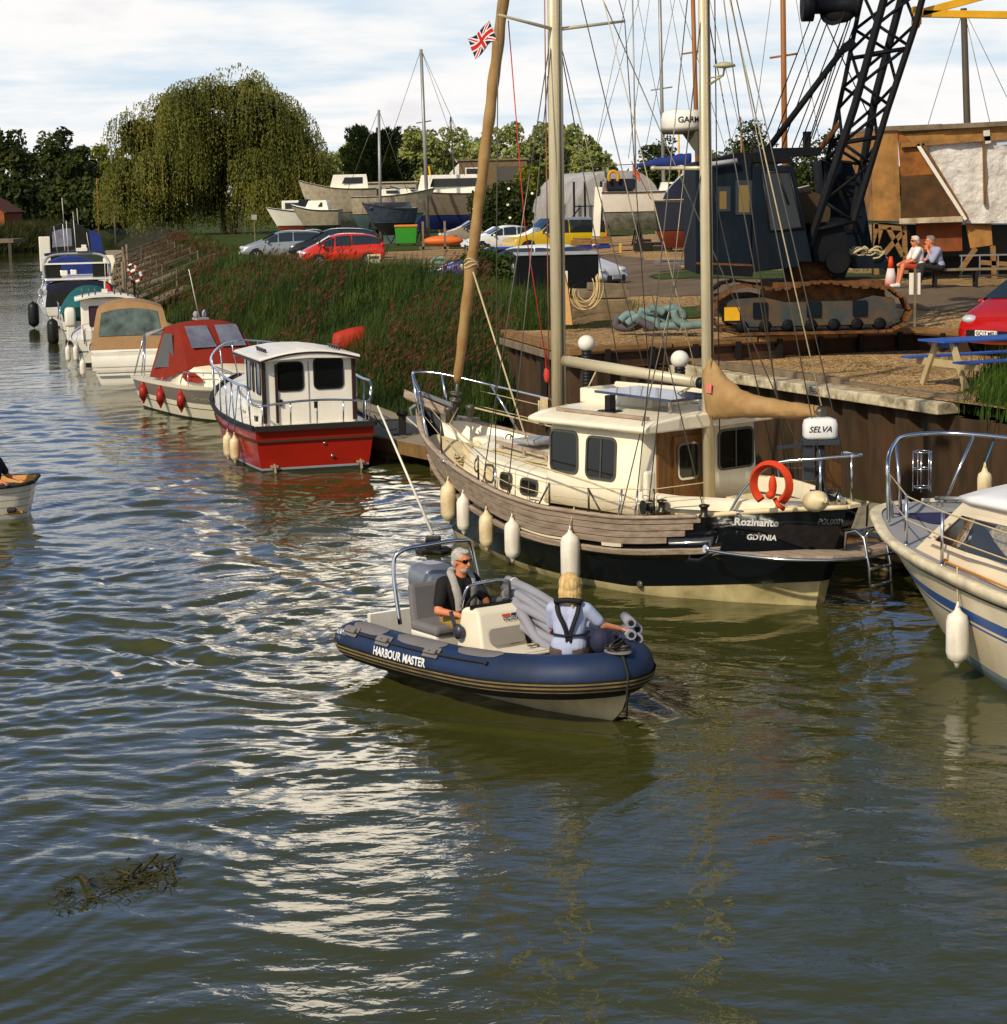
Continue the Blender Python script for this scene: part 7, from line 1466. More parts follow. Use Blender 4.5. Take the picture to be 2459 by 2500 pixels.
b = MB(); b.tube([Vector((1.50,cyc-.02,.86))+Vector((.05*math.sin(a),.15*math.cos(a),.14*math.sin(a))) for a in np.linspace(0,6.283,17)[:-1]],.016,6,closed=True); b.bar((1.5,cyc-.02,.86),(1.6,cyc-.02,.80),.03,.03); b.bar((1.5,cyc-.16,.86),(1.5,cyc+.12,.86),.02,.02); b.build('steering_wheel', M_blacky, con)
b = MB(); b.lathe([(.02,0),(.075,.01),(.08,.05),(.03,.07)],(1.62,CYL-.0,.66),14,axis=(0,-1,0)); b.bar((1.62,CYL-.05,.66),(1.55,CYL-.07,.86),.03,.03); b.build('throttle_lever', mat('throttle_grey',(70,72,80),.35,.4), con)
b = MB(); b.prism([(1.95,-.45,.47),(1.95,.16,.47),(2.45,.22,.50),(2.45,-.30,.50)],(0,0,.03)); b.build('step_locker', M_con, ri, bevel=.01)
b = MB(); b.prism([(2.0,-.42,.505),(2.0,.0,.51),(2.42,.12,.535),(2.42,-.26,.53)],(0,0,.004)); tag(b.build('paper_chart', mat('paper',(214,206,186),.9), None), 'white paper chart lying on the step in front of the console', 'chart'); col.objects[-1]
o = bpy.data.objects['paper_chart']; o.matrix_world = Matrix.Translation(ri.location) @ Matrix.Rotation(ri.rotation_euler.z,4,'Z')
b = MB()
for s_ in (0,1): b.ell(W(ri,2.25,-.08+.07*s_,.555),(.035,.032,.008))
b.bar(W(ri,2.25,-.04,.556),W(ri,2.25,-.03,.556),.006,.006); tag(b.build('spectacles', mat('brown_lens',(96,66,30),.15)), 'brown lensed sunglasses lying on the paper chart', 'sunglasses')
# bow cleat pad, painter
c = tubepoint(len(path)//2-3, R(88), .0); b = MB(); b.ell(c,(.16,.12,.02)); b.build('bow_pad', M_pad, ri); b = MB(); b.ell(c+Vector((0,0,.04)),(.11,.07,.03)); b.build('bow_cleat', mat('cleat_grey',(120,112,100),.6), ri)
i_ = len(path)//2-4; b = MB(); b.tube([c+Vector((0,0,.05)), tubepoint(i_,R(50),.02), tubepoint(i_,R(10),.02), tubepoint(i_,R(-30),.03), tubepoint(i_,R(-45),.06)+Vector((0,0,-.18))],.013,5)
for k in range(3): b.tube([c+Vector((.10*math.cos(a+k),.13*math.sin(a),.05+.02*k)) for a in np.linspace(0,6.28,11)[:-1]],.012,5,closed=True)
b.build('painter', M_rope_dark, ri)
# lettering on the tube
def tubetext(name, txt, size, x0, ang, m, bold=0, shear=0):
    xs = [path[i].x for i in range(len(path)//2)]; n2 = len(path)//2
    def fn(x, y):
        ii = float(np.interp(x0+x, xs, range(n2))); i0_ = min(int(ii), n2-1); fr = ii-i0_; a_ = R(ang)+y/RT; return tubepoint(i0_,a_,.008).lerp(tubepoint(i0_+1,a_,.008),fr)
    return text_on(name, txt, size, fn, m, ri, bold, shear)
M_wl = mat('white_letter', (226,226,224), .4)
tubetext('lettering','HARBOUR MASTER',.115,.80,0,M_wl,.004); tubetext('lettering','VALIANT',.085,-.12,26,M_wl,.002,.25); tubetext('lettering','V-490',.055,.0,10,mat('silver_letter',(140,144,150),.3,.4))
# bundle of grey foam tubes
M_foam = mat('grey_foam', (118,118,128), .75, var=.2, scale=4)
tubes = [([(2.05,.62,.50),(2.2,.35,.60),(2.55,.15,.62),(3.0,.05,.60)],0),]
ft = [((1.30,.30,1.04),(1.8,.30,.98),(2.4,.34,.82),(3.0,.34,.74)),((1.36,.22,.98),(1.9,.22,.92),(2.45,.26,.78),(2.95,.26,.70)),((1.44,.16,.92),(1.7,.16,.96),(2.2,.18,.82),(2.8,.20,.66)),
      ((1.50,.12,.80),(1.75,.10,.90),(2.05,.10,.66),(2.62,.16,.56)),((1.62,.10,.72),(1.9,.06,.80),(2.2,.06,.58),(2.66,.06,.50)),((1.56,.20,.74),(2.0,.18,.74),(2.4,.16,.66),(2.85,.20,.58)),
      ((1.6,.22,.64),(2.1,.16,.62),(2.5,.12,.52),(2.78,.12,.48)),((1.6,.24,.54),(2.1,.2,.50),(2.6,.14,.46),(2.9,.14,.46)),((1.35,.44,.92),(2.0,.44,.84),(2.6,.42,.72),(3.05,.30,.68)),((1.5,.42,.76),(2.2,.42,.70),(2.7,.36,.64),(3.0,.26,.6)),((1.6,.42,.54),(2.2,.36,.50),(2.7,.3,.48),(3.0,.2,.47)),((1.34,.38,.98),(1.9,.36,.92),(2.5,.40,.76),(3.02,.40,.70)),((1.50,.06,.88),(1.9,.10,.86),(2.4,.20,.72),(2.9,.24,.62)),((1.58,.30,.86),(2.1,.28,.80),(2.6,.30,.66),(3.0,.32,.6)),((1.62,.08,.64),(2.0,.06,.66),(2.3,.10,.5),(2.7,.08,.46))]
flb = ['topmost grey foam tube of the bundle in the inflatable','second foam tube from the top of the bundle','foam tube with its bend near the top left of the bundle','foam tube curving steeply down nearest the console','foam tube beside the steep one with its open end near the woman','foam tube in the middle of the bundle','low foam tube under the middle of the bundle','lowest foam tube resting against the inner tube','foam tube at the back of the bundle, touching the woman','second foam tube at the back of the bundle','bottom foam tube on the floor of the inflatable','foam tube tucked behind the topmost one','foam tube running down from beside the windscreen','foam tube buried in the middle of the heap','short low foam tube beside the paper chart']
for k, (pt_, lb) in enumerate(zip(ft, flb)):
    b = MB(); P_ = [W(ri,*p) for p in bez(pt_,6)]; b.tube(P_,.050,10); t = tag(b.build('foam_tube', M_foam), lb, 'foam tube', 'foam tubes in the inflatable')
    e = MB(); d_ = (P_[-1]-P_[-2]).normalized(); e.lathe([(.026,0),(.024,.004)],P_[-1]+d_*.001,10,axis=d_); e.build('tube_end', mat('foam_hole',(26,26,30),.9), t)
    if k % 2 == 0: e = MB(); q = P_[2]; d_ = (P_[3]-P_[1]).normalized(); e.lathe([(.060,-.008),(.060,.008)],q,10,axis=d_); e.build('tape', M_white, t)
for k,(x,y,z) in enumerate(((3.25,.42,.88),(3.22,.52,.80),(3.28,.40,.77),(3.28,.48,.72))):
    b = MB(); b.tube([W(ri,x-.28,y+.14,z+.0), W(ri,x,y,z)],.052,10); t = tag(b.build('foam_tube', M_foam), ('topmost','right hand','left hand','lowest')[k]+' of the four foam tube ends poking out by the bow','foam tube','foam tube ends at the bow'); d_ = (W(ri,x,y,z)-W(ri,x-.28,y+.14,z)).normalized(); e = MB(); e.lathe([(.030,0),(.028,.004)],W(ri,x,y,z)+d_*.001,10,axis=d_); e.build('tube_end', mat('foam_hole',(26,26,30),.9), t)
# rucksack-like dark bag behind the woman
b = MB(); q = W(ri,3.28,.03,.76); b.ell(q,(.11,.10,.13),n=12,k=8); b.ell(q+Vector((.07,.02,-.02)),(.08,.08,.11)); tag(fuse(b,'bag',mat('navy_bag',(38,40,66),.7,bump=.01,bscale=6),None,.012,1),'small dark navy bag slung behind the woman at the bow','bag')
# ---- people in it -------------------------------------------------
mp = W(ri,1.12,-.20,.0); rzr = ri.rotation_euler.z
pm = person('bearded grey haired man in black T-shirt and pale lifejacket steering the inflatable', mp, rzr,
  dict(pelvis=(-.04,0,.68),chest=(.02,0,1.02),neck=(.05,0,1.13),head=(.08,0,1.285),shl=(.0,.185,1.06),shr=(.0,-.185,1.06),ell=(.14,.26,.84),elr=(.08,-.30,.80),wrl=(.36,.16,.82),wrr=(.32,-.20,.78),hipl=(0,.09,.66),hipr=(0,-.09,.66),knl=(.38,.14,.66),knr=(.38,-.14,.66),anl=(.40,.14,.34),anr=(.40,-.14,.34),ftl=(.52,.14,.32),ftr=(.52,-.14,.32)),
  yaw=R(14), nod=R(4), s=1.04, top=mat('black_tshirt',(24,22,22),.85,bump=.006,bscale=9), legs=mat('khaki_shorts',(150,122,60),.85), leglen='short', shoes=mat('dark_shoe',(40,36,34),.7), hair=mat('grey_hair',(186,180,170),.8,var=.4,scale=40,bump=.004,c2=(130,124,116)), beard=mat('grey_beard',(176,156,136),.85,var=.3,scale=40), shades=True)
b = MB()
for s_ in (1,-1): b.tube(bez([(-.06,s_*.05,1.175),(.02,s_*.10,1.165),(.11,s_*.115,1.08),(.155,s_*.095,.92),(.15,s_*.08,.78)],5),[.032]*4+[.042]*8+[.046]*9,8,flat=.55)
b.tube([(-.06,.05,1.175),(-.09,0,1.17),(-.06,-.05,1.175)],.035,8); b.build('lifejacket', mat('pale_lifejacket',(168,162,156),.7,var=.3,scale=8,bump=.006), pm)
wp = W(ri,3.0,-.14,.02); wrz = R(78)
pw_ = person('blonde woman in a pale blue top with black straps, sitting at the bow', wp, wrz,
  dict(pelvis=(-.02,0,.66),chest=(.04,0,.98),neck=(.05,0,1.10),head=(.06,0,1.245),shl=(.03,.165,1.03),shr=(.03,-.165,1.03),ell=(.13,.19,.80),elr=(.10,-.31,.86),wrl=(.28,.06,.72),wrr=(.24,-.46,.80),hipl=(0,.10,.62),hipr=(0,-.10,.62),knl=(.36,.16,.62),knr=(.36,-.12,.62),anl=(.36,.16,.40),anr=(.36,-.12,.40),ftl=(.46,.16,.38),ftr=(.46,-.12,.38)),
  yaw=R(10), s=1.0, skin=M_skin_w, top=mat('pale_blue_top',(168,176,204),.85,bump=.008,bscale=7,var=.15), legs=mat('patterned_trousers',(110,88,78),.85,var=.8,scale=30,c2=(60,50,50)), shoes=mat('dark_shoe',(40,36,34),.7), hair=mat('blonde_hair',(226,194,132),.7,var=.7,scale=34,stretch=(1,1,.15),bump=.008,c2=(160,122,68)), hairstyle='long', female=True)
b = MB(); st = mat('black_strap',(20,20,22),.7)
b.tube(bez([(.08,.12,1.11),(-.03,.11,1.105),(-.10,.09,1.02),(-.125,.03,.90),(-.13,.0,.80),(-.13,-.01,.68)],5),.022,6,flat=.4); b.tube(bez([(.08,-.12,1.11),(-.03,-.11,1.105),(-.10,-.10,1.02),(-.125,-.06,.90),(-.13,-.03,.80),(-.13,-.03,.68)],5),.022,6,flat=.4)
b.tube(bez([(-.06,.13,1.12),(-.075,0,1.135),(-.06,-.13,1.12)],5),.028,7); b.tube(bez([(.10,.17,.80),(-.05,.16,.80),(-.13,.05,.80),(-.13,-.05,.80),(-.05,-.16,.80),(.10,-.17,.80)],5),.022,6,flat=.45); b.build('lifejacket', st, pw_)
# man in the dinghy at the left edge
dgm = person('man in sunglasses and dark T-shirt sitting in the dinghy at the left edge', W(dg_,.60,.12,0), dg_.rotation_euler.z+R(150),
  dict(pelvis=(0,0,.52),chest=(.02,0,.86),neck=(.04,0,.98),head=(.06,0,1.13),shl=(0,.18,.91),shr=(0,-.18,.91),ell=(.08,.30,.66),elr=(.22,-.34,.68),wrl=(.30,.30,.60),wrr=(.50,-.40,.66),hipl=(0,.1,.48),hipr=(0,-.1,.48),knl=(.38,.14,.48),knr=(.38,-.14,.48),anl=(.42,.14,.2),anr=(.42,-.14,.2),ftl=(.52,.14,.17),ftr=(.52,-.14,.17)),
  yaw=R(0), s=1.0, top=mat('dark_tshirt',(26,28,34),.85,bump=.006), legs=mat('dark_shorts',(44,48,64),.85), leglen='short', shoes=mat('dark_shoe',(40,36,34),.7), hair=mat('dark_hair',(34,26,20),.7), shades=True)
# ================================================================== cars
M_tyre = mat('tyre', (24,24,24), .8); M_rim = mat('alloy_rim', (176,176,176), .35, .6); M_cglass = mat('car_glass', (30,38,40), .06, spec=.7, coat=.3)
def car(label, loc, rz, L_=4.1, W_=1.75, Hh=1.5, paint=None, roofm=None, kind='hatch', spokes=7, plate=None, grille=False, name='parked_car', plate_side=None):
    """x ahead; built from cross sections; wheels, glass, lamps, mirrors and plates are parts"""
    t = tag(empty(name, loc, rz), label, 'car'); h = L_/2; hw = W_/2; belt = Hh*.60
    if kind == 'suv': top = [(-h,.62,.62),(-h+.05,.98,.98),(-h+.12,1.06,1.72),(-h+.6,1.08,1.82),(-.2,1.08,1.85),(.45,1.08,1.78),(1.15,1.10,1.12),(h-.35,1.02,1.04),(h-.05,.86,.88),(h,.5,.5)]; sc_ = Hh/1.85
    elif kind == 'saloon': top = [(-h,.55,.55),(-h+.06,.9,.92),(-h+.7,.96,1.0),(-h+1.35,.94,1.38),(-.2,.92,1.45),(.35,.92,1.40),(1.15,.90,.95),(h-.4,.78,.80),(h-.05,.62,.64),(h,.45,.45)]; sc_ = Hh/1.45
    else: top = [(-h,.55,.55),(-h+.05,.95,1.0),(-h+.28,1.02,1.34),(-h+.8,.98,1.47),(-.1,.94,1.50),(.35,.93,1.44),(1.10,.92,1.02),(h-.35,.82,.86),(h-.06,.66,.68),(h,.42,.42)]; sc_ = Hh/1.5
    rings = []; prof = []
    for x, bz, tz_ in top:
        bz *= sc_; tz_ *= sc_; e = abs(x)/h; w_ = hw*(1-.10*max(0,(e-.72)/.28)**2); ww = w_-(tz_-bz)*.28-.02; z0 = .22 if e < .97 else .34
        prof.append((x,bz,tz_,w_,ww)); rings.append([Vector((x,y*k,z)) for y,z in ((w_*.86,z0),(w_*.985,z0+.12),(w_,(z0+bz)/2+.05),(w_*.97,bz-.03),(w_*.93,bz),(ww,tz_-.02),(ww*.55,tz_+.02)) for k in (1,)]+[Vector((x,0,tz_+.03))]+[Vector((x,-y,z)) for y,z in reversed(((w_*.86,z0),(w_*.985,z0+.12),(w_,(z0+bz)/2+.05),(w_*.97,bz-.03),(w_*.93,bz),(ww,tz_-.02),(ww*.55,tz_+.02)))])
    b = MB(); n = len(rings[0]); ntop = (5,6,7,8,9)
    b.loft(rings, True, False, 0, True, True, mfn=(lambda i,j: 1 if (4<j<9 and 2<=i<=5) else 0) if roofm else None); body = b.build('body', [paint]+([roofm] if roofm else []), t)
    m_ = body.modifiers.new('sub','SUBSURF'); m_.levels = 1; m_.render_levels = 1
    P = lambda x: [float(np.interp(x,[p[0] for p in prof],[p[q] for p in prof])) for q in (1,2,3,4)]
    xa, xf = (-h+.22, .98) if kind != 'saloon' else (-h+.85,1.0)
    def side(x, f_, s_, d=.012): bz,tz_,w_,ww = P(x); y = w_*.93+(ww-w_*.93)*f_; return Vector((x, s_*(y+d), bz+(tz_-bz)*f_))
    for s_ in (1,-1):
        for x0,x1 in ((xa,-.42),(-.36,.30),(.36,xf)):
            if x1-x0 < .15: continue
            b = MB(); xs2 = np.linspace(x0,x1,5); b.loft([[side(x,.06,s_) for x in xs2],[side(x,.5,s_,.016) for x in xs2],[side(x,.86,s_) for x in xs2]],False,False,0,True); b.build('side_window', M_cglass, t)
        b = MB(); q = side(.85,.0,s_,.03); b.ell(q+Vector((0,s_*.10,.06)),(.07,.10,.07)); b.build('wing_mirror', paint if not roofm else M_rim, t)
        for xw in (-h+.78,h-.78):
            rw = .33 if kind != 'suv' else .40; w = MB(); w.lathe([(rw*.62,-.09),(rw*.94,-.10),(rw,-.06),(rw,.06),(rw*.94,.10),(rw*.62,.09)],(xw,s_*(hw-.09),rw),22,axis=(0,s_,0)); wh = w.build('wheel', M_tyre, t)
            w = MB(); w.lathe([(rw*.62,.0),(rw*.64,.085),(rw*.58,.09),(rw*.55,.03),(.03,.03)],(xw,s_*(hw-.09),rw),20,axis=(0,s_,0))
            for k in range(spokes): a = 2*math.pi*k/spokes; c0 = Vector((xw,s_*(hw-.0),rw)); w.bar(c0,c0+Vector((math.cos(a),0,math.sin(a)))*rw*.58,.045,.03,up=(0,1,0))
            w.build('rim', M_rim, wh)
            w = MB(); w.lathe([(rw*1.13,-.03),(rw*1.13,.006)],(xw,s_*(hw*.975),rw),24,axis=(0,s_,0)); w.build('wheel_arch', M_blacky, t)
        b = MB(); b.ell((h-.16,s_*(hw-.28),.70*sc_),(.14,.16,.09),(0,0,s_*-.3)); b.build('headlight', mat('lamp_glass',(206,210,214),.1,.3), t)
        b = MB(); b.ell((-h+.12,s_*(hw-.16),.95*sc_),(.10,.10,.15)); b.build('tail_light', mat('red_lamp',(180,24,20),.2), t)
    def topp(x, f_, d=.0): bz,tz_,w_,ww = P(x); return Vector((x, 0, tz_+.03)), ww
    for x0,x1,nm_ in ((.45,1.05 if kind!='suv' else 1.05,'windscreen'),(-h+.12,-h+.30,'rear_window') if kind != 'saloon' else (-h+.80,-h+1.25,'rear_window')):
        b = MB(); L2 = []
        for x in (x0,x1):
            bz,tz_,w_,ww = P(x); L2.append([Vector((x+(.03 if nm_=='windscreen' else -.03), y*ww*.9, tz_+.045-.02*abs(y))) for y in np.linspace(-1,1,5)])
        b.loft(L2,False,False,0,True); b.build(nm_, M_cglass, t)
    b = MB(); b.box((h+.005,0,.42),(.03,hw*1.2,.20)); b.build('grille', M_blacky, t, bevel=.02)
    b = MB(); b.box((h+.03,0,.46),(.012,.52,.115)); pl = b.build('number_plate', mat('plate_white',(226,224,214),.5), t)
    if plate: text_on('lettering', plate, .105, lambda x,y: Vector((h+.040, -.24+x, .425+y)), M_blacky, pl, bold=.003)
    return t
def gnd(x, y): return g(x, y)
def place(px_, py_, z0=2.12): c = at(px_, py_, z0); return Vector((c.x,c.y,gnd(c.x,c.y)))
P_red = mat('car_red',(206,44,16),.25,var=.08,coat=.6); P_yel = mat('car_yellow',(196,164,22),.25,var=.08,coat=.6); P_sil = mat('car_silver',(150,156,160),.3,.4,coat=.5)
c = at(830,655,2.1); car('bright red hatchback parked behind the reeds', (c.x,c.y+.6,2.1), R(192), 3.7, 1.65, 1.48, P_red, spokes=9)
c = at(828,636,2.1); car('black estate car just behind the red hatchback', (c.x-.3,c.y+.5,2.1), R(188), 4.5, 1.8, 1.55, mat('car_black',(26,30,36),.2,coat=.6))
c = at(690,640,2.1); car('silver car behind the reeds at the left of the car park', (c.x,c.y+1,2.1), R(190), 4.3, 1.75, 1.5, P_sil)
c = at(742,628,2.1); car('dark blue car between the silver and the red ones', (c.x,c.y+3,2.1), R(190), 4.2, 1.75, 1.4, mat('car_blue_dark',(34,44,70),.25,coat=.5), kind='saloon')
c = at(1352,628,2.12); car('yellow off road car with a grey roof beside the masts', (c.x+.1,c.y+.8,2.12), R(200), 4.9, 1.95, 1.85, P_yel, mat('car_roof_grey',(120,130,140),.25,coat=.5), 'suv', 12)
c = at(1165,604,2.1); car('beige people carrier behind the orange kayak', (c.x,c.y+2,2.1), R(192), 4.5, 1.8, 1.62, mat('car_beige',(150,134,116),.3,.2,coat=.5), spokes=9)
c = at(1235,622,2.1); car('white saloon between the beige car and the yellow one', (c.x,c.y+2.5,2.1), R(196), 4.5, 1.8, 1.45, mat('car_white',(214,216,214),.3,coat=.4), kind='saloon')
c = at(1180,580,2.1); car('dark blue car at the back, under the grey work boat', (c.x,c.y+3,2.1), R(190), 4.4, 1.8, 1.5, mat('car_blue_dark',(34,44,70),.25,coat=.5), kind='saloon')
c = at(1262,712,2.1); car('blue car hidden in the bushes with its red tail lamp showing', (c.x-.75,c.y+1.6,2.05), R(175), 4.0, 1.7, 1.4, mat('car_blue',(36,60,150),.25,coat=.5))
c = at(1430,722,2.14); car('white car nosing out from behind the black shed', (1.80,61.6,2.14), R(-34), 4.0, 1.7, 1.42, mat('car_white',(214,216,214),.3,coat=.4))
car('red car with a dark grille at the right edge behind the picnic table', (10.75,40.3,1.76), R(-142), 3.65, 1.65, 1.52, mat('car_red_deep',(170,20,18),.22,coat=.7), plate='GC17 MEU')
for px_, lb, m_ in ((75,'silver car across the river at the far left',P_sil),(152,'white hatchback across the river beneath the tall dark tree',mat('car_white',(214,216,214),.3,coat=.4)),(186,'dark car across the river beside the white one',mat('car_black',(26,30,36),.2,coat=.6))):
    c = aty(px_,545,372); car(lb, (c.x,c.y,c.z+.2), R(185), 4.3, 1.75, 1.5, m_)
# ================================================================== boatyard
def AT(px_, py_, Y_): return aty(px_, py_, Y_)
def T(name, label, cat, loc, group=None, rz=0): return tag(empty(name, loc, rz), label, cat, group)
def part(name, m, parent, fn, bevel=0): b = MB(); fn(b); return b.build(name, m, parent, bevel=bevel)
def rel(px_, py_, Y_, t): return AT(px_, py_, Y_)-t.location
# ---- crawler crane ------------------------------------------------
M_cb = mat('crane_blue', (12,24,35), .6, spec=.1, var=.4, scale=1.6, c2=(9,15,20), dirt=.10); M_cd = mat('crane_dark', (13,19,26), .6, spec=.1, var=.3, c2=(26,20,15), dirt=.1); M_track = mat('rusty_track', (112,70,32), .85, var=.5, scale=5, c2=(46,34,22), bump=.01); M_cy = mat('crane_yellow', (214,160,20), .5, var=.2)
cz = 2.22; crn = T('crawler_crane', 'old dark blue crawler crane with rusty tracks and a lattice boom leaning right', 'crane', (6.1,41.3,cz))
C0 = Vector((6.1,41.3,cz)); P2 = lambda px_,py_,Y_: AT(px_,py_,Y_)-C0
def track(yc, lab):
    hl, hh = 1.93, .98; b = MB(); pts = []
    for k in range(72):
        f_ = k/72; s_ = f_*2*(2*hl+1.1)
        pass
    top = [(-hl,.40),(-hl+.12,.72),(-hl+.45,.92)]+[(x,.94+.055*math.sin(x*3.6+.8)) for x in np.linspace(-hl+.7,hl-.7,14)]+[(hl-.35,.82),(hl-.10,.62),(hl,.38),(hl-.12,.14),(hl-.4,.03)]+[(x,.02) for x in np.linspace(hl-.7,-hl+.5,12)]+[(-hl+.15,.12)]
    P_ = [Vector((x,yc,z)) for x,z in top]; n = len(P_); outer = []
    dn = []; 
    for i in range(n):
        a, c = P_[i], P_[(i+1)%n]; L_ = (c-a).length; k = max(1,round(L_/.15))
        for j in range(k): dn.append((a.lerp(c,j/k), (c-a).normalized()))
    tr_ = T_ = b; b.loft([[p+Vector((0,s_*.26,0)) for s_ in (-1,1)] for p,_ in dn]+[[dn[0][0]+Vector((0,s_*.26,0)) for s_ in (-1,1)]],False,False,0,False)
    for p, t_ in dn: m_ = Matrix((t_, Vector((0,1,0)), t_.cross(Vector((0,1,0))))).transposed(); b.box(p, (.125,.56,.05), m_)
    tt = b.build('track', M_track, crn)
    b = MB(); b.prism([(-hl+.25,yc-.16,.26),(-hl+.3,yc-.16,.70),(-.9,yc-.16,.72),(-.5,yc-.16,.62),(.9,yc-.16,.62),(1.2,yc-.16,.72),(hl-.3,yc-.16,.66),(hl-.22,yc-.16,.3),(1.4,yc-.16,.16),(-1.3,yc-.16,.16)],(0,.32,0)); b.build('track_frame', mat('track_frame_paint',(44,56,58),.7,var=.6,scale=3,c2=(92,66,36),dirt=.4), tt)
    for x in np.linspace(-1.35,1.35,7): b = MB(); b.lathe([(.04,0),(.12,.01),(.12,.34)],(x,yc-.2,.17),12,axis=(0,1,0)); b.build('roller', M_cd, tt)
    for x in (-1.0,.05,.95): b = MB(); b.box((x,yc-.19,.48),(.28,.05,.30)); b.build('access_plate', M_cb, tt, bevel=.01)
    return tt
tt = track(-.95,''); track(1.35,'')
b = MB(); b.box((-1.55,-1.14,.42),(.30,.03,.26)); b.build('yellow_plate', M_cy, crn)
b = MB(); b.box((.4,.2,.75),(2.2,2.0,.5)); b.lathe([(.55,0),(.55,.5)],(.2,.2,.95),20); b.build('undercarriage', M_track, crn)
def pxpoly(b, pts, Y_, d, mi=0): b.prism([P2(x,y,Y_) for x,y in pts], (0,d,0), mi)
b = MB(); pxpoly(b, [(1698,394),(1836,392),(1836,676),(1700,668)], 40.35, 2.6); b.build('machinery_house', M_cb, crn, bevel=.02)
b = MB(); pxpoly(b, [(1760,384),(1800,372),(1925,372),(1938,396),(1698,396)], 40.5, 2.3); b.build('house_roof', M_cd, crn)
# cab with raked front window
b = MB(); pxpoly(b, [(1838,404),(1938,404),(1984,640),(1952,640),(1952,652),(1838,664)], 40.28, 1.5); b.build('cab', M_cb, crn, bevel=.02)
b = MB(); pxpoly(b, [(1862,420),(1928,420),(1958,554),(1880,560)], 40.265, .01); o = b.build('cab_window', M_glass, crn)
b = MB(); [b.tube([P2(*a,40.25),P2(*c,40.25)],.02,5) for a,c in (((1862,420),(1928,420)),((1928,420),(1960,556)),((1960,556),(1880,562)),((1880,562),(1862,420)),((1900,424),(1926,500)))]; b.build('window_rubber', M_blacky, o)
for x0,x1,y0,y1,mg in ((1749,1784,455,516,M_glass),(1796,1840,440,524,M_glass)):
    b = MB(); b.add([P2(x,y,40.335) for x,y in ((x0,y0),(x1,y0),(x1,y1),(x0,y1))],[(0,1,2,3)]); w_ = b.build('side_window', mg, crn); b = MB(); b.add([P2(x,y,40.325) for x,y in ((x0+8,y0+12),(x1-10,y0+12),(x1-10,y1-6),(x0+8,y1-6))],[(0,1,2,3)]); b.build('cardboard', mat('cardboard',(112,94,50),.9), w_)
b = MB(); pxpoly(b, [(1700,640),(1840,645),(1838,676),(1700,668)], 40.30, .03); b.build('skirt_panel', M_cd, crn); b = MB(); b.tube([P2(1738,400,40.2),P2(1800,392,40.2)],.05,6); b.build('roof_tube', M_grey, crn)
b = MB(); pxpoly(b, [(1700,640),(1835,645),(1838,650),(1700,645)], 40.29, .02); b.build('rusty_edge', M_track, crn)
# engine housing, winch, counterweight, boom feet bracket
b = MB(); pxpoly(b, [(2005,392),(2078,392),(2110,480),(2130,600),(2120,650),(2030,640)], 42.3, 1.2); b.build('engine_house', M_cb, crn, bevel=.02)
for y0 in (430,470,520,560): b = MB(); pxpoly(b, [(2010+.3*(y0-400),y0),(2100,y0),(2104,y0+8),(2014+.3*(y0-400),y0+8)], 42.26, .03); b.build('louvre', M_cd, crn)
b = MB(); b.lathe([(.42,-.25),(.42,-.22),(.28,-.20),(.28,.20),(.42,.22),(.42,.25)],P2(1972,520,41.4),20,axis=(0,1,0)); b.build('winch_drum', mat('winch_cable',(72,58,40),.7,.3,var=.4,scale=20), crn)
b = MB(); pxpoly(b, [(1975,545),(2060,540),(2080,640),(2062,680),(2030,676),(2018,640),(1988,640)], 40.7, 1.4); b.build('boom_bracket', M_cd, crn, bevel=.02)
b = MB(); b.lathe([(.22,-.1),(.22,.1)],P2(2044,640,40.6),14,axis=(0,1,0)); b.build('swivel_sheave', M_cd, crn)
b = MB(); pxpoly(b, [(2080,626),(2163,622),(2163,655),(2083,656)], 41.0, .8); b.build('toe_box', M_cb, crn)
# lattice boom
YN, YF = 40.6, 41.75
nl = [(1975,600),(2088,256),(2158,0),(2190,-120)]; fl_ = [(2020,390),(2062,200),(2098,20),(2130,-120)]; nr = [(2085,540),(2167,268),(2234,66),(2275,-90)]; frr = [(2078,560),(2138,232),(2200,0),(2235,-120)]
chs = [[P2(x,y,YN) for x,y in nl],[P2(x,y,YF) for x,y in fl_],[P2(x,y,YN) for x,y in nr],[P2(x,y,YF) for x,y in frr]]
bm = MB(); 
for c_, r_ in zip(chs,(.085,.05,.07,.085)): bm.tube(c_, r_, 6, sm=False)
boom = bm.build('boom', M_cd, crn)
def on(c_, z):
    for a, d in zip(c_,c_[1:]):
        if min(a.z,d.z) <= z <= max(a.z,d.z): return a.lerp(d,(z-a.z)/(d.z-a.z))
    return c_[0] if z < c_[0].z else c_[-1]
zs = np.linspace(2.0,7.6,11); b = MB()
for i in range(len(zs)-1):
    z0,z1 = zs[i],zs[i+1]
    for A_1,B_1 in ((0,2),(0,1),(2,3),(1,3)):
        a0,a1,b0,b1 = on(chs[A_1],z0),on(chs[A_1],z1),on(chs[B_1],z0+.15),on(chs[B_1],z1+.15); b.tube([a0,b1] if i%2 else [b0,a1],.034,5)
    if i%3 == 0: b.tube([on(chs[0],z0),on(chs[2],z0+.1)],.045,5); b.tube([on(chs[1],z0),on(chs[3],z0+.1)],.045,5)
b.build('lattice', M_cd, boom)
b = MB(); b.tube([P2(1872,368,41.2),P2(2068,108,41.2)],.065,7); b.box(P2(2072,110,41.2),(.16,.14,.26),(0,.9,0)); b.build('gantry_strut', M_cd, crn)
b = MB(); b.tube([P2(1990,380,41.6),P2(2050,300,41.6)],.055,7); b.build('back_stay', M_track, crn)
b = MB(); b.box(P2(1920,372,41.6),(1.2,1.2,.16)); b.box(P2(1970,352,41.6),(.12,.3,.5)); b.build('gantry_base', M_cd, crn)
b = MB()
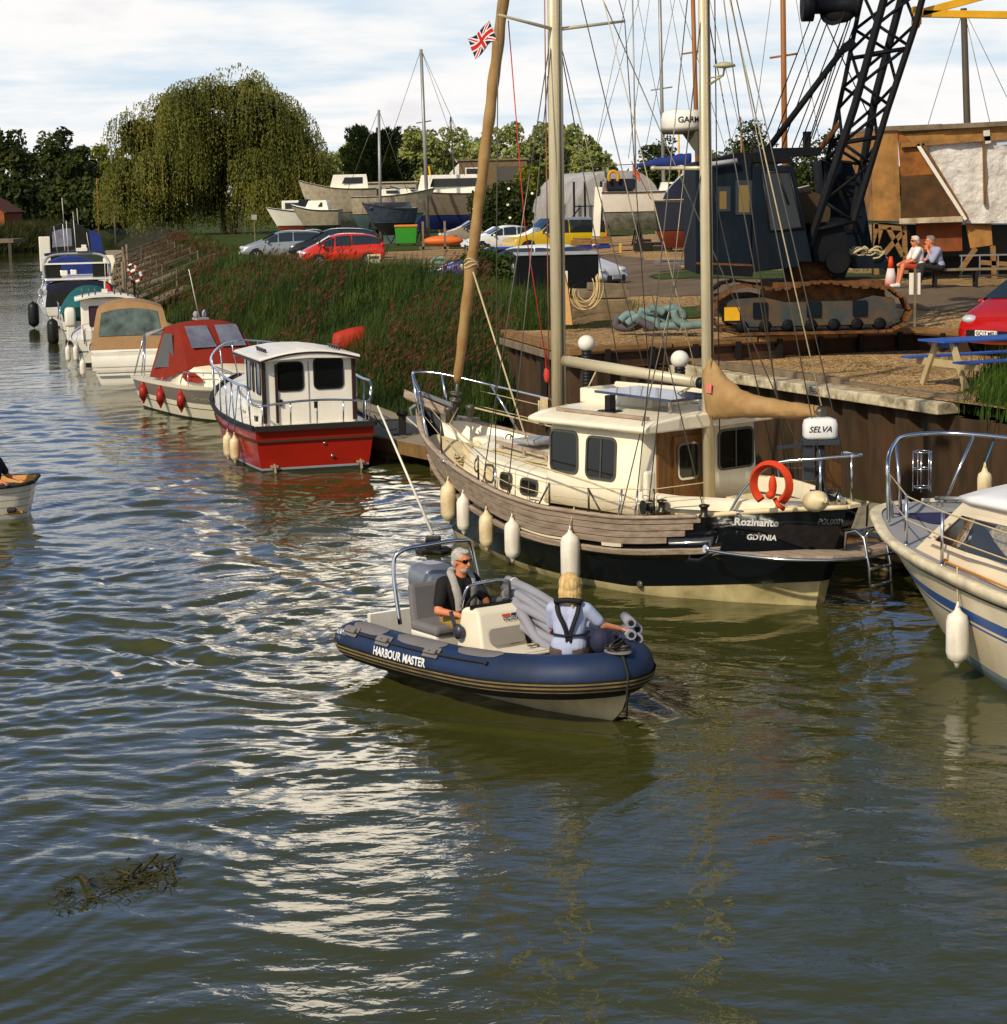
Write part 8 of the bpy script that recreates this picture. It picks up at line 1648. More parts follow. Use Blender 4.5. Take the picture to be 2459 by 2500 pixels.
for a,c in (((1855,368),(1990,20)),((1880,368),(2008,35)),((1905,372),(2025,40)),((1930,372),(2053,50)),((1948,368),(2075,40)),((1976,340),(2076,30)),((1978,345),(2080,40)),((1985,340),(2090,50)),((2010,40),(2120,280))): b.tube([P2(*a,41.2),P2(*c,41.2)],.012,4)
b.build('hoist_cables', M_cd, crn)
b = MB(); b.lathe([(.30,-1.02),(.30,-.80),(.16,-.78),(.16,.0),(.24,.02),(.24,.10)],P2(2085,12,41.2),16,axis=(1,0,0)); b.lathe([(.25,-.04),(.25,.04),(.12,.05)],P2(2033,30,41.2),16,axis=(.3,1,0)); b.ell(P2(2050,34,41.2),(.30,.1,.18)); b.build('pulley_block', M_cd, crn)
yb = T('lifting_beam', 'bright yellow steel beam hooked to the crane boom at the top right', 'lifting beam', AT(2240,20,40.9)); YB = yb.location
for a,c,w_ in (((2246,32),(2490,-34),.15),((2252,33),(2500,37),.14)): b = MB(); b.bar(AT(*a,40.9)-YB,AT(*c,40.9)-YB,.14,w_); b.build('beam', M_cy, yb, bevel=.01)
b = MB(); b.box(AT(2238,38,40.9)-YB,(.16,.2,.34)); b.tube([AT(2238,60+8*math.sin(a),40.9)-YB+Vector((.06*math.cos(a),0,0)) for a in np.linspace(0,6.28,9)[:-1]],.02,5,closed=True); b.build('hook_bracket', M_cy, yb)
# rope tangle on the toe box
def tangle(n, c, rx, rz_, r_, m, name, lb, cat, ry=.3, sd=1):
    rs = random.Random(sd); b = MB()
    for k in range(n):
        q = Vector(c)+Vector((rs.uniform(-rx,rx)*.6,rs.uniform(-ry,ry)*.5,rs.uniform(0,rz_))); a0 = rs.uniform(0,6); b.tube([q+Vector((rx*.45*math.cos(a0+a),ry*.5*math.sin(a0+a),rz_*.3*math.sin(2*a+a0))) for a in np.linspace(0,5,9)],r_,5)
    return tag(b.build(name, m), lb, cat)
c = AT(2118,620,41.2); tangle(16, c-Vector((0,0,.12)), .42, .22, .018, M_rope, 'rope_heap', 'tangled heap of old rope on the crane toe box', 'rope')
# ---- propped boats ------------------------------------------------
def dry_boat(lb, c, ang, L_, B, fb, hullm, under, drop=.9, lift=1.1, deckh=None, cabm=None, name='laid_up_boat', cat='boat', keel=False, sc=1, stands=True, bands=True, cab=(.35,.75,.45)):
    t = T(name, lb, cat, (c[0],c[1],c[2]+lift), rz=R(ang)); H_ = Hull([(-.9,.5),(0,.1),(fb,0)],[(-.9,L_-1.6),(0,L_-.8),(fb*1.4,L_)],[0,.15,.4,.6,.8,.92,1],[B*.75,B*.9,B,B*.95,B*.68,B*.38,.03],[fb,fb*.98,fb,fb*1.06,fb*1.2,fb*1.3,fb*1.4],keel=-drop,e=.55,ebow=.9)
    b = MB(); H_.shell(b,[lambda u:-drop+.05,lambda u:-drop*.5,lambda u:-.05,lambda u:0,lambda u:.05,lambda u:H_.sheer(u)*.6,H_.sheer],nu=26,mfn=lambda j:(1,1,1,2,0,0)[j]); b.build('hull',[hullm,under,M_navy if hullm is not M_navy else M_white],t)
    b = MB(); H_.deck(b,-.01,.02,n=16); b.build('deck',M_white,t); b = MB()
    for s_ in (1,-1): H_.strip(b,0,.99,lambda u:H_.sheer(u)-.06,lambda u:H_.sheer(u)+.02,.03,s_,n=16)
    b.build('gunwale',M_frame,t)
    if cab:
        x0,x1,h = L_*cab[0],L_*cab[1],cab[2]; b = MB(); b.loft([[Vector((x,y,z)) for x,y in ((x0+i_,B*.62-i_*.3),(x0+i_,-B*.62+i_*.3),(x1-i_*2.5,-B*.45),(x1-i_*2.5,B*.45))] for z,i_ in ((fb,0),(fb+h,.12))],True,False,0,False,True); cb_ = b.build('cabin',cabm or M_white,t,bevel=.03)
        for s_ in (1,-1): b = MB(); b.add([Vector((x,s_*(B*.60+.0),z)) for x,z in ((x0+.4,fb+h*.35),(x1-.9,fb+h*.35),(x1-1.1,fb+h*.8),(x0+.4,fb+h*.8))],[(0,1,2,3)]); b.build('window',M_glass,cb_)
    if keel: b = MB(); b.prism([(L_*.32,-.10,-drop+.1),(L_*.62,-.10,-drop+.1),(L_*.55,-.10,-lift-.0),(L_*.36,-.10,-lift-.0)],(0,.2,0)); b.build('keel',under,t)
    if stands:
        for x in (L_*.22,L_*.68):
            for s_ in (1,-1):
                b = MB(); tp = Vector((x,s_*B*.62,-drop*.45)); [b.tube([tp,Vector((x+dx,s_*(B*.9)+dy,-lift))],.035,5) for dx,dy in ((-.35,.2*s_),(.35,.2*s_),(0,-.4*s_))]; b.build('prop_stand',M_iron,t)
    return t, H_
M_und = mat('old_antifoul',(132,134,118),.8,var=.4,c2=(50,56,50)); M_undr = mat('red_antifoul',(120,52,30),.8,var=.3); M_wg = mat('weathered_white',(176,164,140),.6,var=.35,c2=(120,108,86),dirt=.3); M_dkhull = mat('dark_green_hull',(34,40,36),.4,dirt=.2)
def GP(px_, py_, Y_): c = AT(px_,py_,Y_); return (c.x, c.y, 2.1)
t, H_ = dry_boat('white fin keeled yacht propped on metal tripods behind the yellow car', GP(1462,0,96), -2, 7.6, 1.25, .95, M_white, M_und, .85, 2.05, keel=True, cab=(.35,.8,.40))
b = MB(); b.bar((-.12,0,1.2),(-.30,0,-1.5),.06,.34,up=(1,0,0)); b.build('rudder', M_white, t); b = MB(); b.tube(bez([(.1,1.0,.95),(.1,1.0,1.5),(.0,0,1.55),(.1,-1.0,1.5),(.1,-1.0,.95)],4),.02,5); b.build('pushpit',M_steel,t)
b = MB(); b.tube([Vector((.55-.22*math.cos(R(a)),-1.05,1.62+.28*math.sin(R(a)))) for a in np.linspace(-40,220,12)],.075,7); b.build('horseshoe_buoy', mat('yellow_cover',(200,140,24),.7), t)
b = MB(); b.box((.9,0,1.3),(1.3,1.7,.5)); b.build('cockpit_dodger', M_nv, t, bevel=.08)
t, H_ = dry_boat('navy hulled boat with a red bottom and a blue fabric hood beside the crane', GP(1592,0,86), -3, 6.5, 1.35, 1.25, mat('navy_grey_hull',(40,48,66),.3,coat=.3), M_undr, .75, 1.35, cab=None)
canopy(t, .4, 3.4, 1.2, .8, 1.3, 2.7, M_nv, ((-.8,.8,.2,.8),), None, 1.2, .2)
b = MB(); b.bar((-.1,.4,1.3),(-.9,.5,2.9),.04,.04); b.build('flagstaff', M_wood, t); b = MB(); b.loft([[(-.85+.1*i,.5,2.75-.13*k-.12*i) for i in range(4)] for k in range(4)],False,False,0,True); b.build('ensign', mat('faded_ensign',(186,90,80),.8), t)
dry_boat('grey steel work boat bow with a long white deckhouse left of the furled sail', GP(1190,0,142), 178, 7.0, 1.9, 1.5, mat('grey_primer',(134,122,106),.7,var=.3,dirt=.2), M_blu, 1.0, 1.7, cab=(.05,.72,1.25))
t, H_ = dry_boat('boat under a crumpled blue grey tarpaulin in front of the cypress', GP(995,0,136), 205, 3.6, 1.1, 1.0, mat('tarp_blue',(70,78,96),.5,var=.5,bump=.04,bscale=3), M_dkhull, .8, 1.3, cab=(.1,.9,.4), cabm=mat('tarp_blue',(70,78,96),.5))
dry_boat('pale sailing boat with a drooping bow, propped left of the green bin', GP(842,0,138), 2, 5.6, 1.1, 1.2, M_wg, mat('teal_bottom',(70,96,96),.8), 1.0, 1.9, keel=True)
dry_boat('cream motor boat stern with a dark underside among the laid up boats', GP(815,0,131), 175, 3.2, 1.2, 1.0, M_wg, M_dkhull, .8, 1.3, cab=(.2,.7,.6))
dry_boat('low white cruiser with a raised deck near the black estate car', GP(815,0,150), 181, 5.4, 1.2, 1.0, M_white, M_undr, .7, 1.1, cab=(.1,.6,.9), cabm=M_nv)
dry_boat('high white wooden cruiser hull with slanting stem among the laid up boats', GP(905,0,150), 184, 5.6, 1.3, 1.7, M_wg, M_und, .8, 2.0, cab=(.1,.6,1.0))
t = T('houseboat','brown wooden houseboat with a grey roof behind the laid up boats','houseboat',GP(815,0,165)); part('hull',M_dkhull,t,lambda b:b.box((0,0,1.2),(7.5,3,1.4)),.05); part('cabin',mat('brown_cladding',(140,80,34),.7,var=.3,stretch=(1,1,8)),t,lambda b:b.box((.4,0,2.8),(5.2,2.6,1.8))); part('roof',M_grey,t,lambda b:b.box((.4,0,3.78),(5.8,3,.14)))
for x in (-.8,.9): part('window',M_glass,t,lambda b:b.box((x,-1.32,2.9),(1.1,.04,.6)))
t = T('cabin_boat','white and varnished deckhouse roof with a curved front window, behind the laid up boats','boat',GP(910,0,172)); part('deckhouse',M_wg,t,lambda b:b.box((0,0,3.3),(6.5,2.6,1.7)),.1); part('roof',M_wg,t,lambda b:b.box((-.2,0,4.25),(7.2,2.9,.12)),.03); part('hull',M_wg,t,lambda b:b.prism([(-3.6,-1.4,2.5),(4.2,-1.4,2.5),(3.2,-1.4,.9),(-3.2,-1.4,.9)],(0,2.8,0)))
for x in (-2,-.4,1.2,2.6): part('window',M_glass,t,lambda b:b.box((x,-1.32,3.5),(1.0,.04,.6)))
t = T('white_cruiser','small bright white cruiser at the left of the laid up boats, under the willow branches','boat',GP(715,0,178)); part('hull',M_white,t,lambda b:b.prism([(-2.4,-1.1,1.9),(2.4,-1.1,1.9),(1.9,-1.1,.7),(-1.9,-1.1,.7)],(0,2.2,0)),.05); part('cabin',M_white,t,lambda b:b.box((0,0,2.4),(3,1.8,1.1)),.1); part('windscreen',M_glass,t,lambda b:b.box((0,-.92,2.5),(2.4,.04,.5)))
for k,(x,lb) in enumerate(((690,'orange jacketed motorcycle shape'),(735,'x'))): pass
# covered boat at the right
t, H_ = dry_boat('white and grey boat bow with blue bottom paint at the right edge of the yard', (16.9,47.6,2.5), 182, 5.2, 1.3, .95, mat('two_tone_hull',(186,176,158),.5,var=.2), mat('blue_bottom',(34,60,120),.6), .9, 1.9, cab=None)
b = MB(); b.tube(bez([(4.9,.1,1.9),(4.2,.9,1.95),(3.0,1.1,1.9),(1.5,1.2,1.8)],4),.02,5); b.tube([(4.2,.8,1.2),(4.2,.9,1.95)],.02,5); b.build('pulpit',M_steel,t); b = MB(); b.bar((5.5,0,1.55),(4.2,0,1.62),.14,.06); b.build('anchor_roller',M_steel,t)
# polytunnel
pt = T('polytunnel','arched grey plastic tunnel with an open square doorway behind the yellow car','polytunnel',GP(1508,0,150)); pt.rotation_euler.z = R(12)
M_pl = mat('grey_polythene',(172,166,160),.45,var=.35,scale=1.2,c2=(128,124,118),stretch=(1,1,1),bump=.05,bscale=2.5)
arc = lambda x,w_,h: [Vector((math.copysign(abs(math.cos(a))**.7,math.cos(a))*w_,x,math.sin(a)**.8*h if math.sin(a)>0 else 0)) for a in np.linspace(0,math.pi,17)]
b = MB(); b.loft([arc(y,3.4*(1+.0*y),4.6+.04*math.sin(y*3)) for y in np.linspace(0,14,12)],False,False,0,True); pt_c = b.build('cover',M_pl,pt); 
b = MB(); A1 = arc(0,3.4,4.6); b.add(A1+[(1.0,-.01,0),(1.0,-.01,3.7),(-1.0,-.01,3.7),(-1.0,-.01,0)],[(0,1,2,3,4,5,6,17+1,17),(6,7,8,9,10,19,18),(10,11,12,13,14,15,16,20,19)]); b.build('end_wall',M_pl,pt)
part('doorway',M_blacky,pt,lambda b:b.box((0,.15,1.7),(1.9,.1,3.4))); part('door_frame',mat('pink_timber',(150,104,76),.8),pt,lambda b:(b.box((0,-.06,3.6),(2.3,.1,.25)),b.box((-1.05,-.06,1.8),(.15,.1,3.6)),b.box((1.05,-.06,1.8),(.15,.1,3.6)))); part('door_flap',M_pl,pt,lambda b:b.box((0,-.05,4.0),(1.9,.05,.6)))
for x in (-4.6,-3.8,-3.0,-1.8): part('rack_post',M_blacky,pt,lambda b:b.box((x,-1.5,1.9),(.13,.13,3.9)))
part('rack_rail',M_blacky,pt,lambda b:(b.bar((-4.6,-1.5,.6),(-3.4,-1.5,2.0),.08,.08),b.bar((-3.8,-1.5,2.1),(-1.8,-1.5,2.1),.08,.08)))
part('roof_rail',M_frame,pt,lambda b:(b.bar((-2.6,-.1,4.9),(1.9,-.1,5.05),.05,.06),b.box((-1.1,-.1,4.6),(.08,.08,.9)),b.box((1.0,-.1,4.6),(.08,.08,.9))))
# grey portable cabin, wall
gc = T('portable_cabin','brown grey cabin building with a white framed window behind the furled sail','cabin',GP(1195,0,185)); part('wall',mat('cabin_brown',(112,92,66),.8,var=.2),gc,lambda b:b.box((0,0,4.6),(6,3,3.0))); part('roof',M_timber_g,gc,lambda b:b.box((0,0,6.15),(6.4,3.3,.14))); part('base',M_dkhull,gc,lambda b:b.box((0,0,1.5),(6,3,3.1)))
part('window',M_frame,gc,lambda b:b.box((1.3,-1.52,4.9),(2.0,.06,1.3))); w_ = part('window',M_white,gc,lambda b:b.box((-1.8,-1.52,5.0),(1.3,.06,1.0))); part('pane',M_glass,w_,lambda b:b.box((-1.8,-1.56,5.0),(1.1,.04,.8))); part('awning',M_white,gc,lambda b:b.prism([(-3.0,-1.5,5.9),(-3.9,-1.5,5.0),(-3.0,-1.5,4.6)],(0,2.6,0)))
wl_ = tag(MB().box((AT(1230,0,128).x,128,2.45),(4.2,.25,.9)).build('low_wall',M_concrete),'low pale concrete wall behind the parked cars','wall')
# ---- ply and tarpaulin shelter ------------------------------------
sh_ = T('boat_shelter','tall patched plywood and white tarpaulin shelter over a boat, on trestles behind the seated men','shelter',AT(2290,690,54)); S0 = sh_.location
def SP(x,y,Y_=54): return AT(x,y,Y_)-S0
M_ply = mat('weathered_plywood',(168,120,62),.8,var=.5,scale=1.6,c2=(98,70,40),bump=.004,dirt=.35); M_ply2 = mat('stained_plywood',(92,60,26),.8,var=.7,scale=1.8,c2=(40,32,20),dirt=.3); M_tarp = mat('white_tarpaulin',(216,210,202),.5,var=.4,scale=1.5,c2=(166,158,148),bump=.22,bscale=1.7)
def sheet(name, pts, m, Y_=54, th=.04, bevel=0): b = MB(); b.prism([SP(x,y,Y_) for x,y in pts],(0,th,0)); return b.build(name,m,sh_)
sheet('ply_panel',[(2128,320),(2192,318),(2200,540),(2132,538)],M_ply,53.96); sheet('ply_panel',[(2192,318),(2232,352),(2246,362),(2290,424),(2200,432)],mat('orange_plywood',(150,92,36),.8,var=.5,c2=(90,56,26)),54.0); sheet('ply_panel',[(2200,430),(2288,424),(2352,538),(2203,540)],M_ply2,53.97)
sheet('ply_panel',[(2192,330),(2420,308),(2470,306),(2470,338),(2250,352),(2200,352)],M_ply,54.03)
b = MB(); L2 = []
for i in range(13):
    f_ = i/12; x0 = 2244+(2352-2244)*f_; y_ = 345+(575-345)*min(1,f_*.85); L2.append([SP(x0+(2620-x0)*k/12, 348-18*k/12*(1-f_)+(545-348)*f_, 54.02+.06*math.sin(k*1.9+f_*7)+.04*math.sin(k*4+i)) for k in range(13)])
b.loft(L2,False,False,0,True); b.build('tarpaulin',M_tarp,sh_)
for a,c,w_,m_ in (((2240,352),(2358,536),.09,M_white),((2252,350),(2364,534),.06,M_wood),((2196,540),(2350,534),.14,mat('white_batten',(196,180,150),.8,var=.5,c2=(130,100,70))),((2200,354),(2460,334),.12,M_ply),((2135,314),(2300,307),.10,M_timber_g),((2300,309),(2480,300),.12,M_timber_g),((2402,345),(2405,500),.06,M_wood),((2408,318),(2412,350),.16,M_tarp)):
    b = MB(); b.bar(SP(*a,53.9),SP(*c,53.9),.08,w_,up=(0,-1,0) if False else (0,0,1)); b.build('batten',m_,sh_)
b = MB(); b.prism([SP(2130,322,54.1),SP(2192,320,54.1),SP(2192,322,54.1)+Vector((0,5,.2)),SP(2130,322,54.1)+Vector((0,5,0))],(0,0,.06)); b.prism([SP(2192,320,54.1),SP(2620,300,54.1),SP(2620,300,54.1)+Vector((0,5,0)),SP(2192,320,54.1)+Vector((0,5,0))],(0,0,.06)); b.build('roof',M_timber_g,sh_)
b = MB(); b.prism([SP(2130,322,54.1),SP(2132,538,54.1),SP(2132,538,54.1)+Vector((0,5,0)),SP(2130,322,54.1)+Vector((0,5,0))],(.05,0,0)); b.build('end_panel',M_ply,sh_)
sheet('red_board',[(2237,545),(2348,543),(2350,612),(2240,616)],mat('red_board',(132,66,30),.8,var=.4,c2=(90,60,34)),54.3); sheet('hanging_board',[(2358,545),(2420,545),(2424,598),(2370,606)],M_ply,54.2)
b = MB(); b.prism([SP(2130,544,58),SP(2520,544,58),SP(2520,680,58),SP(2130,680,58)],(0,.1,0)); b.build('back_sheet',M_dkhull,sh_); b = MB(); b.prism([SP(2210,548,55.4),SP(2640,548,55.4),SP(2600,625,55.4),SP(2260,625,55.4)],(0,2.6,0)); b.build('boat_hull',M_dkhull,sh_)
for a,c in (((2135,552),(2205,558)),((2207,548),(2212,668)),((2138,545),(2140,670)),((2168,556),(2205,625)),((2205,566),(2148,632)),((2150,560),(2138,600)),((2382,606),(2345,660)),((2424,600),(2428,690)),((2395,640),(2460,645))): b = MB(); b.bar(SP(*a,54.1),SP(*c,54.1),.12,.12,up=(0,-1,0)); b.build('trestle_leg',M_timber,sh_)
# bench and the two seated men
bz = 2.58; bn = T('bench','long low steel framed bench the two men sit on','bench',(10.72,50.6,bz)); part('seat',M_timber_g,bn,lambda b:b.box((.9,0,.42),(2.7,.36,.05)))
for x in (0,1.0,2.05): part('leg',M_iron,bn,lambda b:(b.box((x,-.14,.21),(.06,.06,.42)),b.box((x,.14,.21),(.06,.06,.42)),b.box((x,0,.06),(.05,.3,.05))))
part('side_frame',mat('galvanised',(150,150,150),.5,.6),bn,lambda b:(b.bar((.65,.2,.75),(2.1,.2,.75),.04,.04),[b.bar((x,.2,.2),(x,.2,.75),.03,.03) for x in (.7,1.15,1.6,2.05)],b.bar((.65,.2,.25),(2.1,.2,.25),.04,.04)))
for (x,y,lb,tp,lg,ln,hr,sg,yw,sc_) in ((10.38,50.85,'white haired man in sunglasses, white shirt and red shorts sitting nearer the cone',mat('white_shirt',(226,220,214),.85,bump=.006),mat('red_shorts',(176,70,50),.85),'short',mat('white_hair',(206,200,192),.8),True,R(12),1.06),(10.78,50.45,'grey haired man in a pale blue shirt and dark trousers, hand on his chin',mat('blue_shirt',(150,152,178),.85,bump=.006),mat('dark_trousers',(40,40,38),.85),'long',mat('grey_hair2',(122,116,108),.8),False,R(-4),1.12)):
    chin = not sg; person(lb,(x,y,bz),R(188),dict(pelvis=(0,0,.52),chest=(.10 if chin else .04,0,.86),neck=(.15 if chin else .07,0,.98),head=(.22 if chin else .11,0,1.12),shl=(.08,.185,.91),shr=(.08,-.185,.91),ell=(.24,.22,.66),elr=(.22,-.22,.64),wrl=((.30,.06,.92) if chin else (.40,.12,.60)),wrr=((.36,.10,.70) if chin else (.42,-.10,.60)),hipl=(.02,.09,.50),hipr=(.02,-.09,.50),knl=(.44,.12,.54),knr=(.44,-.12,.52),anl=(.56,.14,.10),anr=(.50,-.12,.10),ftl=(.72,.15,.05),ftr=(.66,-.12,.05)),yaw=yw,s=sc_,top=tp,sleeve='mid' if chin else 'short',legs=lg,leglen=ln,shoes=mat('white_shoe',(210,206,200),.7) if sg else M_blacky,hair=hr,hairstyle='short',shades=sg)
# cone, signs, picnic table
c = AT(2175,692,52.2); t = T('traffic_cone','orange traffic cone with a white lower half near the seated men','traffic cone',(c.x,c.y,2.58)); part('cone',mat('cone_orange',(220,70,30),.5),t,lambda b:b.lathe([(.04,.72),(.085,.42)][::-1],(0,0,0),14)); part('white_sleeve',mat('cone_white',(222,200,196),.5),t,lambda b:b.lathe([(.165,.03),(.087,.42)],(0,0,0),14)); part('base',mat('cone_orange',(220,70,30),.5),t,lambda b:b.box((0,0,.02),(.40,.40,.04)))
c = at(2233,803,2.15); t = T('white_board','pair of white boards on a thin grey post by the beam corner','sign',(c.x,c.y,1.8)); part('post',M_timber_g,t,lambda b:b.box((0,0,.78),(.045,.045,1.6)))
for dx in (-.065,.075): part('board',M_white,t,lambda b:b.box((dx,.04,1.27),(.09,.012,.44)))
def picnic():
    c = at(2290,945,1.76); t = T('picnic_table','picnic table with bright blue top and seats on a cream frame','picnic table',(c.x,c.y,1.76),rz=R(22)); M_pb = mat('table_blue',(48,86,164),.5,var=.2,scale=4,stretch=(1,6,1)); M_pf = mat('table_cream',(186,166,124),.7,var=.3)
    for k in range(5): part('top_plank',M_pb,t,lambda b:b.box((.95,-.30+.15*k,.76),(2.2,.14,.035)),.006)
    for s_ in (1,-1):
        for k in range(2): part('seat_plank',M_pb,t,lambda b:b.box((.95,s_*(.68+.13*k),.45),(2.2,.12,.035)),.006)
    for x in (.12,1.8):
        for s_ in (1,-1): part('leg',M_pf,t,lambda b:b.bar((x,s_*.62,.0),(x,s_*.22,.74),.10,.06,up=(1,0,0)))
        part('cross_bar',M_pf,t,lambda b:b.box((x+.05,0,.38),(.05,1.7,.12))); part('top_bar',M_pb,t,lambda b:b.prism([(x,-.34,.74),(x,.34,.74),(x,.26,.64),(x,-.26,.64)],(.06,0,0)))
picnic()
# sea green sausage bags
rs = random.Random(3); M_sg = mat('sea_green_sleeve',(112,136,132),.8,var=.4,c2=(84,104,104),bump=.01); M_sp = mat('purple_grey_sleeve',(88,80,86),.85)
for k,(pts_,m_,lb) in enumerate((([(1512,768),(1505,795),(1540,800),(1570,790)],M_sp,'purple grey sleeve curled at the left end of the heap'),([(1515,782),(1530,768),(1550,768)],M_sg,'short pale end at the left of the heap'),([(1530,790),(1545,778),(1560,770)],M_sg,'short piece under the left end of the heap'),([(1560,760),(1590,762),(1650,770),(1672,782)],M_sg,'long sleeve across the top left'),([(1558,762),(1580,780),(1640,786)],M_sg,'sleeve bending below the top one'),([(1585,752),(1600,752),(1620,762)],M_sg,'small hump on top of the heap'),([(1618,758),(1645,752),(1668,768),(1662,785)],M_sg,'arched sleeve at the right top'),([(1600,778),(1606,795)],M_sg,'short end pointing down at the middle'),([(1555,778),(1585,795),(1592,800)],M_sp,'purple grey piece crossing the middle'),([(1570,800),(1640,795),(1660,798)],M_sg,'bottom sleeve along the ground'),([(1645,756),(1652,780),(1676,792)],M_sg,'right curled sleeve'),([(1660,796),(1690,792),(1718,790)],M_sg,'sleeve stretching furthest right'))):
    b = MB(); P_ = [AT(x,y,42.0-.05*k)-Vector((0,.1*(k%3),0)) for x,y in pts_]; b.tube(bez(P_,5),.085,9); tag(b.build('filled_sleeve',m_),lb+', sea green heap','fabric sleeve','heap of filled sleeves on the shingle')
# black shed box and oddments
c = at(1283,708,2.13); t = T('black_shed','black boxy store with a grey flat top behind the main mast','shed',(1.60,57.4,2.02),rz=R(2)); part('body',mat('black_store',(16,18,22),.8, spec=.12,var=.2),t,lambda b:b.box((0,0,.68),(2.25,1.7,1.36)),.01); part('top',M_grey,t,lambda b:b.box((0,0,1.39),(2.3,1.8,.06)),.02); part('vent',M_white,t,lambda b:b.box((.22,-.87,.72),(.09,.04,.42)))
c = at(1035,648,2.1); t = T('kayak_rack','grey timber rack holding the orange kayak','rack',(c.x,c.y,2.1))
for x in (0,.95): part('post',M_timber_g,t,lambda b:b.box((x,0,.9),(.1,.1,2.0)))
part('rail',M_timber_g,t,lambda b:b.box((.47,0,.75),(1.3,.1,.12)))
b = MB(); c = AT(1082,588,93); b.ell(c,(.92,.36,.24),None,20,10); k_ = tag(b.build('kayak',mat('orange_kayak',(214,108,44),.45)),'orange kayak lying across the grey rack','kayak')
b = MB(); c = AT(1075,640,91); b.ell(c,(.45,.5,.28)); tag(b.build('small_dinghy',mat('pale_green_dinghy',(140,164,130),.6)),'pale green tender tucked under the kayak rack','dinghy')
c = AT(993,598,126); t = T('wheelie_bin','large green waste bin with an orange lid','waste bin',(c.x,c.y,2.1)); part('body',mat('bin_green',(44,132,28),.5),t,lambda b:b.prism([(-.6,-.5,.2),(.6,-.5,.2),(.68,-.5,1.2),(-.68,-.5,1.2)],(0,1,0)),.03); part('lid',mat('bin_orange',(214,120,30),.5),t,lambda b:b.box((0,0,1.26),(1.42,1.1,.14)),.04)
for x in (-.5,.5): part('wheel',M_tyre,t,lambda b:b.lathe([(.1,-.04),(.1,.04)],(x,-.45,.1),10,axis=(0,1,0)))
c = AT(914,650,86); t = T('notice_board','small cream notice board with a dark nameplate by the red hatchback','sign',(c.x,c.y,1.9)); part('post',M_timber_g,t,lambda b:b.box((0,.03,.3),(.06,.05,.9))); part('board',mat('sign_cream',(196,188,156),.6),t,lambda b:b.box((0,0,.62),(.56,.03,.45))); part('nameplate',M_frame,t,lambda b:b.box((0,-.02,.70),(.42,.01,.12)))
c = AT(622,565,150); t = T('sign_post','small grey sign on a thin post in front of the willow','sign',(c.x,c.y,2.1)); part('post',M_timber_g,t,lambda b:b.box((0,0,.9),(.07,.07,1.9))); part('plate',M_grey,t,lambda b:b.box((0,-.05,1.8),(.38,.02,.36)))
c = AT(1012,690,67); t = T('blue_dinghy','small bright blue dinghy upturned in the grass','dinghy',(c.x,c.y,1.95)); part('hull',mat('dinghy_blue',(40,66,160),.5,var=.2),t,lambda b:b.loft([[Vector((x,y*w_,.05+.34*(1-abs(y)**2.2)*h)) for y in np.linspace(-1,1,9)] for x,w_,h in ((-.42,.10,.4),(-.3,.3,.8),(0,.42,1),(.35,.40,1.05),(.42,.38,1.0))],False,False,0,True,False)); part('gunwale',M_white,t,lambda b:b.tube([(-.42,.1,.06),(0,.42,.06),(.42,.38,.06)],.03,5))
b = MB(); c = AT(852,826,57); b.loft([[c+Vector((x*1.0,.25*x,.18*x-.12))+Vector((0,math.cos(a)*.22*w_,math.sin(a)*.40*w_)) for a in np.linspace(0,6.283,13)[:-1]] for x,w_ in ((-.46,.45),(-.42,.85),(-.2,.97),(.1,1),(.4,.95),(.5,.6))],True,False,0,True,True); tag(b.build('red_kayak',mat('kayak_red',(176,44,16),.6,var=.3,dirt=.2)),'orange red plastic boat half hidden in the reeds beyond the red cabin boat','kayak')
# pallets, gas bottle, timber under the yachts
for k,(x,y,w_,h,m_,lb) in enumerate(((1420,592,.9,.22,M_timber,'brown timber stack beside the yellow car'),(1468,588,.9,.22,M_timber,'brown pallet right of the timber stack'),(1426,604,.7,.14,M_blu,'blue trolley under the timber stack'),(1470,602,.7,.14,M_blu,'blue trolley under the pallet'),(1515,606,.11,.42,mat('gas_tan',(200,160,80),.5),'tan gas bottle near the tripods'),(1615,612,.9,.4,M_dkhull,'dark engine block heap beneath the navy boat'),(1570,602,.8,.35,M_iron,'rusty scrap heap beneath the white yacht'),(1658,642,1.6,.12,mat('trailer_grey',(120,112,110),.6,.4),'grey trailer drawbar on the shingle left of the crane'),(1390,636,.9,.5,M_concrete,'concrete lump in the shade of the yacht'))):
    c = AT(x,y,88 if k<7 else 66); b = MB(); b.box((0,0,0),(w_,.6 if w_>.2 else .1,h)); 
    if w_>.5: b.box((0,-.05,h*.75),(w_*.8,.5,h*.3),(0,.03,.1))
    tag(b.build(('timber_stack','pallet','trolley','trolley','gas_bottle','scrap_heap','scrap_heap','trailer_drawbar','concrete_lump')[k],m_,None,c,bevel=.02),lb,('timber','pallet','trolley','trolley','gas bottle','scrap','scrap','trailer','concrete')[k])
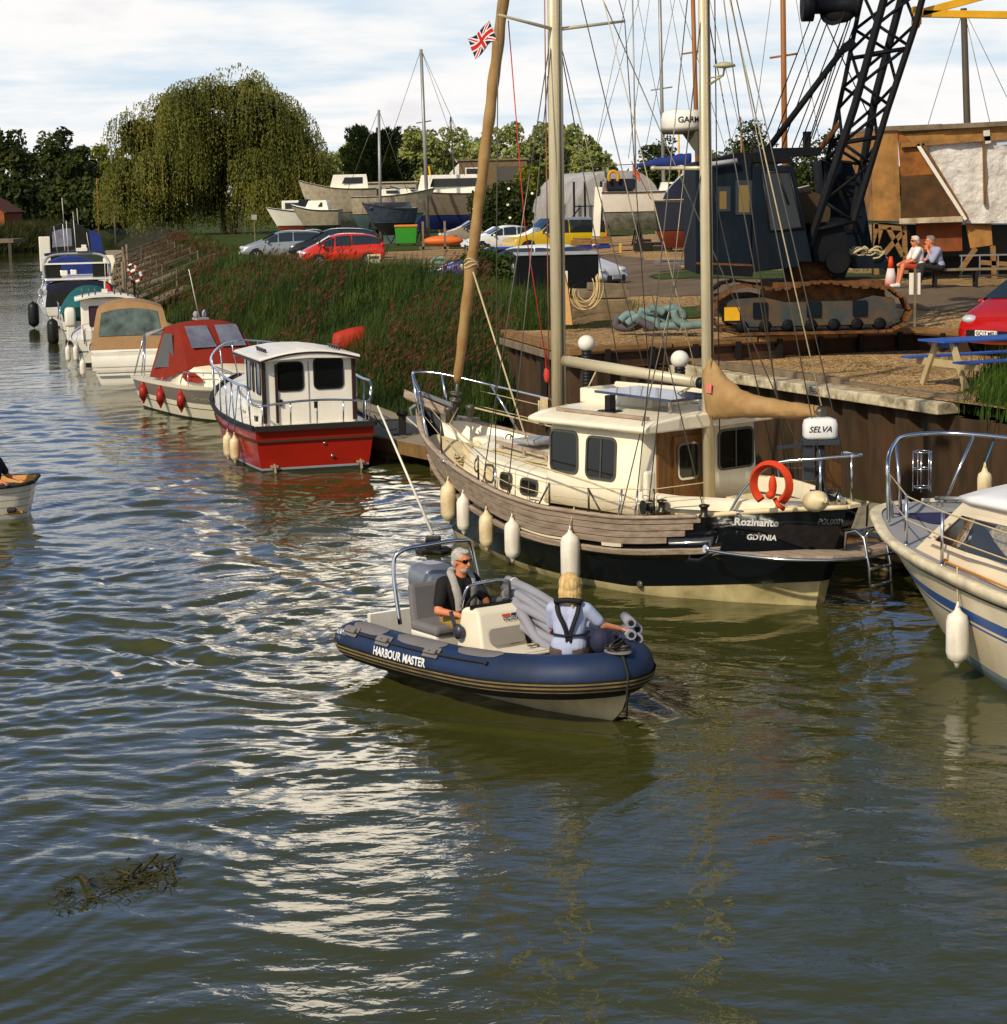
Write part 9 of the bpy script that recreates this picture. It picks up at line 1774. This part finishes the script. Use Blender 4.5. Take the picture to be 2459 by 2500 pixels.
# ---- masts --------------------------------------------------------
M_mg = mat('mast_grey',(150,148,144),.4,.4); M_mw = mat('mast_wood',(150,96,44),.5,var=.3,stretch=(1,1,.2)); M_md = mat('mast_dark',(72,62,50),.6)
def mast(lb, x0,y0,x1,y1,Y_, r_, m_, spr=None, stays=(), ext=0):
    a, c = AT(x0,y0,Y_), AT(x1,y1,Y_); a = a+(a-c).normalized()*ext; base = Vector((c.x,c.y,g(c.x,c.y) if Y_<200 else 1.0)); t = T('yacht_mast',lb,'mast',base,'bare masts in the boatyard'); b = MB(); b.tube([c+(c-a).normalized()*max(0,(c.z-base.z))-base if c.z-base.z<9 else c-base, a-base],[r_,r_*.8],8); b.build('spar',m_,t)
    if spr: p = AT(x0+(x1-x0)*(spr-y0)/(y1-y0),spr,Y_)-base; b = MB(); b.tube([p+Vector((-.5,0,-.05)),p+Vector((.5,0,.08))],r_*.35,5); b.build('spreader',m_,t)
    for dx in stays: b = MB(); b.tube([a-base,Vector((dx,0,(c.z-base.z)))],.004+.00009*Y_,4); b.build('stay',M_wire,t)
mast('tall bare grey mast standing right of the cypress',1028,120,1040,430,138,.13,M_mg,298,(-3.2,2.6,3.4)); mast('shorter grey mast in front of the cypress',925,268,928,470,136,.11,M_mg,None,(1.8,-2.2)); mast('thin dark mast over the grey work boat',1100,285,1110,440,142,.06,M_md,375,(1.2,-1.0))
mast('grey mast left of the radar dome',1611,0,1619,385,96,.09,M_mg,217,(-3.2,-1.6,1.6,3.0),3); mast('brown mast just behind the mizzen mast',1692,0,1704,420,80,.10,M_mw,128,(-2.2,2.0),3); mast('orange brown wooden mast rising behind the crane jib',1912,0,1916,365,75,.115,M_mw,137,(-1.2,1.3),3)
mast('thick dark mast above the ply shelter',2353,20,2362,310,62,.12,M_md,None,(-1.2,1.6,.7)); mast('white mast rising over the moored boats at the far left',270,357,278,500,215,.10,M_mg,468,()); mast('brown wooden pole over the moored boats at the far left',236,435,241,545,222,.09,M_mw); mast('thin yellow pole beyond the blue sail cover',1656,268,1658,380,130,.07,M_cy); mast('short yellow post behind the grey mast and the work boat',1047,405,1052,435,150,.09,M_cy); mast('thin brown mast beyond the feathery shrub',1808,285,1811,380,130,.06,M_mw,None,(-1,1)); mast('slim mast faint behind the rigging, left of the radar dome',1545,20,1552,400,120,.05,M_mg,None,(-2.5,2.0),2)
b = MB(); a, c = AT(1555,404,96), AT(1688,386,96); n = 16; b.loft([[a.lerp(c,i/n)+Vector((0,math.cos(k)*.17*w_,math.sin(k)*.24*w_*(1+.12*math.sin(i*2+k)))) for k in np.linspace(0,6.283,11)[:-1]] for i in range(n+1) for w_ in [np.interp(i,[0,3,5,14,16],[.35,.5,.9,1.15,.9])]],True,False,0,True,True); tag(b.build('sail_cover',M_blu),'bright blue sail cover on a boom left of the mizzen mast','sail cover')
# ---- far bank things ----------------------------------------------
c = AT(0,545,262); bb = T('brick_building','orange brick gabled building at the far left edge','building',(c.x-5.0,c.y+4,2.0)); M_brk = mat('orange_brick',(150,84,44),.9,var=.4,scale=2,c2=(110,60,34)); part('wall',M_brk,bb,lambda b:b.prism([(-7,-5,0),(5.8,-5,0),(5.8,-5,2.4),(-.6,-5,6.4),(-7,-5,2.4)],(0,10,0))); part('roof',mat('old_tile',(92,52,32),.9,var=.3),bb,lambda b:(b.bar((-.6,0,6.5),(6.1,0,2.3),10.3,.15),b.bar((-.6,0,6.5),(-7.3,0,2.3),10.3,.15))); part('window',M_glass,bb,lambda b:b.box((1.2,-5.05,1.4),(1.0,.1,1.6)))
c = AT(14,575,205); jt = T('timber_jetty','dark timber staging on piles at the far left edge of the water','jetty',(c.x-3,c.y,0)); part('deck',M_timber_g,jt,lambda b:b.box((0,0,1.7),(8.6,5,.35)))
for x in (-3.5,-2.3,-1.1,.1,1.3,2.5,3.9): part('pile',M_md,jt,lambda b:b.box((x,-2.3,.7),(.3,.3,2.4)))
# floating weed and driftwood
rs = random.Random(9); b = MB()
for k in range(170):
    f_ = rs.random(); px_ = 130+(rs.random()**.8)*290; py_ = 2205-(px_-130)*.30+rs.gauss(0,19); c = at(px_,py_,.01); a = rs.uniform(0,6.28); l_ = rs.uniform(.04,.18); b.tube([c,c+Vector((math.cos(a)*l_*.5,math.sin(a)*l_*.5,rs.uniform(-.01,.022))),c+Vector((math.cos(a)*l_,math.sin(a)*l_,rs.uniform(-.02,.02)))],rs.uniform(.002,.006),4)
for x0,y0,x1,y1,h in ((340,2130,385,2085,.10),(300,2150,345,2110,.05),(190,2135,215,2155,.05),(280,2120,320,2135,.06),(365,2095,395,2110,.03),(420,2105,425,2125,.05)): b.tube([at(x0,y0,.0),at(x1,y1,h)],.013,5)
tag(b.build('floating_weed',mat('dead_weed',(62,56,30),.9,var=.4)),'raft of brown weed and twigs floating at the lower left','weed',kind='stuff')
